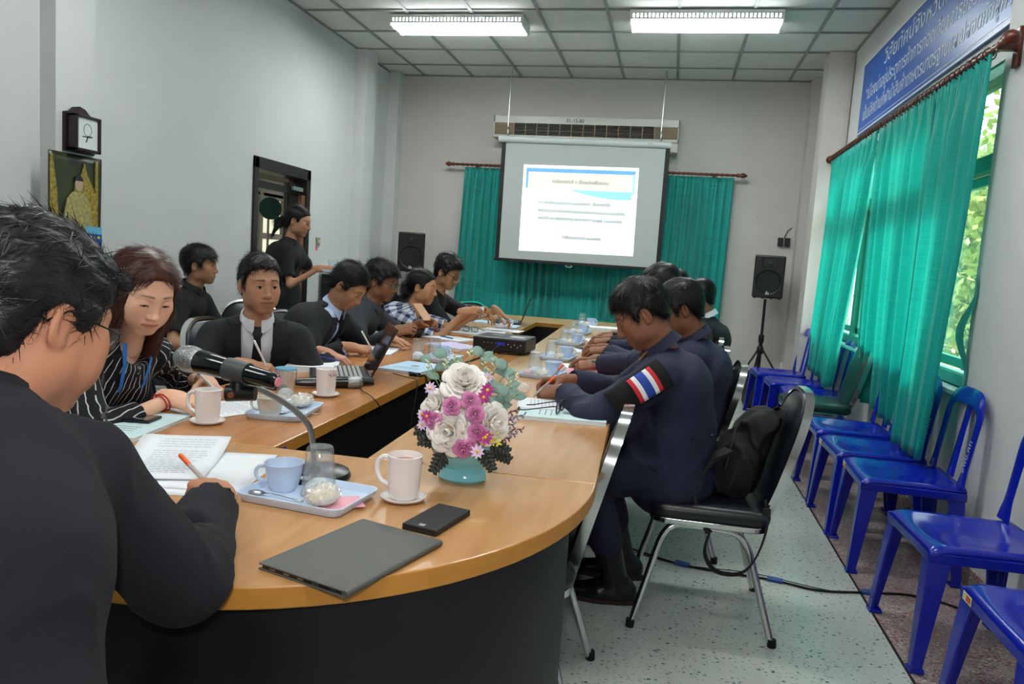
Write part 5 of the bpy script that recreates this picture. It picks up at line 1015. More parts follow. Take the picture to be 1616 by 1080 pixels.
def loc(i,lx,ly): x,y,a,_=trays[i]; a=R_d(a); return x+lx*math.cos(a)-ly*math.sin(a),y+lx*math.sin(a)+ly*math.cos(a)
napk=mat('pink_napkin','E8A6B4',.7)
for i,(x,y,a,l) in enumerate(trays):
    tray(x,y,a,l,.245,.175)
    if i==0:
        cup(*loc(i,-.070,.012),200,'pale blue cup '+nm[i]); tumbler(*loc(i,.012,.018),'upturned glass '+nm[i]+', a white paper cup under it'); pastry(*loc(i,.055,-.035),'bun in crinkled clear film '+nm[i],1.); spoon(*loc(i,-.045,-.045),-8,'steel teaspoon on the nearest blue tray')
        q=MB().box(-.05,.05,-.035,.035,0,.001).build('napkin',napk,loc=(*loc(i,.075,-.01),TZ+.0055),rz=.6); tag(q,'pink paper napkin under the bun on the nearest tray','napkin')
    elif i==1:
        cup(*loc(i,-.078,.02),190,'cream-striped shallow cup '+nm[i],mat('cup_stripe','CFC7B4',.35,noise=(30,1,'E6E4DC'))); pastry(*loc(i,.085,-.02),'bun in crinkled clear film '+nm[i],1.05,'E2D9CC'); spoon(*loc(i,-.03,-.05),15,'steel teaspoon on the tray between the white mugs')
    else:
        cup(*loc(i,.06 if i%2 else .055,-.03 if i>3 else .02),-20,'pale blue cup '+nm[i]); tumbler(*loc(i,-.02,.035),'upturned glass '+nm[i],h=.105); pastry(*loc(i,-.07,-.02),'film-wrapped bun '+nm[i],.85)
        if i in (4,3): pastry(*loc(i,-.075,.05),'small pink snack in film '+nm[i],.6,'E58FA6')
tumbler(-1.262,2.33,'upright water glass with a foil and pink lid by the left tray',inv=False,z=.0005,h=.10,inside=True)
tag(MB().lathe([(.0001,.0),(.036,.0),(.038,.003),(.036,.006),(.0001,.007)],(0,0,0),20).build('lid',mat('lid_blue','5E9EB4',.4),loc=(-1.262,2.33,TZ+.1015),smooth=True),'blue lid on the upright water glass','lid')
tumbler(-1.19,3.50,'upturned glass on the blue booklet beyond the laptop',h=.10,z=.012)
# gooseneck microphone
mb=thing('gooseneck_microphone','silver-headed microphone on a bent gooseneck with a round black base','microphone',(-.755,1.545,TZ)); MB().lathe([(.078,0),(.080,.006),(.076,.016),(.060,.022),(.02,.026),(.0001,.027)],(0,0,0),40).build('base',mat('base_black','101314',.28),mb,smooth=True)
MB().box(-.012,.012,-.062,-.050,.018,.024).build('switch',black_pl,mb)
B0=Vector((-.755,1.545,TZ)); neck=[Vector(p) for p in ((-.742,1.512,.772),(-.744,1.504,.84),(-.750,1.492,.882),(-.771,1.466,.919),(-.796,1.434,.949),(-.817,1.401,.970),(-.832,1.369,.984))]
cable_pts=[]; 
for i in range(len(neck)-1):
    p0=neck[max(0,i-1)];p1=neck[i];p2=neck[i+1];p3=neck[min(len(neck)-1,i+2)]
    for k in range(10): t=k/10; cable_pts.append(.5*((2*p1)+(p2-p0)*t+(2*p0-5*p1+4*p2-p3)*t*t+(3*p1-p0-3*p2+p3)*t**3)-B0)
cable_pts.append(neck[-1]-B0); q=[]; 
for i in range(len(cable_pts)*2-1): q.append(cable_pts[i//2] if i%2==0 else (cable_pts[i//2]+cable_pts[i//2+1])/2)
MB().tube(q,[.0072 if i%2 else .0062 for i in range(len(q))],12).build('gooseneck',mat('gooseneck_metal','8E8A84',.32,1),mb,smooth='all')
MB().lathe([(.012,0),(.013,.012),(.009,.02)],(.013,-.033,.018),16).build('neck_socket',black_pl,mb,smooth=True)
h0,h1=Vector((-.975,1.352,1.032))-B0,Vector((-.735,1.322,1.006))-B0; ax=(h1-h0).normalized(); L=.245; h1=h0+ax*L
MB().tube([h0+ax*.052,h0+ax*.056,h0+ax*.10,h0+ax*.16,h0+ax*.21,h0+ax*.238,h0+ax*.245],[.023,.0245,.0225,.0195,.0175,.016,.012],24).build('mic_body',mat('mic_gloss','0A0F10',.16,spec=.7),mb,smooth=40)
mh=MB(); mh.tube([h0-ax*.004,h0,h0+ax*.008,h0+ax*.02,h0+ax*.036,h0+ax*.050,h0+ax*.054],[.006,.015,.022,.0265,.0272,.025,.0235],28)
def wiremat():
    def f(nt,b,tc):
        v=N_(nt,'ShaderNodeTexVoronoi'); v.inputs['Scale'].default_value=420; nt.links.new(tc.outputs['Object'],v.inputs['Vector']); nt.links.new(mixc(nt,ramp(nt,v.outputs['Distance'],.25,.5),hexc('D2D5D5'),hexc('84898A')),b.inputs['Base Color']); bp=N_(nt,'ShaderNodeBump'); bp.inputs['Distance'].default_value=.001; nt.links.new(v.outputs['Distance'],bp.inputs['Height']); nt.links.new(bp.outputs[0],b.inputs['Normal'])
    return nodemat('wire_mesh',f,.3,.5,.85)
mh.build('grille',wiremat(),mb,smooth=50); MB().tube([h0+ax*.030,h0+ax*.034],[.0282,.0282],28).build('grille_band',steel,mb,smooth=40)
MB().tube([h0+ax*.238,h0+ax*.248],[.012,.009],14).build('tail_cap',mat('tail_pink','D98A96',.4),mb,smooth=True)
MB().tube([h0+ax*.125,h0+ax*.175],[.0235,.0225],20).build('clip',mat('clip_grey','3A3E40',.5),mb,smooth=40); cj=h0+ax*.15; MB().tube([cj-Vector((0,0,.018)),cj-Vector((0,0,.038))],[.014,.016],12).build('clip_stem',black_pl,mb,smooth=True); MB().tube([cj+Vector((-.02,-.006,-.045)),cj+Vector((.035,.008,-.042))],[.017,.015],14).build('clip_joint',black_pl,mb,smooth=True); MB().tube([cj+Vector((-.0,-.020,-.044)),cj+Vector((.0,-.026,-.044))],[.006,.006],10).build('clip_screw',mat('copper','A0603E',.4,.7),mb,smooth=True)
# tablet in a grey cover, black power bank
def slab(name,label,cat,x,y,z,w,d,h,rz,m,part='body',bev=.002,grp=None):
    t=thing(name,label,cat,(x,y,z),R_d(rz),grp); MB().box(-w/2,w/2,-d/2,d/2,0,h).build(part,m,t,bevel=bev); return t
t=slab('tablet','closed tablet in a dark grey folding cover near the table edge','tablet',-.488,1.158,TZ,.178,.262,.0025,-16,mat('cover_grey','53534F',.55,bump=(500,.3)),'back_cover')
MB().box(-.083,.083,-.128,.128,.0027,.0085).build('tablet_body',mat('tablet_brown','2E2320',.3),t,bevel=.001); MB().box(-.089,.089,-.131,.131,.0087,.0115).build('front_cover',mat('cover_grey','53534F'),t,bevel=.0015); MB().tube([(.089,-.13,.006),(.089,.13,.006)],[.0058,.0058],12).build('spine',mat('cover_grey','53534F'),t,smooth=True)
for k,xx in enumerate((-.06,-.03,.0,.03,.065)): MB().box(xx-.006,xx+.006,-.1295,-.127,.0042,.007).build('port',steel,t)
t=slab('power_bank','flat matt black power bank lying beside the grey tablet cover','power bank',-.408,1.372,TZ,.074,.142,.013,-12,mat('matt_black2','1C1C1D',.5),'case',.002); MB().box(-.006,.006,-.064,-.054,.0131,.0134).build('logo',mat('badge','A9AFAE'),t)
# papers
def sheet(x,y,rz,label,w=.21,d=.297,z=0.0,m=None,lines=True,curl=0,grp=None,name='paper_sheet',th=.0006,seed=1):
    t=thing(name,label,'paper',(x,y,TZ+z),R_d(rz),grp); b=MB(); b.grid(lambda u,v:((u-.5)*w,(v-.5)*d,th+curl*(max(0,v-.45)/.55)**2+curl*.3*max(0,.3-u)),8,12); b.build('sheet',m or paper,t,smooth='all',solid=.0005)
    if lines:
        r=random.Random(seed)
        for k in range(18):
            v=.5-.07-k*.045
            if v<-.44: break
            lw=w*(.36 if k<4 else .40*r.uniform(.75,1)); cx0=0 if k<4 else -(w*.40-lw)/1; vv=v+.5; zz=th+.0006+curl*(max(0,vv-.45)/.55)**2
            if k in (4,): continue
            b=MB()
            x0=cx0-lw*.9; 
            while x0<cx0+lw*.9: l=r.uniform(.008,.022); b.box(x0,min(x0+l,cx0+lw),v*d-.0011,v*d+.0011,zz,zz+.0001); x0+=l+.003
            b.build('printed_line',ink,t)['kind']='stuff'
    return t
sheet(-1.105,1.512,21,'loose printed page under the big man\'s pen hand',curl=.022,z=.006,seed=3); sheet(-.966,1.464,10,'printed page lying under the pen page, its right corner by the blue cup',z=.0,seed=4); sheet(-.985,1.50,14,'second page of the pile beside the blue cup',z=.0015,seed=5,lines=False)
sheet(-1.33,2.09,-25,'page the woman in the striped blouse is writing on',z=.001,seed=6)
def booklet(x,y,rz,label,w=.21,d=.297,h=.008,m=None,z=0,print_=True):
    t=thing('booklet',label,'booklet',(x,y,TZ+z),R_d(rz)); b=MB(); b.box(-w/2+.002,w/2-.002,-d/2+.002,d/2-.002,.0008,h); b.build('pages',paper,t); MB().box(-w/2,w/2,-d/2,d/2,0,.0008).build('back_cover',m or cover,t); MB().box(-w/2,w/2,-d/2,d/2,h,h+.0008).build('front_cover',m or cover,t)
    if print_: MB().lathe([(.0001,0),(.020,0),(.020,.0003),(.0001,.0003)],(0,.02,h+.0009),20).build('printed_seal',mat('seal_grey','6E8A90',.6),t); [MB().box(-.06,.06,-.04-.02*k,-.036-.02*k,h+.0009,h+.0011).build('printed_line',ink,t) for k in range(3)]
    return t
booklet(-1.425,1.765,8,'pale cyan booklet under the phone at the left'); booklet(-.325,2.53,-84,'pale cyan booklet in front of the officer with the flag patch',h=.012); sheet(-.36,2.66,-80,'white page under the officer\'s hands',z=.0135,seed=8)
booklet(-1.12,3.24,-8,'pale blue booklet right behind the open laptop',m=mat('cover_blue','A9C8E0',.5),h=.011); booklet(-1.50,3.02,20,'thick white bundle of pages under the blue spectacles',m=paper,h=.022,print_=False)
booklet(-1.35,4.58,70,'white notepad with a blue pen on it, before the charcoal-shirted man',m=paper,h=.008,print_=False); booklet(-1.20,4.20,60,'lilac-edged notepad left of the projector',m=mat('cover_lilac','C9C4E6',.5),h=.01,print_=False)
for k,(x,y,a) in enumerate(((-1.36,5.10,80),(-1.28,5.22,95),(-1.42,5.35,60),(-1.20,5.45,88))): sheet(x,y,a,'printed page, %s of four spread before the woman in the checked blouse'%('nearest','second','third','farthest')[k],z=.001+.001*k,seed=20+k)
booklet(-1.42,6.02,80,'pale blue booklet before the far man in the black T-shirt',m=mat('cover_blue','A9C8E0'),h=.01); 
booklet(-.31,3.60,-80,'pink-covered booklet between the first two officers',m=mat('cover_pink','D88BA0',.5),h=.008,print_=False); sheet(-.36,3.86,-70,'white page before the second officer',z=.001,seed=31); sheet(-.40,4.62,-80,'white page before the third man on the right',z=.001,seed=32); sheet(-.42,5.35,-70,'patterned page before the suited man on the right',z=.001,seed=33); booklet(-.50,6.2,-80,'white block of paper far along the right side',m=paper,h=.03,print_=False)
booklet(-1.50,3.72,10,'white page block under the bowed man\'s hands',m=paper,h=.004,print_=False)
# phones
def phone(x,y,rz,label,z=0): t=slab('mobile_phone',label,'phone',x,y,TZ+z,.074,.152,.008,rz,mat('phone_black','0C0E10',.25),'body',.002,'mobile phones on the table'); MB().box(-.034,.034,-.068,.068,.0081,.0084).build('screen',mat('phone_glass','1C201F',.08,spec=.8),t); return t
phone(-1.45,1.80,100,'black phone lying on the pale cyan booklet',.0095); phone(-1.43,2.475,95,'dark phone in front of the woman\'s writing arm'); phone(-.47,4.72,-60,'dark phone by the second right-hand tray')
# spectacles lying on the table
def specs(x,y,z,rz,label,m,s=1.):
    t=thing('spectacles',label,'glasses',(x,y,z),R_d(rz))
    for sx in (-1,1):
        pts=[(sx*.033+.026*abs(math.cos(a))**.6*(1 if math.cos(a)>0 else -1),0,.020+.017*abs(math.sin(a))**.6*(1 if math.sin(a)>0 else -1)) for a in [2*math.pi*i/20 for i in range(20)]]; MB().tube(pts,.0022,6,closed=True).build('rim',m,t,smooth='all'); MB().add(pts,[tuple(range(20))]).build('lens',glassmat('lensglass','E8EEEE',.06),t,solid=.0008)
        MB().tube([(sx*.060,0,.030),(sx*.063,-.01,.030),(sx*.061,-.06,.018),(sx*.056,-.11,.005),(sx*.050,-.135,.002)],.0020,6).build('temple',m,t,smooth='all')
    MB().tube([(-.009,0,.026),(0,.001,.029),(.009,0,.026)],.002,6).build('bridge',m,t,smooth='all'); return t
specs(-1.52,3.02,TZ+.0235,150,'blue-framed spectacles on the white bundle of pages',mat('frame_blue','1A3AA8',.3)); specs(-.335,2.53,TZ+.0135,-95,'black-framed spectacles on the officer\'s cyan booklet',black_pl); specs(-1.36,5.12,TZ+.005,170,'small black-framed spectacles on the spread pages',black_pl)
# pens lying about
def pen(p0,p1,label,m,capm=None,r=.0042):
    p0=Vector(p0);p1=Vector(p1);t=thing('pen',label,'pen',p0); d=(p1-p0); u=d.normalized(); MB().tube([Vector((0,0,0)),u*.008,u*.012,d*.72],[.0008,.0022,r,r],8).build('barrel',m,t,smooth=50); MB().tube([d*.72,d*.98,d],[r*1.12,r*1.12,r*.8],8).build('cap',capm or m,t,smooth=50); return t
orange=mat('pen_orange','F05A1E',.4); whitepen=mat('pen_white','DADDE0',.4); penblue=mat('pen_blue','1E7CC0',.4); grn=mat('pen_green','1FA08C',.4); clearb=mat('pen_clear','B0A49C',.3)
pen((-1.30,4.50,TZ+.0145),(-1.42,4.60,TZ+.0145),'blue pen on the white notepad',penblue); pen((-.52,6.2,TZ+.005),(-.45,6.05,TZ+.005),'pale green pen near the far white paper block',mat('pen_pale','A9D8B4',.4)); 
# wireless microphone lying on the table
wm=thing('wireless_microphone','black wireless microphone with a silver head lying on the left table','microphone',(-1.31,2.545,TZ+.021)); d=Vector((.17,.10,0)); u=d.normalized(); MB().tube([u*-.03,u*0,u*.10,u*.165],[.013,.016,.019,.021],16).build('body',mat('mic_gloss','0A0F10'),wm,smooth=50); MB().tube([u*.165,u*.172,u*.20,u*.215,u*.222],[.021,.0245,.0255,.021,.010],20).build('grille',wiremat(),wm,smooth=50)
w2=thing('wireless_microphone','second black handset lying behind the white mug','microphone',(-1.30,2.64,TZ+.018)); MB().tube([Vector((0,0,0)),Vector((.12,.05,0)),Vector((.20,.085,0))],[.015,.017,.014],14).build('body',black_pl,w2,smooth=50); MB().cyl((-.012,-.005,0),(0,0,0),.012,n=12).build('tail',rubber,w2)
# laptops
def laptop(x,y,rz,label,ang=108,w=.34,d=.23):
    t=thing('laptop',label,'laptop',(x,y,TZ),R_d(rz)); MB().box(-w/2,w/2,-d,0,.004,.022).build('base',mat('laptop_dark','1B1C1E',.35),t,bevel=.003); MB().box(-w/2+.02,w/2-.02,-.13,-.015,.0222,.0232).build('keyboard',mat('keys_black','101112',.5),t)
    km=mat('keycap','B4B6B4',.5); me=None; kb=[k for k in bpy.data.objects if k.name=='keyboard' or k.name.startswith('keyboard.')][-1]
    for r in range(6):
        for c in range(14):
            xx=-w/2+.031+c*.0212; yy=-.124+r*.0185
            if me is None: o=MB().box(-.0065,.0065,-.006,.006,0,.0015).build('key',km,kb); me=o.data
            else: o=bpy.data.objects.new('key',me); COL.objects.link(o); o.parent=kb
            o.location=(xx,yy,.0234)
    MB().box(-.05,.05,-.215,-.15,.0222,.0226).build('touchpad',mat('pad_grey','3A3C3E',.4),t)
    a=R_d(ang-90); Rl=Matrix.Rotation(-a,3,'X'); lid=MB(); lid.box(-w/2,w/2,-.004,.004,0,.225); lid.v=[tuple(Rl@Vector(v)+Vector((0,.002,.02))) for v in lid.v]; ld=lid.build('lid',mat('lid_gloss','2A1B14',.08,spec=.8,coat=.5),t,bevel=.002)
    s_=MB(); s_.box(-w/2+.012,w/2-.012,-.0052,-.0042,.015,.212); s_.v=[tuple(Rl@Vector(v)+Vector((0,.002,.02))) for v in s_.v]; s_.build('screen',mat('screen_dark','20140E',.07,spec=.8),ld); s_=MB(); s_.box(.10,.13,.0042,.0046,.02,.05); s_.v=[tuple(Rl@Vector(v)+Vector((0,.002,.02))) for v in s_.v]; s_.build('sticker',mat('sticker_cyan','7CC4DC',.4),ld)
    return t
laptop(-1.205,2.90,-63,'open laptop with a dark glossy brown screen before the man with the black tie',116); laptop(-1.20,6.15,-80,'open laptop at the far left corner of the table',108)
# projector on the cross table
pjx=thing('projector','black video projector on the narrow table between the sides','projector',(-.905,4.20,TZ),R_d(-3)); MB().box(-.155,.155,-.13,.13,.012,.092).build('case',mat('proj_black','17191A',.38),pjx,bevel=.010)
MB().box(-.14,.14,-.132,-.129,.022,.075).build('rear_panel',mat('proj_panel','0F1112',.5),pjx); MB().box(-.01,.035,-.137,-.131,.048,.066).build('vga_port',mat('vga_blue','2A2FB8',.4),pjx)
for k in range(5): MB().cyl((.055+.018*k,-.1315,.058-.012*(k%2)),(.055+.018*k,-.136,.058-.012*(k%2)),.004,n=8).build('jack',mat('jack_gold','C8B890',.3,.6),pjx)
for k in range(4): MB().cyl((-.085+.022*k,-.1315,.060),(-.085+.022*k,-.135,.060),.0035,n=8).build('jack',mat('jack_grey','7E8286',.3,.6),pjx)
MB().box(-.125,-.09,-.134,-.131,.024,.046).build('power_socket',black_pl,pjx); MB().box(-.07,.0,-.02,.03,.092,.0935).build('control_pad',mat('pad_silver','8E9294',.3,.4),pjx); MB().tube([(.08,.128,.05),(.08,.150,.05)],[.035,.032],20).build('lens_barrel',black_pl,pjx,smooth=40); MB().tube([(.08,.149,.05),(.08,.1515,.05)],[.026,.024],20).build('lens',mat('lens_glow','BFD4E8',.1,spec=.8),pjx,smooth=40); MB().box(.04,.12,-.06,.02,.092,.0927).build('label_plate',mat('plate_white','B9BDBE',.4),pjx)
for sx in (-1,1):
    for sy in (-1,1): MB().cyl((sx*.12,sy*.10,0),(sx*.12,sy*.10,.014),.010,n=8).build('foot',rubber,pjx)
cable('video_cable','black video cable hanging from the projector port over the table edge',[(-.895,4.06,.806),(-.90,4.0,.80),(-.93,3.9,.765),(-.955,3.72,.756),(-.965,3.50,.757),(-.97,3.40,.74),(-.975,3.38,.55)],.0045)
tag(MB().lathe([(.0001,0),(.016,0),(.019,.045),(.0001,.045)],(0,0,0),16).build('paper_cup',mat('cup_brown','6B4232',.5),loc=(-1.0,3.93,TZ),smooth=True),'small brown cup with a white rim at the projector corner','cup')
cable('laptop_cable','black laptop cables drooping over the inner table edge',[(-1.12,2.98,.765),(-1.06,2.97,.757),(-1.0,2.93,.757),(-.968,2.86,.74),(-.965,2.8,.60),(-.965,2.72,.50),(-.965,2.62,.55),(-.97,2.50,.70),(-1.0,2.47,.757),(-1.10,2.60,.757),(-1.13,2.70,.765)],.0022)
cable('adapter_cable','thick black adapter cable behind the laptop lid',[(-1.10,3.10,.757),(-1.05,3.06,.76),(-1.01,3.0,.76),(-.968,2.98,.745),(-.965,2.97,.5),(-.965,2.96,.3)],.0045)
tag(MB().box(-.025,.025,-.009,.009,0,.014).build('cable_plug',rubber,loc=(-1.045,3.05,TZ),rz=.5,bevel=.003),'black moulded plug on the cable behind the laptop','plug')
b=MB(); b.sphere((0,0,.02),(.035,.03,.022),18,10); b.v=[tuple(Vector(v)*(1+.25*(vnoise(A(v)[None]*90)[0]-.5))) for v in b.v]; o=b.build('plastic_wrapper',film,loc=(-.545,2.93,TZ)); tag(o,'crumpled clear wrapper on the right table behind the flowers','wrapper')
# ---------- flower arrangement ----------
fb=Vector((-.443,1.675,TZ)); fl=thing('flower_arrangement','turquoise oval bowl of cream roses, pink roses and eucalyptus on the table','flowers',fb)
MB().lathe([(.0001,.0),(.052,.0),(.058,.006),(.056,.022),(.046,.030),(.048,.036),(.068,.052),(.082,.075),(.088,.098),(.084,.098),(.06,.06),(.0001,.05)],(0,0,0),44,sx=1.,sy=.78).build('bowl',mat('turquoise_glaze','86CDD8',.14,spec=.6,noise=(14,.6,'6FBECB')),fl,smooth=40)
MB().lathe([(.0001,.088),(.08,.088),(.0001,.10)],(0,0,0),20,sy=.78).build('moss',mat('moss','38462A',.9),fl)
def rose(c,n,r,m,name,seed,layers=6,cup_=1.0,petals=(3,4,5,6,7,8)):
    """overlapping curled petals in rings, opening outwards"""
    rg=random.Random(seed); b=MB(); n=Vector(n).normalized(); u=n.orthogonal().normalized(); v=n.cross(u)
    for L in range(layers):
        f=(L+.5)/layers; ph=rg.uniform(0,6)
        for k in range(petals[L]):
            a0=ph+2*math.pi*k/petals[L]+rg.uniform(-.12,.12); wid=(2*math.pi/petals[L])*1.22; tilt=f**1.15*1.28*cup_; nu,nv=8,6; V=[]; rr=r*rg.uniform(.94,1.06)*(1+.05*(k%2))
            for j in range(nv):
                g=j/(nv-1)
                for i in range(nu):
                    h=-1+2*i/(nu-1); a=a0+h*wid*.5*(.35+.65*math.sin(min(1,g*1.15)*math.pi*.5))*(1-.35*max(0,g-.75)/.25*abs(h)**2); th=tilt*(g**.75); rad=(.10+.16*f)*rr*(1-g)+rr*(.12+.90*f)*math.sin(min(1,g)*(math.pi/2))*(1.0 if L else .6); hh=rr*(.72-.55*f)*g*math.cos(th*.55)+rr*.12*(1-f); ed=max(0,g-.72)/.28; hh-=ed*ed*rr*.22*f; rad+=ed*ed*rr*.06*f; hh+=.025*rr*math.sin(7*h+seed)*g; rad*=1-.14*h*h*g; hh-=rr*.10*h*h*g
                    V.append(n*hh+(u*math.cos(a)+v*math.sin(a))*rad)
            b.add([Vector(c)+q for q in V],[(j*nu+i,j*nu+i+1,(j+1)*nu+i+1,(j+1)*nu+i) for j in range(nv-1) for i in range(nu-1)])
    return b.build(name,m,fl,smooth='all',solid=.0006)
cream=mat('petal_cream','FBF6F0',.5,noise=(16,.3,'F3E6CC')); pink=mat('petal_pink','D98AB8',.55,noise=(25,.5,'C873A6')); mag=mat('petal_magenta','B8408E',.5)
def FP(px,py,dd=0): # offsets from the bowl in the bouquet's facing frame: right, up, towards the viewer
    return Vector((.0,0,0))
rv=Vector((.97,.21,.03)); uv=Vector((0,0,1)); tv=Vector((.25,-.95,.18)).normalized()
def at_(r,u,t): return rv*r+uv*u+tv*t
for i,(r,u,t,n,R0) in enumerate(((-.008,.228,.03,(0,.55,.75),.054),(-.066,.170,.03,(-.65,.35,.6),.048),(-.032,.118,.075,(-.3,-.05,1),.054),(.058,.138,.055,(.6,.05,.75),.050))): rose(at_(r,u,t),at_(*n),R0*1.06,cream,'cream_rose',i+1)
for i,(r,u,t,n,R0) in enumerate(((.008,.188,.085,(.1,.2,1),.023),(-.032,.176,.085,(-.3,.2,1),.023),(.020,.160,.095,(.2,0,1),.023),(.026,.120,.095,(.2,-.1,1),.023),(-.070,.140,.075,(-.5,0,.8),.022),(-.001,.082,.10,(0,-.4,1),.025),(.012,.086,.10,(.2,-.4,1),.020))): rose(at_(r,u,t),at_(*n),R0,pink,'pink_rose',i+20,5,1.1,(2,3,4,5,5))
def daisy(r,u,t,n,R0,m,seed):
    c=at_(r,u,t); n=at_(*n).normalized(); a_=n.orthogonal().normalized(); b_=n.cross(a_); b=MB()
    for k in range(9):
        q=2*math.pi*k/9; d=a_*math.cos(q)+b_*math.sin(q); s_=d.cross(n); b.add([c,c+d*R0*.5+s_*R0*.24+n*.003,c+d*R0+n*.001,c+d*R0*.5-s_*R0*.24+n*.003],[(0,1,2,3)])
    o=b.build('daisy',m,fl,solid=.0005); MB().sphere(c+n*.003,R0*.22,8,5).build('centre',mat('daisy_yellow','F0C64A',.6),o,smooth='all')
lil=mat('petal_lilac','E6CDEB',.5)
for i,(r,u,t,m,R0) in enumerate(((.045,.215,.06,mag,.018),(.037,.198,.075,mag,.017),(.046,.108,.10,mag,.020),(-.088,.150,.07,mag,.016),(.030,.076,.11,lil,.018),(-.085,.215,.04,lil,.017),(-.100,.155,.05,lil,.015),(-.098,.130,.055,lil,.015),(-.075,.115,.07,mag,.013),(.045,.245,.02,lil,.014))): daisy(r,u,t,(r*5,.1,1),R0,m,i)
euc=mat('leaf_eucalyptus','7E9C90',.6,noise=(20,.6,'9DB5A8')); grl=mat('leaf_green','4A8446',.4,noise=(25,.6,'336A35')); stemm=mat('stem','7E9468',.6)
def leaf(c,d,n,L,w,m,name='leaf',par=None,bend=.2):
    c=Vector(c); d=Vector(d).normalized(); n=(Vector(n)-d*Vector(n).dot(d)).normalized(); s_=d.cross(n); V=[];F=[]
    for i in range(6):
        f=i/5; ww=w*math.sin(math.pi*min(1,.08+f*.92))**.8; p=c+d*L*f-n*L*bend*f*f; V+=[p-s_*ww+n*.15*ww,p,p+s_*ww+n*.15*ww]
    for i in range(5): F+=[(i*3,i*3+1,i*3+4,i*3+3),(i*3+1,i*3+2,i*3+5,i*3+4)]
    return MB().add(V,F).build(name,m,par or fl,smooth='all',solid=.0005)
rg=random.Random(4)
for k,(r,u,t) in enumerate(((.085,.25,-.01),(.10,.225,.0),(.065,.265,-.02),(.11,.20,.01),(-.085,.26,-.02),(-.05,.275,-.02),(.03,.285,-.03),(.09,.19,.03))):
    e=at_(r,u,t); s0=Vector((0,0,.10)); st=MB().tube([s0,(s0+e)/2+Vector((0,0,.02)),e,e+(e-s0).normalized()*.03],[.0016,.0014,.0012,.0006],5).build('eucalyptus_stem',stemm,fl,smooth='all')
    for q in range(5):
        f=.55+.13*q; p=s0+(e-s0)*f+Vector((0,0,.01)); sd=rv*(1 if q%2 else -1)*rg.uniform(.6,1)+uv*rg.uniform(-.1,.7)+tv*rg.uniform(-.2,.4); leaf(p,sd,tv+uv*.3,rg.uniform(.026,.038),rg.uniform(.010,.014),euc,par=st)
for k,(r,u,t) in enumerate(((-.02,.29,0),(-.035,.31,-.01),(.0,.325,-.01),(-.095,.29,0),(-.055,.295,.0),(.05,.275,.0),(.06,.30,-.01),(.11,.275,-.01),(.095,.255,.02),(.035,.30,-.02))):
    e=at_(r,u-.02,t); sp=MB().tube([Vector((0,0,.12)),e*.7+Vector((0,0,.03)),e],[.0014,.0011,.0008],5).build('flower_spike',stemm,fl,smooth='all')
    for q in range(6): a_=q*1.9; leaf(e-uv*(.014-.005*q*.8),rv*math.cos(a_)+tv*math.sin(a_)+uv*.9,uv,.012,.0035,mat('bud_cream','E4E6BE',.5),'bud',sp,.1)
for k,(r,u,t,dx,dz) in enumerate(((-.075,.085,.05,-1,-.05),(-.06,.06,.07,-.5,-.9),(.08,.085,.05,.9,-.4),(.06,.07,.07,.5,-.9),(-.09,.10,.03,-1,.1),(.09,.07,.03,1.,-.6))):
    c=at_(r*.7,u+.01,t); d=rv*dx+uv*dz+tv*.3; fr=leaf(c,d,tv+uv*.4,.05,.008,grl,'fern_frond',None,.15)
    for q in range(5):
        for sg_ in (-1,1): leaf(c+d.normalized()*(.008+.010*q),d.normalized()*.6+(d.cross(tv)).normalized()*sg_*.9,tv,.026-.003*q,.0052,grl,'leaflet',fr,.15)
for k in range(7):
    e=at_(.105+.008*(k%3)+.02*rg.random(),.10+.012*k,.0+.01*(k%2)); sp=MB().tube([Vector((0,0,.11)),e*.6+Vector((0,0,.05)),e],[.0012,.001,.0006],4).build('dried_sprig',mat('sprig','7C7488',.7),fl)
    for q in range(9): a_=q*2.3; leaf(e*(.75+.03*q)+Vector((0,0,.11))*(.25-.03*q),rv*.6+uv*math.cos(a_)+tv*math.sin(a_),tv,.011,.0022,mat('sprig_lilac','8F86A0' if k%2 else '8A5A5A',.7) if k%2 else mat('sprig_red','8A5E62',.7),'sprig_leaf',sp,.1)
yb=MB()
for q in range(26): yb.sphere(at_(.035+.05*rg.random(),.088+.03*rg.random(),.085+.02*rg.random()),.0028,6,4)
yb.build('yellow_filler',mat('filler_yellow','E8D84A',.6),fl,smooth='all')['kind']='stuff'
# ---------- backpack on the chair ----------
bk=mat('pack_black','0D0D0E',.75,bump=(700,.4)); bp0=A(.30,2.86,.465); pk=thing('backpack','black fabric backpack slumped against the chrome chair back','backpack',tuple(bp0))
lean=nrm(A(.27,0,1)); fx=nrm(A(-1,0,.27)); ly=A(0,1.,0)
F_=Field(.007,[('+',econe(A(0,0,.07)+lean*.0,lean*.27,.125,.070,.105,.06,ly),.03),('+',econe(A(-.03,0,.06),A(-.03,0,.06)+lean*.12,.11,.075,.10,.06,ly),.03),('+',econe(fx*.075+A(0,0,.07),fx*.075+lean*.15,.088,.038,.08,.03,ly),.012),('+',econe(fx*.055+lean*.19,fx*.05+lean*.26,.08,.034,.07,.025,ly),.012),('+',ellipsoid(lean*.29,(.06,.10,.035)),.03)])
V,F=F_.nets(); V=relax(V,F,2,.5); Nn=vnormals(V,F); q=V*17; V=V+Nn*(((1-np.abs(2*vnoise(q+vnoise(q*.7)[:,None]*2)-1))**2-.3)*.018)[:,None]; V[:,2]=np.maximum(V[:,2],.002); npobj('bag',V,F,bk,pk)
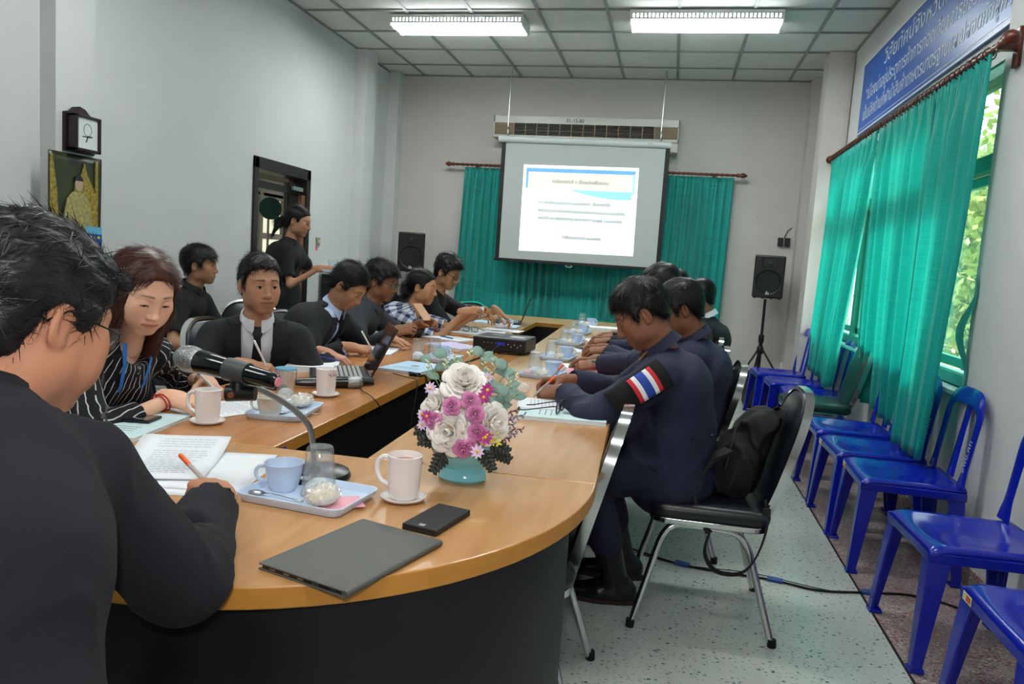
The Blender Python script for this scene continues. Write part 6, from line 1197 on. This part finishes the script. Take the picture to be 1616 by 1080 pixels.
def band(pts,wv,w,name,m=None,th=.003):
    b=MB(); V=[]; pts=[Vector(p) for p in pts]; wv=Vector(wv).normalized()
    for i,p in enumerate(pts):
        t_=(pts[min(len(pts)-1,i+1)]-pts[max(0,i-1)]).normalized(); w_=(wv-t_*wv.dot(t_)).normalized(); n_=t_.cross(w_)
        for a_,c_ in ((-1,-1),(1,-1),(1,1),(-1,1)): V.append(p+w_*w*a_+n_*th*c_)
    n=len(pts); F=[(i*4+j,i*4+(j+1)%4,(i+1)*4+(j+1)%4,(i+1)*4+j) for i in range(n-1) for j in range(4)]+[(3,2,1,0),tuple((n-1)*4+j for j in range(4))]; return b.add(V,F).build(name,m or bk,pk,smooth=50)
band(spl([(-.04,-.10,.18),(-.11,-.14,.14),(-.15,-.165,.04),(-.12,-.185,-.05),(-.09,-.205,-.10)]),(0,1,.2),.026,'shoulder_strap',th=.006); band(spl([(-.09,-.205,-.10),(-.10,-.215,-.17),(-.06,-.225,-.225),(.02,-.225,-.225),(.07,-.215,-.17),(.10,-.20,-.06),(.095,-.16,.03)]),(.3,1,0),.013,'webbing_strap')
band(spl([(.10,-.06,.30),(.14,-.04,.335),(.14,.02,.335),(.10,.04,.30)]),(1,0,0),.012,'grab_handle'); MB().box(-.014,.014,-.004,.004,-.02,.02).build('buckle',black_pl,pk,loc=(.095,-.19,-.01),bevel=.002)
for z in (.10,.155,.20): band(spl([(-.085,-.085,z),(-.10,0,z+.004),(-.085,.085,z)]),(0,0,1),.006,'webbing_band',th=.002)
MB().tube(spl([(-.02,-.088,.30),(-.035,-.10,.20),(-.05,-.10,.10)]),.003,6).build('zip',mat('zip_grey','4A4A4C',.4,.5),pk,smooth='all')
# things on the cabinet
for i,(x,y) in enumerate(((-2.98,6.84),(-2.86,6.96),(-2.80,6.83))):
    c=cup(x,y,30*i,['pale blue cup on the tall cabinet, nearest the doorway','pale blue cup on the tall cabinet, in the middle','pale blue cup on the tall cabinet, nearest the speaker'][i]); c.location.z=1.0655; c['group']='cups on the cabinet'
t_=tray(-2.90,6.90,5,'white-blue tray on top of the tall black cabinet',.40,.26); t_.location.z=1.0555
g_=tumbler(-3.08,6.88,'clear bottle-shaped glass on the cabinet tray',inv=False,h=.11); g_.location.z=1.061
bt=thing('glass_bottle','small clear bottle on the amplifier','bottle',(-2.63,7.40,.8405)); MB().lathe([(.0001,0),(.03,0),(.032,.01),(.032,.07),(.014,.095),(.014,.11),(.0001,.11)],(0,0,0),20).build('glass',clear,bt,smooth=True); MB().cyl((0,0,.11),(0,0,.122),.015,n=12).build('cap',penblue,bt)
# ================= THE PEOPLE =================
hairm=mat('hair_black','0B0A0B',.42,spec=.35); hairg=mat('hair_greying','17161A',.42,spec=.4,noise=(60,.5,'2A282C')); hairb=mat('hair_brown','4A261A',.38,spec=.4,noise=(40,.5,'2E1812'))
J=mat('jacket_charcoal','15171C',.85,bump=(600,.35)); JN=mat('jacket_navy_black','14151C',.95,bump=(500,.5)); NV=mat('uniform_navy','191D38',.75,bump=(800,.4)); TR=mat('trousers_dark','0F1014',.85,bump=(500,.3)); BT=mat('black_tee','0A0A0C',.85,bump=(700,.3)); SH=mat('shirt_white','DCDCE4',.7,bump=(300,.2)); SB=mat('shirt_blue','B4C2DE',.7,noise=(40,.5,'93A6CC')); SG=mat('shirt_charcoal','34363C',.8,bump=(500,.3)); SHOE=mat('shoe_black','0B0B0C',.28,spec=.6); BOOT=mat('boot_black','0E0E0F',.3,spec=.55,bump=(40,.5),bumpd=.004)
def patm(name,build): return nodemat(name,build,.7,.3)
def stripes(nt,b,tc):
    a=N_(nt,'ShaderNodeAttribute'); a.attribute_name='puv'; n=N_(nt,'ShaderNodeTexNoise'); n.inputs['Scale'].default_value=14; nt.links.new(a.outputs['Vector'],n.inputs['Vector']); s_=N_(nt,'ShaderNodeSeparateXYZ'); nt.links.new(a.outputs['Vector'],s_.inputs[0])
    m=N_(nt,'ShaderNodeMath',operation='MULTIPLY_ADD'); nt.links.new(n.outputs[0],m.inputs[0]); m.inputs[1].default_value=.030; nt.links.new(s_.outputs[0],m.inputs[2]); d=N_(nt,'ShaderNodeMath',operation='PINGPONG'); nt.links.new(m.outputs[0],d.inputs[0]); d.inputs[1].default_value=.0125
    l=N_(nt,'ShaderNodeMath',operation='LESS_THAN'); nt.links.new(d.outputs[0],l.inputs[0]); l.inputs[1].default_value=.0016
    v=N_(nt,'ShaderNodeTexVoronoi'); v.inputs['Scale'].default_value=11; nt.links.new(a.outputs['Vector'],v.inputs['Vector']); g=N_(nt,'ShaderNodeMath',operation='GREATER_THAN'); nt.links.new(v.outputs['Distance'],g.inputs[0]); g.inputs[1].default_value=.30; mu=N_(nt,'ShaderNodeMath',operation='MULTIPLY'); nt.links.new(l.outputs[0],mu.inputs[0]); nt.links.new(g.outputs[0],mu.inputs[1])
    v2=N_(nt,'ShaderNodeTexVoronoi'); v2.inputs['Scale'].default_value=60; v2.feature='DISTANCE_TO_EDGE'; nt.links.new(a.outputs['Vector'],v2.inputs['Vector']); l2=N_(nt,'ShaderNodeMath',operation='LESS_THAN'); nt.links.new(v2.outputs['Distance'],l2.inputs[0]); l2.inputs[1].default_value=.045; l3=N_(nt,'ShaderNodeMath',operation='LESS_THAN'); nt.links.new(v.outputs['Distance'],l3.inputs[0]); l3.inputs[1].default_value=.22; m2=N_(nt,'ShaderNodeMath',operation='MULTIPLY'); nt.links.new(l2.outputs[0],m2.inputs[0]); nt.links.new(l3.outputs[0],m2.inputs[1]); ad=N_(nt,'ShaderNodeMath',operation='MAXIMUM'); nt.links.new(mu.outputs[0],ad.inputs[0]); nt.links.new(m2.outputs[0],ad.inputs[1])
    nt.links.new(mixc(nt,ad.outputs[0],hexc('0E0E11'),hexc('C9C9CC')),b.inputs['Base Color'])
def checks(nt,b,tc):
    a=N_(nt,'ShaderNodeAttribute'); a.attribute_name='puv'; s_=N_(nt,'ShaderNodeSeparateXYZ'); nt.links.new(a.outputs['Vector'],s_.inputs[0]); o=[]
    for i in (0,1): d=N_(nt,'ShaderNodeMath',operation='PINGPONG'); nt.links.new(s_.outputs[i],d.inputs[0]); d.inputs[1].default_value=.030; g=N_(nt,'ShaderNodeMath',operation='GREATER_THAN'); nt.links.new(d.outputs[0],g.inputs[0]); g.inputs[1].default_value=.015; o.append(g.outputs[0])
    nt.links.new(mixc(nt,o[1],mixc(nt,o[0],hexc('D6D8DE'),hexc('7C84A0')),mixc(nt,o[0],hexc('8890AC'),hexc('161C3E'))),b.inputs['Base Color'])
ST=patm('blouse_stripes',stripes); CK=patm('blouse_checks',checks)
az=lambda d,p=0: (math.cos(R_d(d))*math.cos(R_d(p)),math.sin(R_d(d))*math.cos(R_d(p)),math.sin(R_d(p)))
def hand(a,p,pose,nz=1.,na=None,t=1): return dict(d=A(*az(a,p)),n=A(*(na or (0,0,1))),pose=pose,t=t)
# ---- large man in the foreground, seen from behind ----
p=Person('large man in a dark suit and glasses seen from behind, writing with an orange pen',(-.68,.47),84,(-.800,.812,1.160),az(79,-20),'B98062',fat=1.7,scale=1.0,wr=(-.785,1.205,.805),wl=(-1.34,1.38,.80),hr=hand(132,-4,'pen',na=(.25,-.2,.95)),hl=hand(60,-5,'relax'),hint_r=A(.6,.2,-1),hint_l=A(-1,0,-.4),lens=(.28,.26),shrug=.045)
p.N=p.N+A(.01,.0,.055); p.C=p.C+A(.015,0,.03); p.SL=p.SL+A(0,0,.04); p.SR=A(-.715,.775,.972); p.ER=A(-.655,.925,.775); p.body(eye=.6,stub=.1,jaw=1.5); big=p
p.garment('jacket',JN,.020,.90,V=(-.2,.02,.03,.04,.06),h=.009,amp=.0055,hem=.02,freq=10,kk=.07); p.garment('shirt',SB,.004,.97,h=.012,amp=0); p.collar(JN,gap=1.3,r0=.071,fl=.020,hgt=.022,z=-.012,name='jacket_collar',pts=.0)
p.hair(hairg,top=.020,side=.011,zf=.066,strands=9000,slen=.028,lift=.06,flow='back',amp=.012,h=.0035,jit=.5,sw=.0009,tufts=[capsule((-.03,.080,.080),(.030,.086,.076),.016)])
p.glasses(mat('frame_metal','2A2624',.25,.8),r=.0009); p.trousers(TR,h=.014); p.shoes(SHOE)
# ---- woman in a striped blouse ----
p=Person('woman with long brown hair in a black blouse with white stripes and a blue lanyard',(-1.90,1.93),-8,(-1.552,1.985,1.108),az(-27,-27),'E4B295',g='f',fat=.6,wr=(-1.43,1.955,.795),wl=(-1.50,2.235,.80),hr=hand(-5,-4,'relax',na=(0,-.4,.9)),hl=hand(-35,-8,'pen',na=(.1,.5,.85)),hint_r=A(.1,-1,-.5),hint_l=A(.2,1,-.6),scale=1.02,up=(.0,.06,1))
p.body(eye=.12,smile=.7,lip='C0504C',browc='4A2E22',bare=1,nose=.92,jaw=.3)
p.garment('blouse',ST,.014,.80,h=.008,amp=.004,puv=True,neckcut=.062)
lg=[('+',econe((.0,-.055,.06),(.0,-.05,-.11),.083,.052,.080,.045,(1,0,0)),.03)]
for s_ in (-1,1): lg+=[('+',econe((s_*.062,-.005,.05),(s_*.072,.008,-.06),.026,.046,.022,.040,(1,0,0)),.03),('+',econe((s_*.072,.008,-.06),(s_*.066,.028,-.20),.020,.036,.022,.022,(1,0,0)),.02)]
p.hair(hairb,top=.014,side=.010,zf=.084,strands=4200,slen=.04,lift=.0,flow='part',amp=.0015,long=lg,jit=.02,sw=.0011,line=([-.13,-.06,.0,.03,.05,.07,.11],[-.11,-.11,-.04,.02,.05,.078,.088]),h=.0038)
b=MB(); pts=[]
for s_ in (-1,1):
    P_=[p.surf(s_*.062,.19,.018),p.surf(s_*.055,.13,.020),p.surf(s_*.040,.04,.022),p.surf(s_*.015,-.07,.022),p.surf(0,-.12,.022)]; 
    p.strip('lanyard',mat('lanyard_blue','2C6FC0',.6),[(s_*.060,.17),(s_*.055,.12),(s_*.043,.05),(s_*.022,-.05),(s_*.004,-.12)],[.006]*5,.015,.002)
def bracelet(P,W_,E_,col,name,r=.031,rr=.0022,off=.03,lab=None):
    d=nrm(A(W_)-A(E_)); u=nrm(np.cross(d,A(0,0,1))); v=np.cross(d,u); c=A(W_)-d*off-P.base; o=MB().tube([c+u*math.cos(a)*r+v*math.sin(a)*r*.85 for a in [2*math.pi*i/18 for i in range(18)]],rr,6,closed=True).build(name,col,P.o,smooth='all'); 
    if lab: o['label']=lab
bracelet(p,p.WR,p.ER,mat('red_string','B01020',.6),'bracelet',lab='red string bracelet'); bracelet(p,p.WR+A(-.006,0,0),p.ER,mat('red_string','B01020'),'bracelet',off=.037,lab='red string bracelet'); bracelet(p,p.WL,p.EL,mat('gold_band','C89A40',.25,.9),'bracelet',lab='gold bangle')
p.trousers(TR,h=.016); p.shoes(SHOE,h=.012)
pen((-1.40,2.165,.775),(-1.50,2.15,.86),'blue pen in the hand of the woman with the striped blouse',whitepen,penblue)
# ---- young man by the wall ----
p=Person('young man in a black polo shirt sitting by the left wall',(-2.95,4.02),12,(-2.815,4.10,1.125),az(18,-2),'9C7054',wr=(-2.55,3.88,.64),wl=(-2.55,4.22,.64),scale=.97,res=1.4,hr=hand(10,-10,'relax'),hl=hand(5,-10,'relax'))
p.body(eye=.6,bare=1,hres=.0034); p.garment('polo_shirt',BT,.010,.36,h=.009,amp=.003); p.collar(BT,r0=.060,gap=.8,pts=.02)
p.hair(hairm,top=.026,side=.016,zf=.052,strands=2600,slen=.045,lift=.12,flow='fwd',jit=.3,amp=.004); p.trousers(TR,h=.014); p.shoes(SHOE,h=.012)
# ---- man with the black tie ----
p=Person('man in a black suit, white shirt and black tie looking towards the camera',(-1.80,3.02),-56,(-1.655,2.815,1.108),az(-40,-5),'B58468',wr=(-1.60,2.63,.795),wl=(-1.50,3.13,.80),hr=hand(10,-8,'pen',na=(.2,-.5,.85)),hl=hand(5,-14,'relax',na=(.2,0,.9)),hint_r=A(-.9,-.3,-.5),hint_l=A(.5,.5,-.7),scale=.99,roll=.02)
p.body(eye=.75,smile=.6,stub=.12,nose=1.06,lip='8A5248',gaze=(-.10,1,-.02),hres=.0027); VV=(-.32,-.16,.020,.050,.070)
p.garment('jacket',J,.016,.93,V=VV,h=.008,amp=.0045,hem=.0); p.garment('shirt',SH,.005,.975,h=.009,amp=.001); p.lapels(J,VV,.018); p.collar(SH,hgt=.030,gap=.45,pts=.030,r0=.057,fl=.014)
p.strip('tie',mat('tie_black','08080A',.6),[(0,.150),(0,.125),(.0,.11),(0,0),(0,-.16),(0,-.25)],[.015,.020,.013,.022,.032,.034],.015)
p.hair(hairm,top=.020,side=.007,zf=.080,strands=4200,slen=.035,lift=.06,flow='side',jit=.22,amp=.004,h=.0036,line=([-.13,-.095,-.05,-.036,-.024,.004,.012,.024,.034,.052,.07,.11],[-.065,-.06,-.04,-.012,.020,.016,-.004,.004,.046,.066,.074,.082])); p.trousers(TR,h=.016); p.shoes(SHOE,h=.012)
pen((-1.505,2.655,.765),(-1.56,2.62,.90),'white pen in the hand of the man with the black tie',whitepen)
# ---- standing woman ----
p=Person('woman in black with a ponytail, standing by the doorway and holding a small tray',(-2.80,5.08),8,(-2.715,5.12,1.462),az(8,-14),'A87A5E',g='f',stand=True,wr=(-2.50,5.04,1.125),wl=(-2.98,5.33,1.08),hr=hand(15,2,'hold',na=(0,-.75,.6)),hl=hand(150,-60,'relax'),hint_r=A(-.35,-.5,-1),hint_l=A(-.6,.5,-.6),scale=.93,res=1.4)
p.body(eye=.4,bare=1,lip='96504C',hres=.0034,fat=.2); p.garment('t_shirt',BT,.010,.40,h=.009,amp=.003,hem=.10)
p.hair(hairm,top=.009,side=.006,zf=.070,strands=1800,slen=.06,lift=.02,flow='back',jit=.06,amp=.001,long=[('+',econe((0,-.10,.005),(0,-.15,-.05),.020,.022,.026,.028,(1,0,0)),.01),('+',capsule((0,-.15,-.05),(.01,-.165,-.13),.026,.010),.02)]); p.trousers(TR,h=.014); p.shoes(SHOE,h=.012)
st=tray(-2.36,5.07,10,'small tray with cups held by the standing woman',.22,.15); st.location.z=1.105; st['group']='pale blue melamine trays on the table'; del st['group']
for c_,l_ in ((cup(-2.335,5.08,0,'pale blue cup on the tray held by the standing woman'),0),(tumbler(-2.42,5.10,'clear glass on the tray held by the standing woman',inv=False,h=.085,inside=False),0)): c_.location.z=1.1103; del c_['group']
# ---- bowed man in the pale blue shirt ----
p=Person('man in a black jacket over an open pale blue shirt bending over his writing',(-2.02,3.56),4,(-1.672,3.735,1.082),az(-4,-38),'A87A5C',wr=(-1.52,3.44,.795),wl=(-1.50,3.93,.80),hr=hand(25,-6,'pen',na=(0,-.3,.9)),hl=hand(-30,-5,'flat'),hint_r=A(.2,-.6,-.6),hint_l=A(0,.7,-.6),scale=.98)
p.body(eye=.1,stub=.08,hres=.003); VV=(-.28,-.12,.035,.060,.080); p.garment('jacket',J,.018,.93,V=VV,h=.009,amp=.005,hem=.0); p.garment('shirt',SB,.005,.975,h=.010,amp=.002,neckcut=.05); p.lapels(J,VV,.018); p.collar(SB,hgt=.032,gap=.9,pts=.03,r0=.058,fl=.018)
p.hair(hairm,top=.026,side=.008,zf=.072,strands=3400,slen=.05,lift=.10,flow='back',jit=.25,amp=.004); p.trousers(TR,h=.016); p.shoes(SHOE,h=.012); pen((-1.42,3.50,.765),(-1.47,3.45,.88),'white pen in the hand of the man bending over his writing',whitepen)
# ---- man in the charcoal shirt ----
p=Person('man in a charcoal shirt and glasses holding up a phone',(-2.03,4.20),4,(-1.732,4.345,1.098),az(-4,-14),'8E6248',wr=(-1.545,4.12,.82),wl=(-1.50,4.44,.845),hr=hand(20,15,'hold',na=(0,-.8,.5)),hl=hand(-8,12,'hold',na=(0,.6,.7)),hint_r=A(.1,-.7,-.7),hint_l=A(0,.7,-.7),fat=.5,res=1.2)
p.body(eye=.35,stub=.15,hres=.0032,nose=1.08); p.garment('shirt',SG,.014,.94,h=.009,amp=.005,hem=0.); p.collar(SG,gap=.7,pts=.03); p.hair(hairm,top=.030,side=.015,zf=.062,strands=3200,slen=.045,lift=.35,flow='fwd',jit=.6,amp=.009); p.glasses(mat('frame_metal','2A2624'),r=.0010); p.trousers(TR,h=.016); p.shoes(SHOE,h=.012)
t=slab('mobile_phone','phone in an orange-brown case held up by the man in the charcoal shirt','phone',-1.435,4.38,.875,.074,.008,.148,25,mat('case_tan','B0805A',.4),'case',.003); t.rotation_euler=(R_d(-50),0,R_d(60))
# ---- woman in the checked blouse ----
p=Person('woman with tied-back hair in a navy and white checked blouse holding a tissue',(-1.97,4.86),6,(-1.625,4.80,1.062),az(4,-8),'B0805E',g='f',fat=.9,wr=(-1.30,4.72,.925),wl=(-1.27,4.88,.93),hr=hand(12,10,'pinch',na=(0,-.7,.6)),hl=hand(-5,5,'hold',na=(0,.6,.7)),hint_r=A(0,-.3,-1),hint_l=A(0,.3,-1),scale=.98,res=1.2)
p.body(eye=.05,lip='A05850',bare=1,hres=.0032); p.garment('blouse',CK,.014,.42,h=.009,amp=.004,puv=True,neckcut=.055); p.hair(hairm,top=.010,side=.008,zf=.070,strands=1800,slen=.06,lift=.02,flow='back',jit=.06,amp=.001,long=[('+',ellipsoid((0,-.105,-.02),(.04,.035,.045)),.01)]); p.trousers(TR,h=.016); p.shoes(SHOE,h=.012)
b=MB(); b.grid(lambda u,v:(.018*math.sin(4*u+v*3),(u-.5)*.05*(1+.2*math.sin(5*v)),-.065*v+.006*math.sin(9*u)),9,9); o=b.build('tissue',paper,smooth='all',loc=(-1.20,4.78,.955),solid=.001); tag(o,'white tissue held by the woman in the checked blouse','tissue')
# ---- far man in the black T-shirt ----
p=Person('thin man in a black T-shirt and glasses at the far left end of the table',(-1.96,5.42),2,(-1.615,5.335,1.160),az(-12,-22),'A27658',wr=(-1.34,5.22,.90),wl=(-1.24,5.42,.90),hr=hand(0,-20,'relax',na=(.3,-.3,.9)),hl=hand(10,-35,'relax',na=(.5,0,.85)),hint_r=A(0,-.4,-1),hint_l=A(0,.5,-1),res=1.4)
p.body(eye=.3,bare=1,hres=.0034,nose=1.05); p.garment('t_shirt',BT,.010,.45,h=.010,amp=.003); p.hair(hairm,top=.034,side=.010,zf=.064,strands=2200,slen=.04,lift=.4,flow='fwd',jit=.6,amp=.008); p.glasses(mat('frame_metal','2A2624'),r=.0012); p.trousers(TR,h=.018); p.shoes(SHOE,h=.012)
# ---- officer with the flag patch ----
p=Person('officer in navy uniform with a striped flag patch on his sleeve, writing',(.055,2.85),181,(-.100,2.795,1.108),az(187,-34),'8A5C46',wr=(-.385,3.03,.80),wl=(-.355,2.76,.80),hr=hand(185,-8,'pen',na=(0,.4,.9)),hl=hand(165,-8,'pen',na=(0,-.45,.9)),hint_l=A(.25,-1,-.35),hint_r=A(.1,1,-.6),fat=.9,lens=(.29,.27),scale=1.0,shrug=.012,pelvis_z=.555)
for (h_,k_,a_),(fx_,fy_) in zip(p.legs,((-.105,2.79),(-.09,3.03))): a_[0]=fx_; a_[1]=fy_; k_[0]=-.235; k_[2]=.50
p.body(eye=.1,stub=.1,nose=1.15,lip='6E3A34',jaw=1,hres=.0027)
p.garment('uniform_shirt',NV,.020,.94,h=.0075,amp=.006,hem=.03,freq=11,extra=[('+',econe(p.P+p.ax*.10,p.P-A(0,0,.035),.175,.14,.20,.165,p.l),.05),('+',capsule(p.P+p.l*.09,p.P+p.l*.09+p.f*.16-A(0,0,.01),.095,.088),.05),('+',capsule(p.P-p.l*.09,p.P-p.l*.09+p.f*.20-A(0,0,.01),.095,.088),.05)]); p.collar(NV,gap=.9,pts=.03,hgt=.040,fl=.03,r0=.064)
p.hair(hairm,top=.024,side=.006,zf=.060,strands=5000,slen=.035,lift=.22,flow='fwd',jit=.45,amp=.006,h=.0036,line=([-.13,-.095,-.05,-.036,-.024,.004,.012,.028,.036,.052,.07,.11],[-.06,-.055,-.035,-.005,.022,.020,-.004,-.004,.034,.050,.058,.062]))
p.trousers(mat('trousers_navy','161A2E',.85,bump=(600,.4)),h=.009,amp=.007,off=.020,anklecut=.17); p.shoes(BOOT,h=.007,boot=.20,f=(-1,-.05,0))
# patch, pocket buttons and collar badges, laid on the cloth by the limb they sit on
def on_limb(P,a,b,t,ang,r):   # point on a limb's surface and its frame
    a=A(a);b=A(b);ax=nrm(b-a);c=a+(b-a)*t; L1=nrm(P.f*-.0+A(0,-1,.15)-ax*(A(0,-1,.15)@ax)); L2=np.cross(ax,L1); n=L1*math.cos(ang)+L2*math.sin(ang); return c+n*r,ax,np.cross(n,ax),n
def patch(P,a,b,t0,t1,a0,a1,r,name,m,par,nx=8):
    bb=MB(); V=[]
    for i in range(nx+1):
        for j in range(7): q=on_limb(P,a,b,t0+(t1-t0)*j/6,a0+(a1-a0)*i/nx,r(t0+(t1-t0)*j/6))[0]; V.append(q-P.base)
    bb.add(V,[(i*7+j,i*7+j+1,(i+1)*7+j+1,(i+1)*7+j) for i in range(nx) for j in range(6)]); return bb.build(name,m,par,smooth='all',solid=.0015)
rr=lambda t:.052+.020*1.0-.010*t+.010
base_p=patch(p,p.SL,p.EL,-.02,.76,-.72,.74,lambda t:rr(t),'sleeve_patch',mat('patch_black','0A0A0B',.9),p.o)
for i,(a0,a1,c_) in enumerate(((.12,.175,'C8202C'),(.175,.23,'E6E6EA'),(.23,.34,'1F3F9C'),(.34,.395,'E6E6EA'),(.395,.45,'C8202C'))): patch(p,p.SL,p.EL,a0,a1,-.60,.62,lambda t:rr(t)+.0022,'flag_stripe',mat('flag_'+c_,c_,.7),base_p,8)
for q in ((.07,-.02),(-.07,-.02)): 
    o=MB().sphere(p.surf(q[0],q[1],.03)-p.base,(.006,.006,.006),10,6).build('button',black_pl,p.o,smooth='all')
for s_ in (1,-1): p.strip('collar_badge',mat('badge_gold','A8742A',.4,.6),[(s_*.055,.145),(s_*.06,.115)],[.010,.008],.022,.003)
c_=on_limb(p,p.P,p.C,.35,.1,.215)
for dx_,dz_ in ((-.02,.70),(.045,.715),(-.14,.575)): o=MB().sphere(A(.14+dx_,2.85-.208,dz_)-p.base,(.007,.007,.007),10,6).build('button',black_pl,p.o,smooth='all')
pen((-.465,2.70,.775),(-.40,2.80,.845),'orange-capped pen in the near hand of the flag-patch officer',clearb,orange); pen((-.47,3.02,.78),(-.405,3.06,.86),'orange-capped pen in the far hand of the flag-patch officer',clearb,orange)
# ---- second officer and the men beyond ----
p=Person('second officer in navy, half hidden behind the flag-patch officer',(.13,3.52),180,(.045,3.40,1.112),az(186,-26),'84583F',wr=(-.33,3.80,.80),wl=(-.31,3.62,.80),hr=hand(180,-8,'relax',na=(0,.3,.9)),hl=hand(178,-8,'pen',na=(0,-.4,.9)),hint_l=A(.2,-.5,-.6),hint_r=A(.1,1,-.6),fat=.7,lens=(.29,.27),shrug=.01)
p.body(eye=.1,hres=.0032); p.garment('uniform_shirt',NV,.020,.94,h=.009,amp=.005,hem=.05,freq=11); p.collar(NV,gap=.9,hgt=.038,fl=.028,r0=.064); p.hair(hairm,top=.024,side=.012,zf=.060,strands=3200,slen=.035,lift=.2,flow='fwd',jit=.4,amp=.005); p.trousers(NV,h=.014); p.shoes(SHOE,h=.012)
pen((-.40,3.70,.78),(-.33,3.60,.82),'green-capped pen held by the second officer',grn)
p=Person('third man on the right in navy, only hair and writing hands showing',(.10,4.20),180,(-.055,4.12,1.185),az(184,-20),'84583F',wr=(-.36,4.42,.80),wl=(-.33,4.28,.80),hr=hand(185,-5,'pen',na=(0,.4,.9)),hl=hand(170,-5,'relax',na=(0,-.3,.9)),hint_l=A(.1,-.4,-1),hint_r=A(.1,1,-.6),res=1.4,lens=(.28,.26))
p.body(eye=.1,hres=.0038); p.garment('uniform_shirt',NV,.018,.94,h=.011,amp=.004); p.collar(NV,gap=.9); p.hair(hairm,top=.022,side=.012,zf=.060,strands=1800,slen=.03,lift=.2,flow='fwd',jit=.4,amp=.005,h=.005); p.trousers(NV,h=.018); p.shoes(SHOE,h=.014)
p=Person('fourth man on the right, only his hair visible beside the others',(.16,4.78),180,(.012,4.74,1.160),az(182,-22),'84583F',wr=(-.38,5.0,.80),wl=(-.36,4.82,.80),hr=hand(185,-5,'pen',na=(0,.4,.9)),hl=hand(170,-5,'relax',na=(0,-.3,.9)),hint_l=A(.1,-.4,-1),hint_r=A(.1,1,-.6),res=1.4,lens=(.28,.26))
p.body(eye=.1,hres=.0038); p.garment('jacket',J,.016,.94,h=.011,amp=.004); p.collar(SH,gap=.8); p.hair(hairm,top=.020,side=.010,zf=.060,strands=1600,slen=.03,lift=.2,flow='fwd',jit=.4,amp=.005,h=.005); p.trousers(TR,h=.018); p.shoes(SHOE,h=.014)
p=Person('far man on the right in a black suit with a white collar',(.24,5.22),184,(.195,5.24,1.120),az(172,-16),'84583F',wr=(-.36,5.45,.80),wl=(-.34,5.25,.80),hr=hand(185,-5,'relax'),hl=hand(170,-5,'relax'),hint_l=A(.1,-.4,-1),hint_r=A(.1,1,-.6),res=1.3,fat=.7,lens=(.30,.28))
p.body(eye=.2,hres=.0036); p.garment('jacket',J,.018,.94,h=.010,amp=.004); p.collar(SH,gap=.9,r0=.064,hgt=.04); p.hair(hairm,top=.014,side=.008,zf=.058,strands=1800,slen=.03,lift=.08,flow='fwd',jit=.25,amp=.003,h=.0045); p.trousers(TR,h=.018); p.shoes(SHOE,h=.014)
pen((-.825,1.262,.790),(-.930,1.300,.842),'orange-capped pen in the hand of the large man in the foreground',clearb,orange)
bpy.context.view_layer.update()
